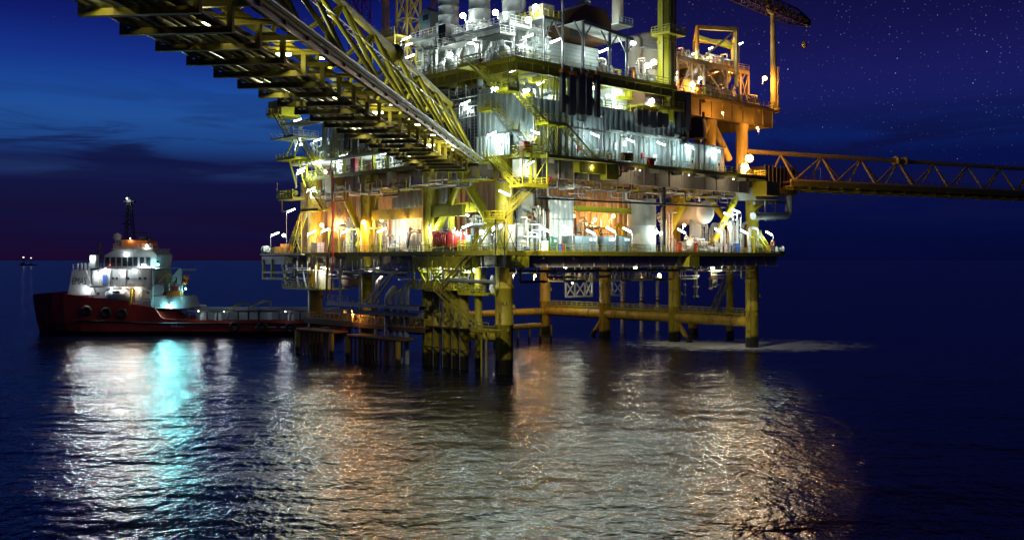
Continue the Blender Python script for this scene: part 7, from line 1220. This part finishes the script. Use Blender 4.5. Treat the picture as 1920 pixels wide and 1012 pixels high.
def bay(where, pl, a, b, near, far, z, H, n, mats, seed, kinds=None):
    """n machines between a and b along the face, from near to far behind it"""
    rnd.seed(seed); kinds = kinds or ['pv', 'pv', 'mf', 'pu', 've', 'dr', 'pl', 'pv', 'cb', 'lp']
    ax = 'u' if pl == 'v' else 'v'
    for i in range(n):
        s = a + (b - a) * (i + .5) / n + rnd.uniform(-.5, .5); d = near + (far - near) * ((i * 7 % n) / n + rnd.uniform(0, .12)); u, v = (s, d) if pl == 'v' else (d, s); mat = rnd.choice(mats); k = kinds[(i * 3 + seed) % len(kinds)]; w = abs(b - a) / n
        if k == 'pv': pipes_vertical(u, v, z, ax, max(2.2, w * 1.3), H * rnd.uniform(.7, 1), rnd.randint(6, 9), mat, where)
        elif k == 'mf': manifold(u, v, z, ax, mat, where, rnd.randint(4, 6), rnd.uniform(.9, 1.3))
        elif k == 'pu': pump(u, v, z, ax, mat, where, rnd.uniform(.8, 1.2))
        elif k == 've': vessel(u, v, z, mat, where, rnd.uniform(.6, 1.0), H * rnd.uniform(.35, .6))
        elif k == 'dr': drum(u, v, z, ax, mat, where, rnd.uniform(.6, .9), rnd.uniform(2.5, 4))
        elif k == 'pl': pipes_level(u, v, z + H * rnd.uniform(.4, .7), ax, max(4, w * 1.6), rnd.randint(4, 6), mat, where)
        elif k == 'cb': cabinet(u, v, z, ax, mat, where)
        elif k == 'lp': loop(u, v, z, ax, mat, where, rnd.uniform(.2, .35), rnd.uniform(1.5, 3), H * rnd.uniform(.5, .85))
        elif k == 'pf': portal(u, v, z, ax, 'yellow', where, rnd.uniform(2.4, 3.6), rnd.uniform(2.8, 3.6))
PAL = ['white', 'white', 'grey', 'galv']; WARM = ['white', 'cream', 'galv', 'yellow']
V = lambda px, u=-1: vat(px, u)
# cellar deck, left face
H0 = Z1 - Z0 - 2
bay('behind the bright yellow corner leg on the cellar deck', 'u', V(640), V(572), .5, 9, Z0, 8, 6, WARM, 1)
bay('between hanging hose and yellow column on the cellar deck', 'u', V(683), V(634), -.6, 6, Z0, 6, 6, WARM, 2)
bay('between yellow column and white cabin on the cellar deck', 'u', V(738), V(690), -.8, 7, Z0, 6.5, 8, PAL, 3)
bay('behind the fire pump on the cellar deck', 'u', V(905), V(800), 2.5, 8, Z0, 7, 8, PAL + ['yellow'], 4)
bay('beside the lower staircase foot on the cellar deck', 'u', V(935), V(880), 1.5, 4, Z0, 5, 4, PAL, 5, ['pv', 'mf', 've', 'pu'])
for px, w in ((628, 'by the hanging hose'), (664, 'before the yellow column'), (705, 'near the white cabin')): portal(-1.2, V(px), Z0, 'v', 'yellow', w + ' on the cellar deck edge', 3, 4)
# cellar deck, right face
bay('inside the orange machinery bay behind the grey cabinets', 'v', uat(1080, 5), uat(1172, 5), 4.5, 9, Z0, 7.5, 9, WARM, 6, ['pv', 've', 'lp', 'pl', 'mf', 'pv', 'dr'])
bay('between the tall yellow column and the white ended vessel', 'v', uat(1262, 1), uat(1300, 1), -2.5, 5, Z0, 4, 5, WARM, 7, ['mf', 'pv', 'pu', 've'])
bay('below the white ended vessel', 'v', uat(1300, -1), uat(1345, -1), -2.6, 3, Z0, 3.2, 5, PAL, 8, ['mf', 'pu', 'cb', 'mf'])
bay('around the rear yellow column on the cellar deck', 'v', uat(1345, -1), uat(1422, -1), -2.8, 6, Z0, 8.5, 11, PAL, 9, ['pv', 'pl', 'mf', 'lp', 'pv', 've'])
bay('behind the white framed skid', 'v', uat(985, 0), uat(1028, 0), -.5, .6, Z0, 8, 3, PAL + ['steel'], 10, ['pv', 'pv', 'lp'])
bay('beside the big pale tank', 'v', uat(1228, 2), uat(1250, 2), 0, 3, Z0, 9, 3, PAL + ['dark'], 12, ['pv', 'pv'])
# main deck, left face
H1 = Z2 - Z1 - 1.5
bay('low on the main deck by the far end stairs', 'u', V(625), V(570), 0, 8, Z1, 4.5, 8, PAL + ['yellow'], 13, ['pv', 'mf', 'pf', 've', 'pv', 'cb'])
bay('low on main deck past the yellow struts', 'u', V(735), V(626), 0, 8, Z1, 4.8, 13, PAL, 14, ['pv', 'pf', 'mf', 'pv', 've', 'pl'])
zm = PU(640, 296, -1.5)[2]
t = thing('mezzanine_deck', 'grey mezzanine deck with curved white edge over the main deck far end', 'deck', 0, 0, 0)
one(t, [('deck_plate', 'white', lambda m: m.box((-2.2, V(735, -2.2), zm - .35), (9, V(545, -2.2), zm))), ('railing', 'yellow', lambda m: rail(m, (-2.2, V(735, -2.2), zm), (-2.2, V(545, -2.2), zm), 1.1, 1.5, .045)), ('deck_post', 'yellow', lambda m: [m.beam((-1.6, V(px, -1.6), Z1), (-1.6, V(px, -1.6), zm - .3), .25) for px in (575, 645, 700, 728)])])
bay('on the mezzanine by the far end stairs', 'u', V(630), V(562), 0, 7, zm, 7, 9, PAL, 15, ['pv', 'lp', 'pl', 'cb', 'pv', 'dr', 've'])
bay('on the mezzanine behind the footbridge', 'u', V(735), V(632), 0, 7, zm, 7.5, 13, PAL + ['steel'], 16, ['pv', 'pl', 'pv', 'lp', 've', 'mf'])
for px, w in ((585, 'below the mezzanine corner'), (640, 'by the red cabinet'), (690, 'near the mezzanine middle'), (715, 'near the mezzanine end')): portal(-1.2, V(px), Z1, 'v', 'yellow', w + ' on the main deck', 3.2, 3.4)
cabinet(-1.0, V(668), Z1, 'v', 'red', 'below the mezzanine on the main deck edge', 1.4, 2.4); ladder(-.6, V(620), zm, 'v', 'rising off the mezzanine near the derrick struts', 7); ladder(-1.8, V(640), Z1, 'v', 'under the mezzanine edge', 4.5)
t = thing('vertical_pipe', 'thick black upright pipe seen under the footbridge on the mezzanine', 'pipe', 0, V(651, 0), zm); one(t, [('pipe_tube', 'dark', lambda m: m.tube((0, 0, 0), (0, 0, 7), .55, 14)), ('pipe_flange', 'steel', lambda m: m.lathe((0, 0, 1), [(.75, 0), (.75, .2)], 14))])
loop(-.6, V(612), zm + .3, 'v', 'grey', 'beside the yellow hatch on the mezzanine', .5, 2.6, 6.5)
t = thing('hatch_box', 'yellow square hatch housing on the top landing of the far stairs', 'box', 1, V(535, 1), PU(535, 222, 1)[2]); one(t, [('box_shell', 'yellow', lambda m: m.box((-2.5, -3, 0), (1.5, 2, 3.0))), ('hatch_door', 'orange', lambda m: m.box((-2.56, -1.0, .2), (-2.5, .2, 2.2)))])
platform(0, V(575, 0), PU(575, 262, 0)[2], 'v', 'high on the far end of the left face', 8, 5, 3); platform(0, V(590, 0), PU(590, 232, 0)[2], 'v', 'above the far stairs landing', 10, 4, 3)
# main deck near corner, left of the blue grey building: cable racks and pipes up to the upper deck
bay('between the footbridge and blue grey building, low', 'u', V(880, 0), V(745, 0), -.2, 6, Z1, 6, 10, PAL, 17, ['pv', 've', 'mf', 'pv', 'lp'])
bay('between the footbridge and blue grey building, high', 'u', V(900, 0), V(745, 0), -.5, 6, Z1 + 6, 6.2, 12, PAL, 18, ['pv', 'pl', 'pv', 'lp', 'pl'])
for i, px in enumerate((868, 873, 886, 893, 899)):
    t = thing('cable_rack', 'tall dark upright cable rack, %s of five beside the blue grey building' % ORD[i], 'cable rack', -.8, V(px, -.8), Z1 + 1, 'upright cable racks'); m = MB(); [m.beam((0, y, 0), (0, y, 9.4), .08) for y in (-.45, .45)]; [m.beam((0, -.45, k * .45), (0, .45, k * .45), .05) for k in range(21)]; m.build('rack_frame', 'galv', t); m = MB(); m.box((.06, -.4, 0), (.2, .4, 9.3)); m.build('cable_bundle', 'dark', t)
for k, (p, q, w) in enumerate(((PU(760, 205, -.8), PU(930, 145, -.8), 'under the upper deck left edge, topmost'), (PU(780, 218, -.6), PU(910, 172, -.6), 'under the upper deck left edge, second down'), (PU(790, 235, -.4), PU(905, 195, -.4), 'under the upper deck left edge, third down'))): tray((p[0], p[1], p[2]), (p[0], q[1], p[2]), w, 'grey', .9, 1.4)
for i, (px, py) in enumerate(((720, 190), (760, 178), (800, 165), (840, 152), (870, 176))): pipes_level(.5 + i, V(px, .5), Z2 - 2.2 - (i % 2), 'v', 7, 5, 'white', 'under the upper deck, %s group from far end' % ORD[i], 2.5)
# under the upper deck right face
bay('in the open bay above the blue grey building', 'v', uat(975, 1), uat(1055, 1), -1, 4, zT - 1.5, 6, 8, PAL + ['yellow'], 19, ['pv', 'mf', 'pl', 'lp', 've'])
bay('behind the railed opening above the blue grey building', 'v', uat(1060, 2), uat(1270, 2), 0, 4, zT + .2, 4, 11, PAL + ['yellow'], 20, ['mf', 'pv', 'dr', 'cb', 'pu'])
for px in (1030, 1052): portal(uat(px, -2), -2, zT - 1, 'u', 'yellow', 'under the upper deck near the hanging ducts', 3, 5)
# upper deck
bay('on the upper deck between derrick and far stack', 'u', V(815, 0), V(745, 0), -.3, 5, Z2, 6, 9, PAL, 21)
bay('on the upper deck below the exhaust stacks', 'u', V(960, 0), V(815, 0), -.4, 4, Z2, 4, 11, PAL + ['white'], 22, ['pv', 'mf', 'cb', 'lp', 've', 'pv'])
bay('on the upper deck near corner', 'v', uat(968, -1), uat(1010, -1), -2.5, 3, Z2, 5, 4, PAL, 23, ['pv', 'lp', 've', 'mf'])
bay('behind the canopy posts on the upper deck', 'v', uat(1110, 1), uat(1180, 1), -1.5, 4, Z2, 3.5, 6, WARM, 24, ['cb', 'mf', 'pu', 'pv'])
bay('between canopy and crane pedestal', 'v', uat(1180, 3), uat(1235, 3), 0, 6, Z2, 7, 7, ['cream', 'white', 'galv'], 25, ['pv', 've', 'pl', 'mf', 'dr'])
bay('inside the orange lit module', 'v', u0_ + 1, u1_ - 1, 2, 9, Z2, 6.5, 13, ['cream', 'orange_steel', 'galv', 'yellow'], 26, ['pv', 'mf', 've', 'pl', 'pv', 'lp'])
bay('on the roof of the orange lit module', 'v', u0_ + 2, u1_ - 4, 4, 9, zr + .4, 2.4, 8, ['white', 'galv', 'cream'], 27, ['dr', 'mf', 'pv', 'pu'])
bay('along the railing of the crane deck', 'v', uat(1300, -1), uat(1425, -1), -.8, 1.2, Z2, 2.2, 9, WARM, 28, ['mf', 'cb', 'mf', 'pu'])
for i, (px, py, w) in enumerate(((830, 96, 'under the far stack'), (880, 85, 'under the middle stack'), (945, 72, 'under the near stack'))): platform(2.5, V(px, 2.5), PU(px, py, 2.5)[2], 'v', w + ' on the upper deck', 5, 3, PU(px, py, 2.5)[2] - Z2)
for px in (1085, 1068): ladder(uat(px - 60, 1), 1, Z2, 'u', 'on the pale module by the %s stack' % ('near' if px > 1070 else 'neighbouring'), 6)
# pipes, trays and drains hanging under the decks
rnd.seed(5)
for i in range(9): u = 2 + i * 6; pipes_level(u, -3.4 + (i % 3) * .8, Z1 - 3.6 - (i % 2) * .4, 'u', 7, 5, rnd.choice(('steel', 'galv', 'rust')), 'under main deck right face, %s bay from corner' % ORD[i], 3.0)
for i in range(8): v = 5 + i * 5.6; pipes_level(-.5 + (i % 3) * .7, v, Z1 - 3.2 - (i % 2) * .5, 'v', 6.5, 5, rnd.choice(('steel', 'galv', 'rust', 'cream')), 'under main deck left face, %s bay from corner' % ORD[i], 3.0)
for i in range(8): u = 4 + i * 7.4; pipes_level(u, -2.5 + (i % 3), Z0 - 3.0, 'u', 8, 5, rnd.choice(('steel', 'dark', 'rust')), 'under cellar deck right face, %s bay from corner' % ORD[i], 3.0)
for i in range(7): v = 8 + i * 7; pipes_level(-1 + (i % 3), v, Z0 - 2.9, 'v', 7, 5, rnd.choice(('steel', 'galv', 'rust')), 'under cellar deck left face, %s bay from corner' % ORD[i], 3.0)
tray((2, -4.6, PV(1000, 372, -4.6)[2]), (47, -4.6, PV(1290, 385, -4.6)[2]), 'running dark under the whole main deck right face', 'dark', .6, 1.5)
t = thing('drain_pipe', 'dark red drain pipe under the main deck edge beside the yellow node box', 'pipe', 0, 0, 0); one(t, [('pipe_run', 'red', lambda m: m.pipe([PV(1164, 305, -5.9), PV(1164, 330, -5.9), PV(1150, 334, -5.9)], .16, 8)), ('pipe_run', 'red', lambda m: m.pipe([PV(1178, 310, -5.8), PV(1178, 322, -5.8), PV(1164, 322, -5.8)], .12, 8))])
t = thing('drain_pipe', 'bright red bent pipe beside the hanging stair frame', 'pipe', 0, 0, 0); one(t, [('pipe_run', 'red', lambda m: m.pipe([PV(1010, 347, -5.9), PV(1025, 345, -5.9), PV(1031, 338, -5.9), PV(1031, 330, -5.9)], .2, 8)), ('pipe_flange', 'red', lambda m: m.ring(PV(1012, 347, -5.9), .24, .07, (1, 0, 0)))])
t = thing('equipment_box', 'white square box behind the hanging stair frame under the main deck corner', 'box', uat(975, -5), -5, PV(990, 332, -5)[2]); one(t, [('box_shell', 'white', lambda m: m.box((0, 0, 0), (3.2, 1.5, 2.4))), ('box_door', 'white', lambda m: m.box((.2, -.05, .2), (1.5, 0, 2.2))), ('box_bracket', 'yellow', lambda m: (m.beam((1.9, -.1, -1), (1.9, -.1, 2.6), .2), m.beam((2.9, -.1, -1), (2.9, -.1, 2.6), .2)))])
for px, v, w in ((1245, -3.4, 'slim black pole standing by the tall yellow column'),): t = thing('service_pole', w, 'pole', uat(px, v), v, Z0); one(t, [('pole_tube', 'black', lambda m: m.tube((0, 0, 0), (0, 0, 11), .28, 10)), ('pole_base', 'dark', lambda m: m.lathe((0, 0, 0), [(.5, 0), (.5, .15)], 10))])
# columns that show brightly on the cellar deck
for u, v, r, z1, mt, w in ((0.9, vat(846, .9), .55, Z1 - 1, 'yellow', 'yellow'), (2, vat(960, 2), .3, Z1 - 1, 'rust', 'rust')): column(u, v, r, Z0, z1, mt)
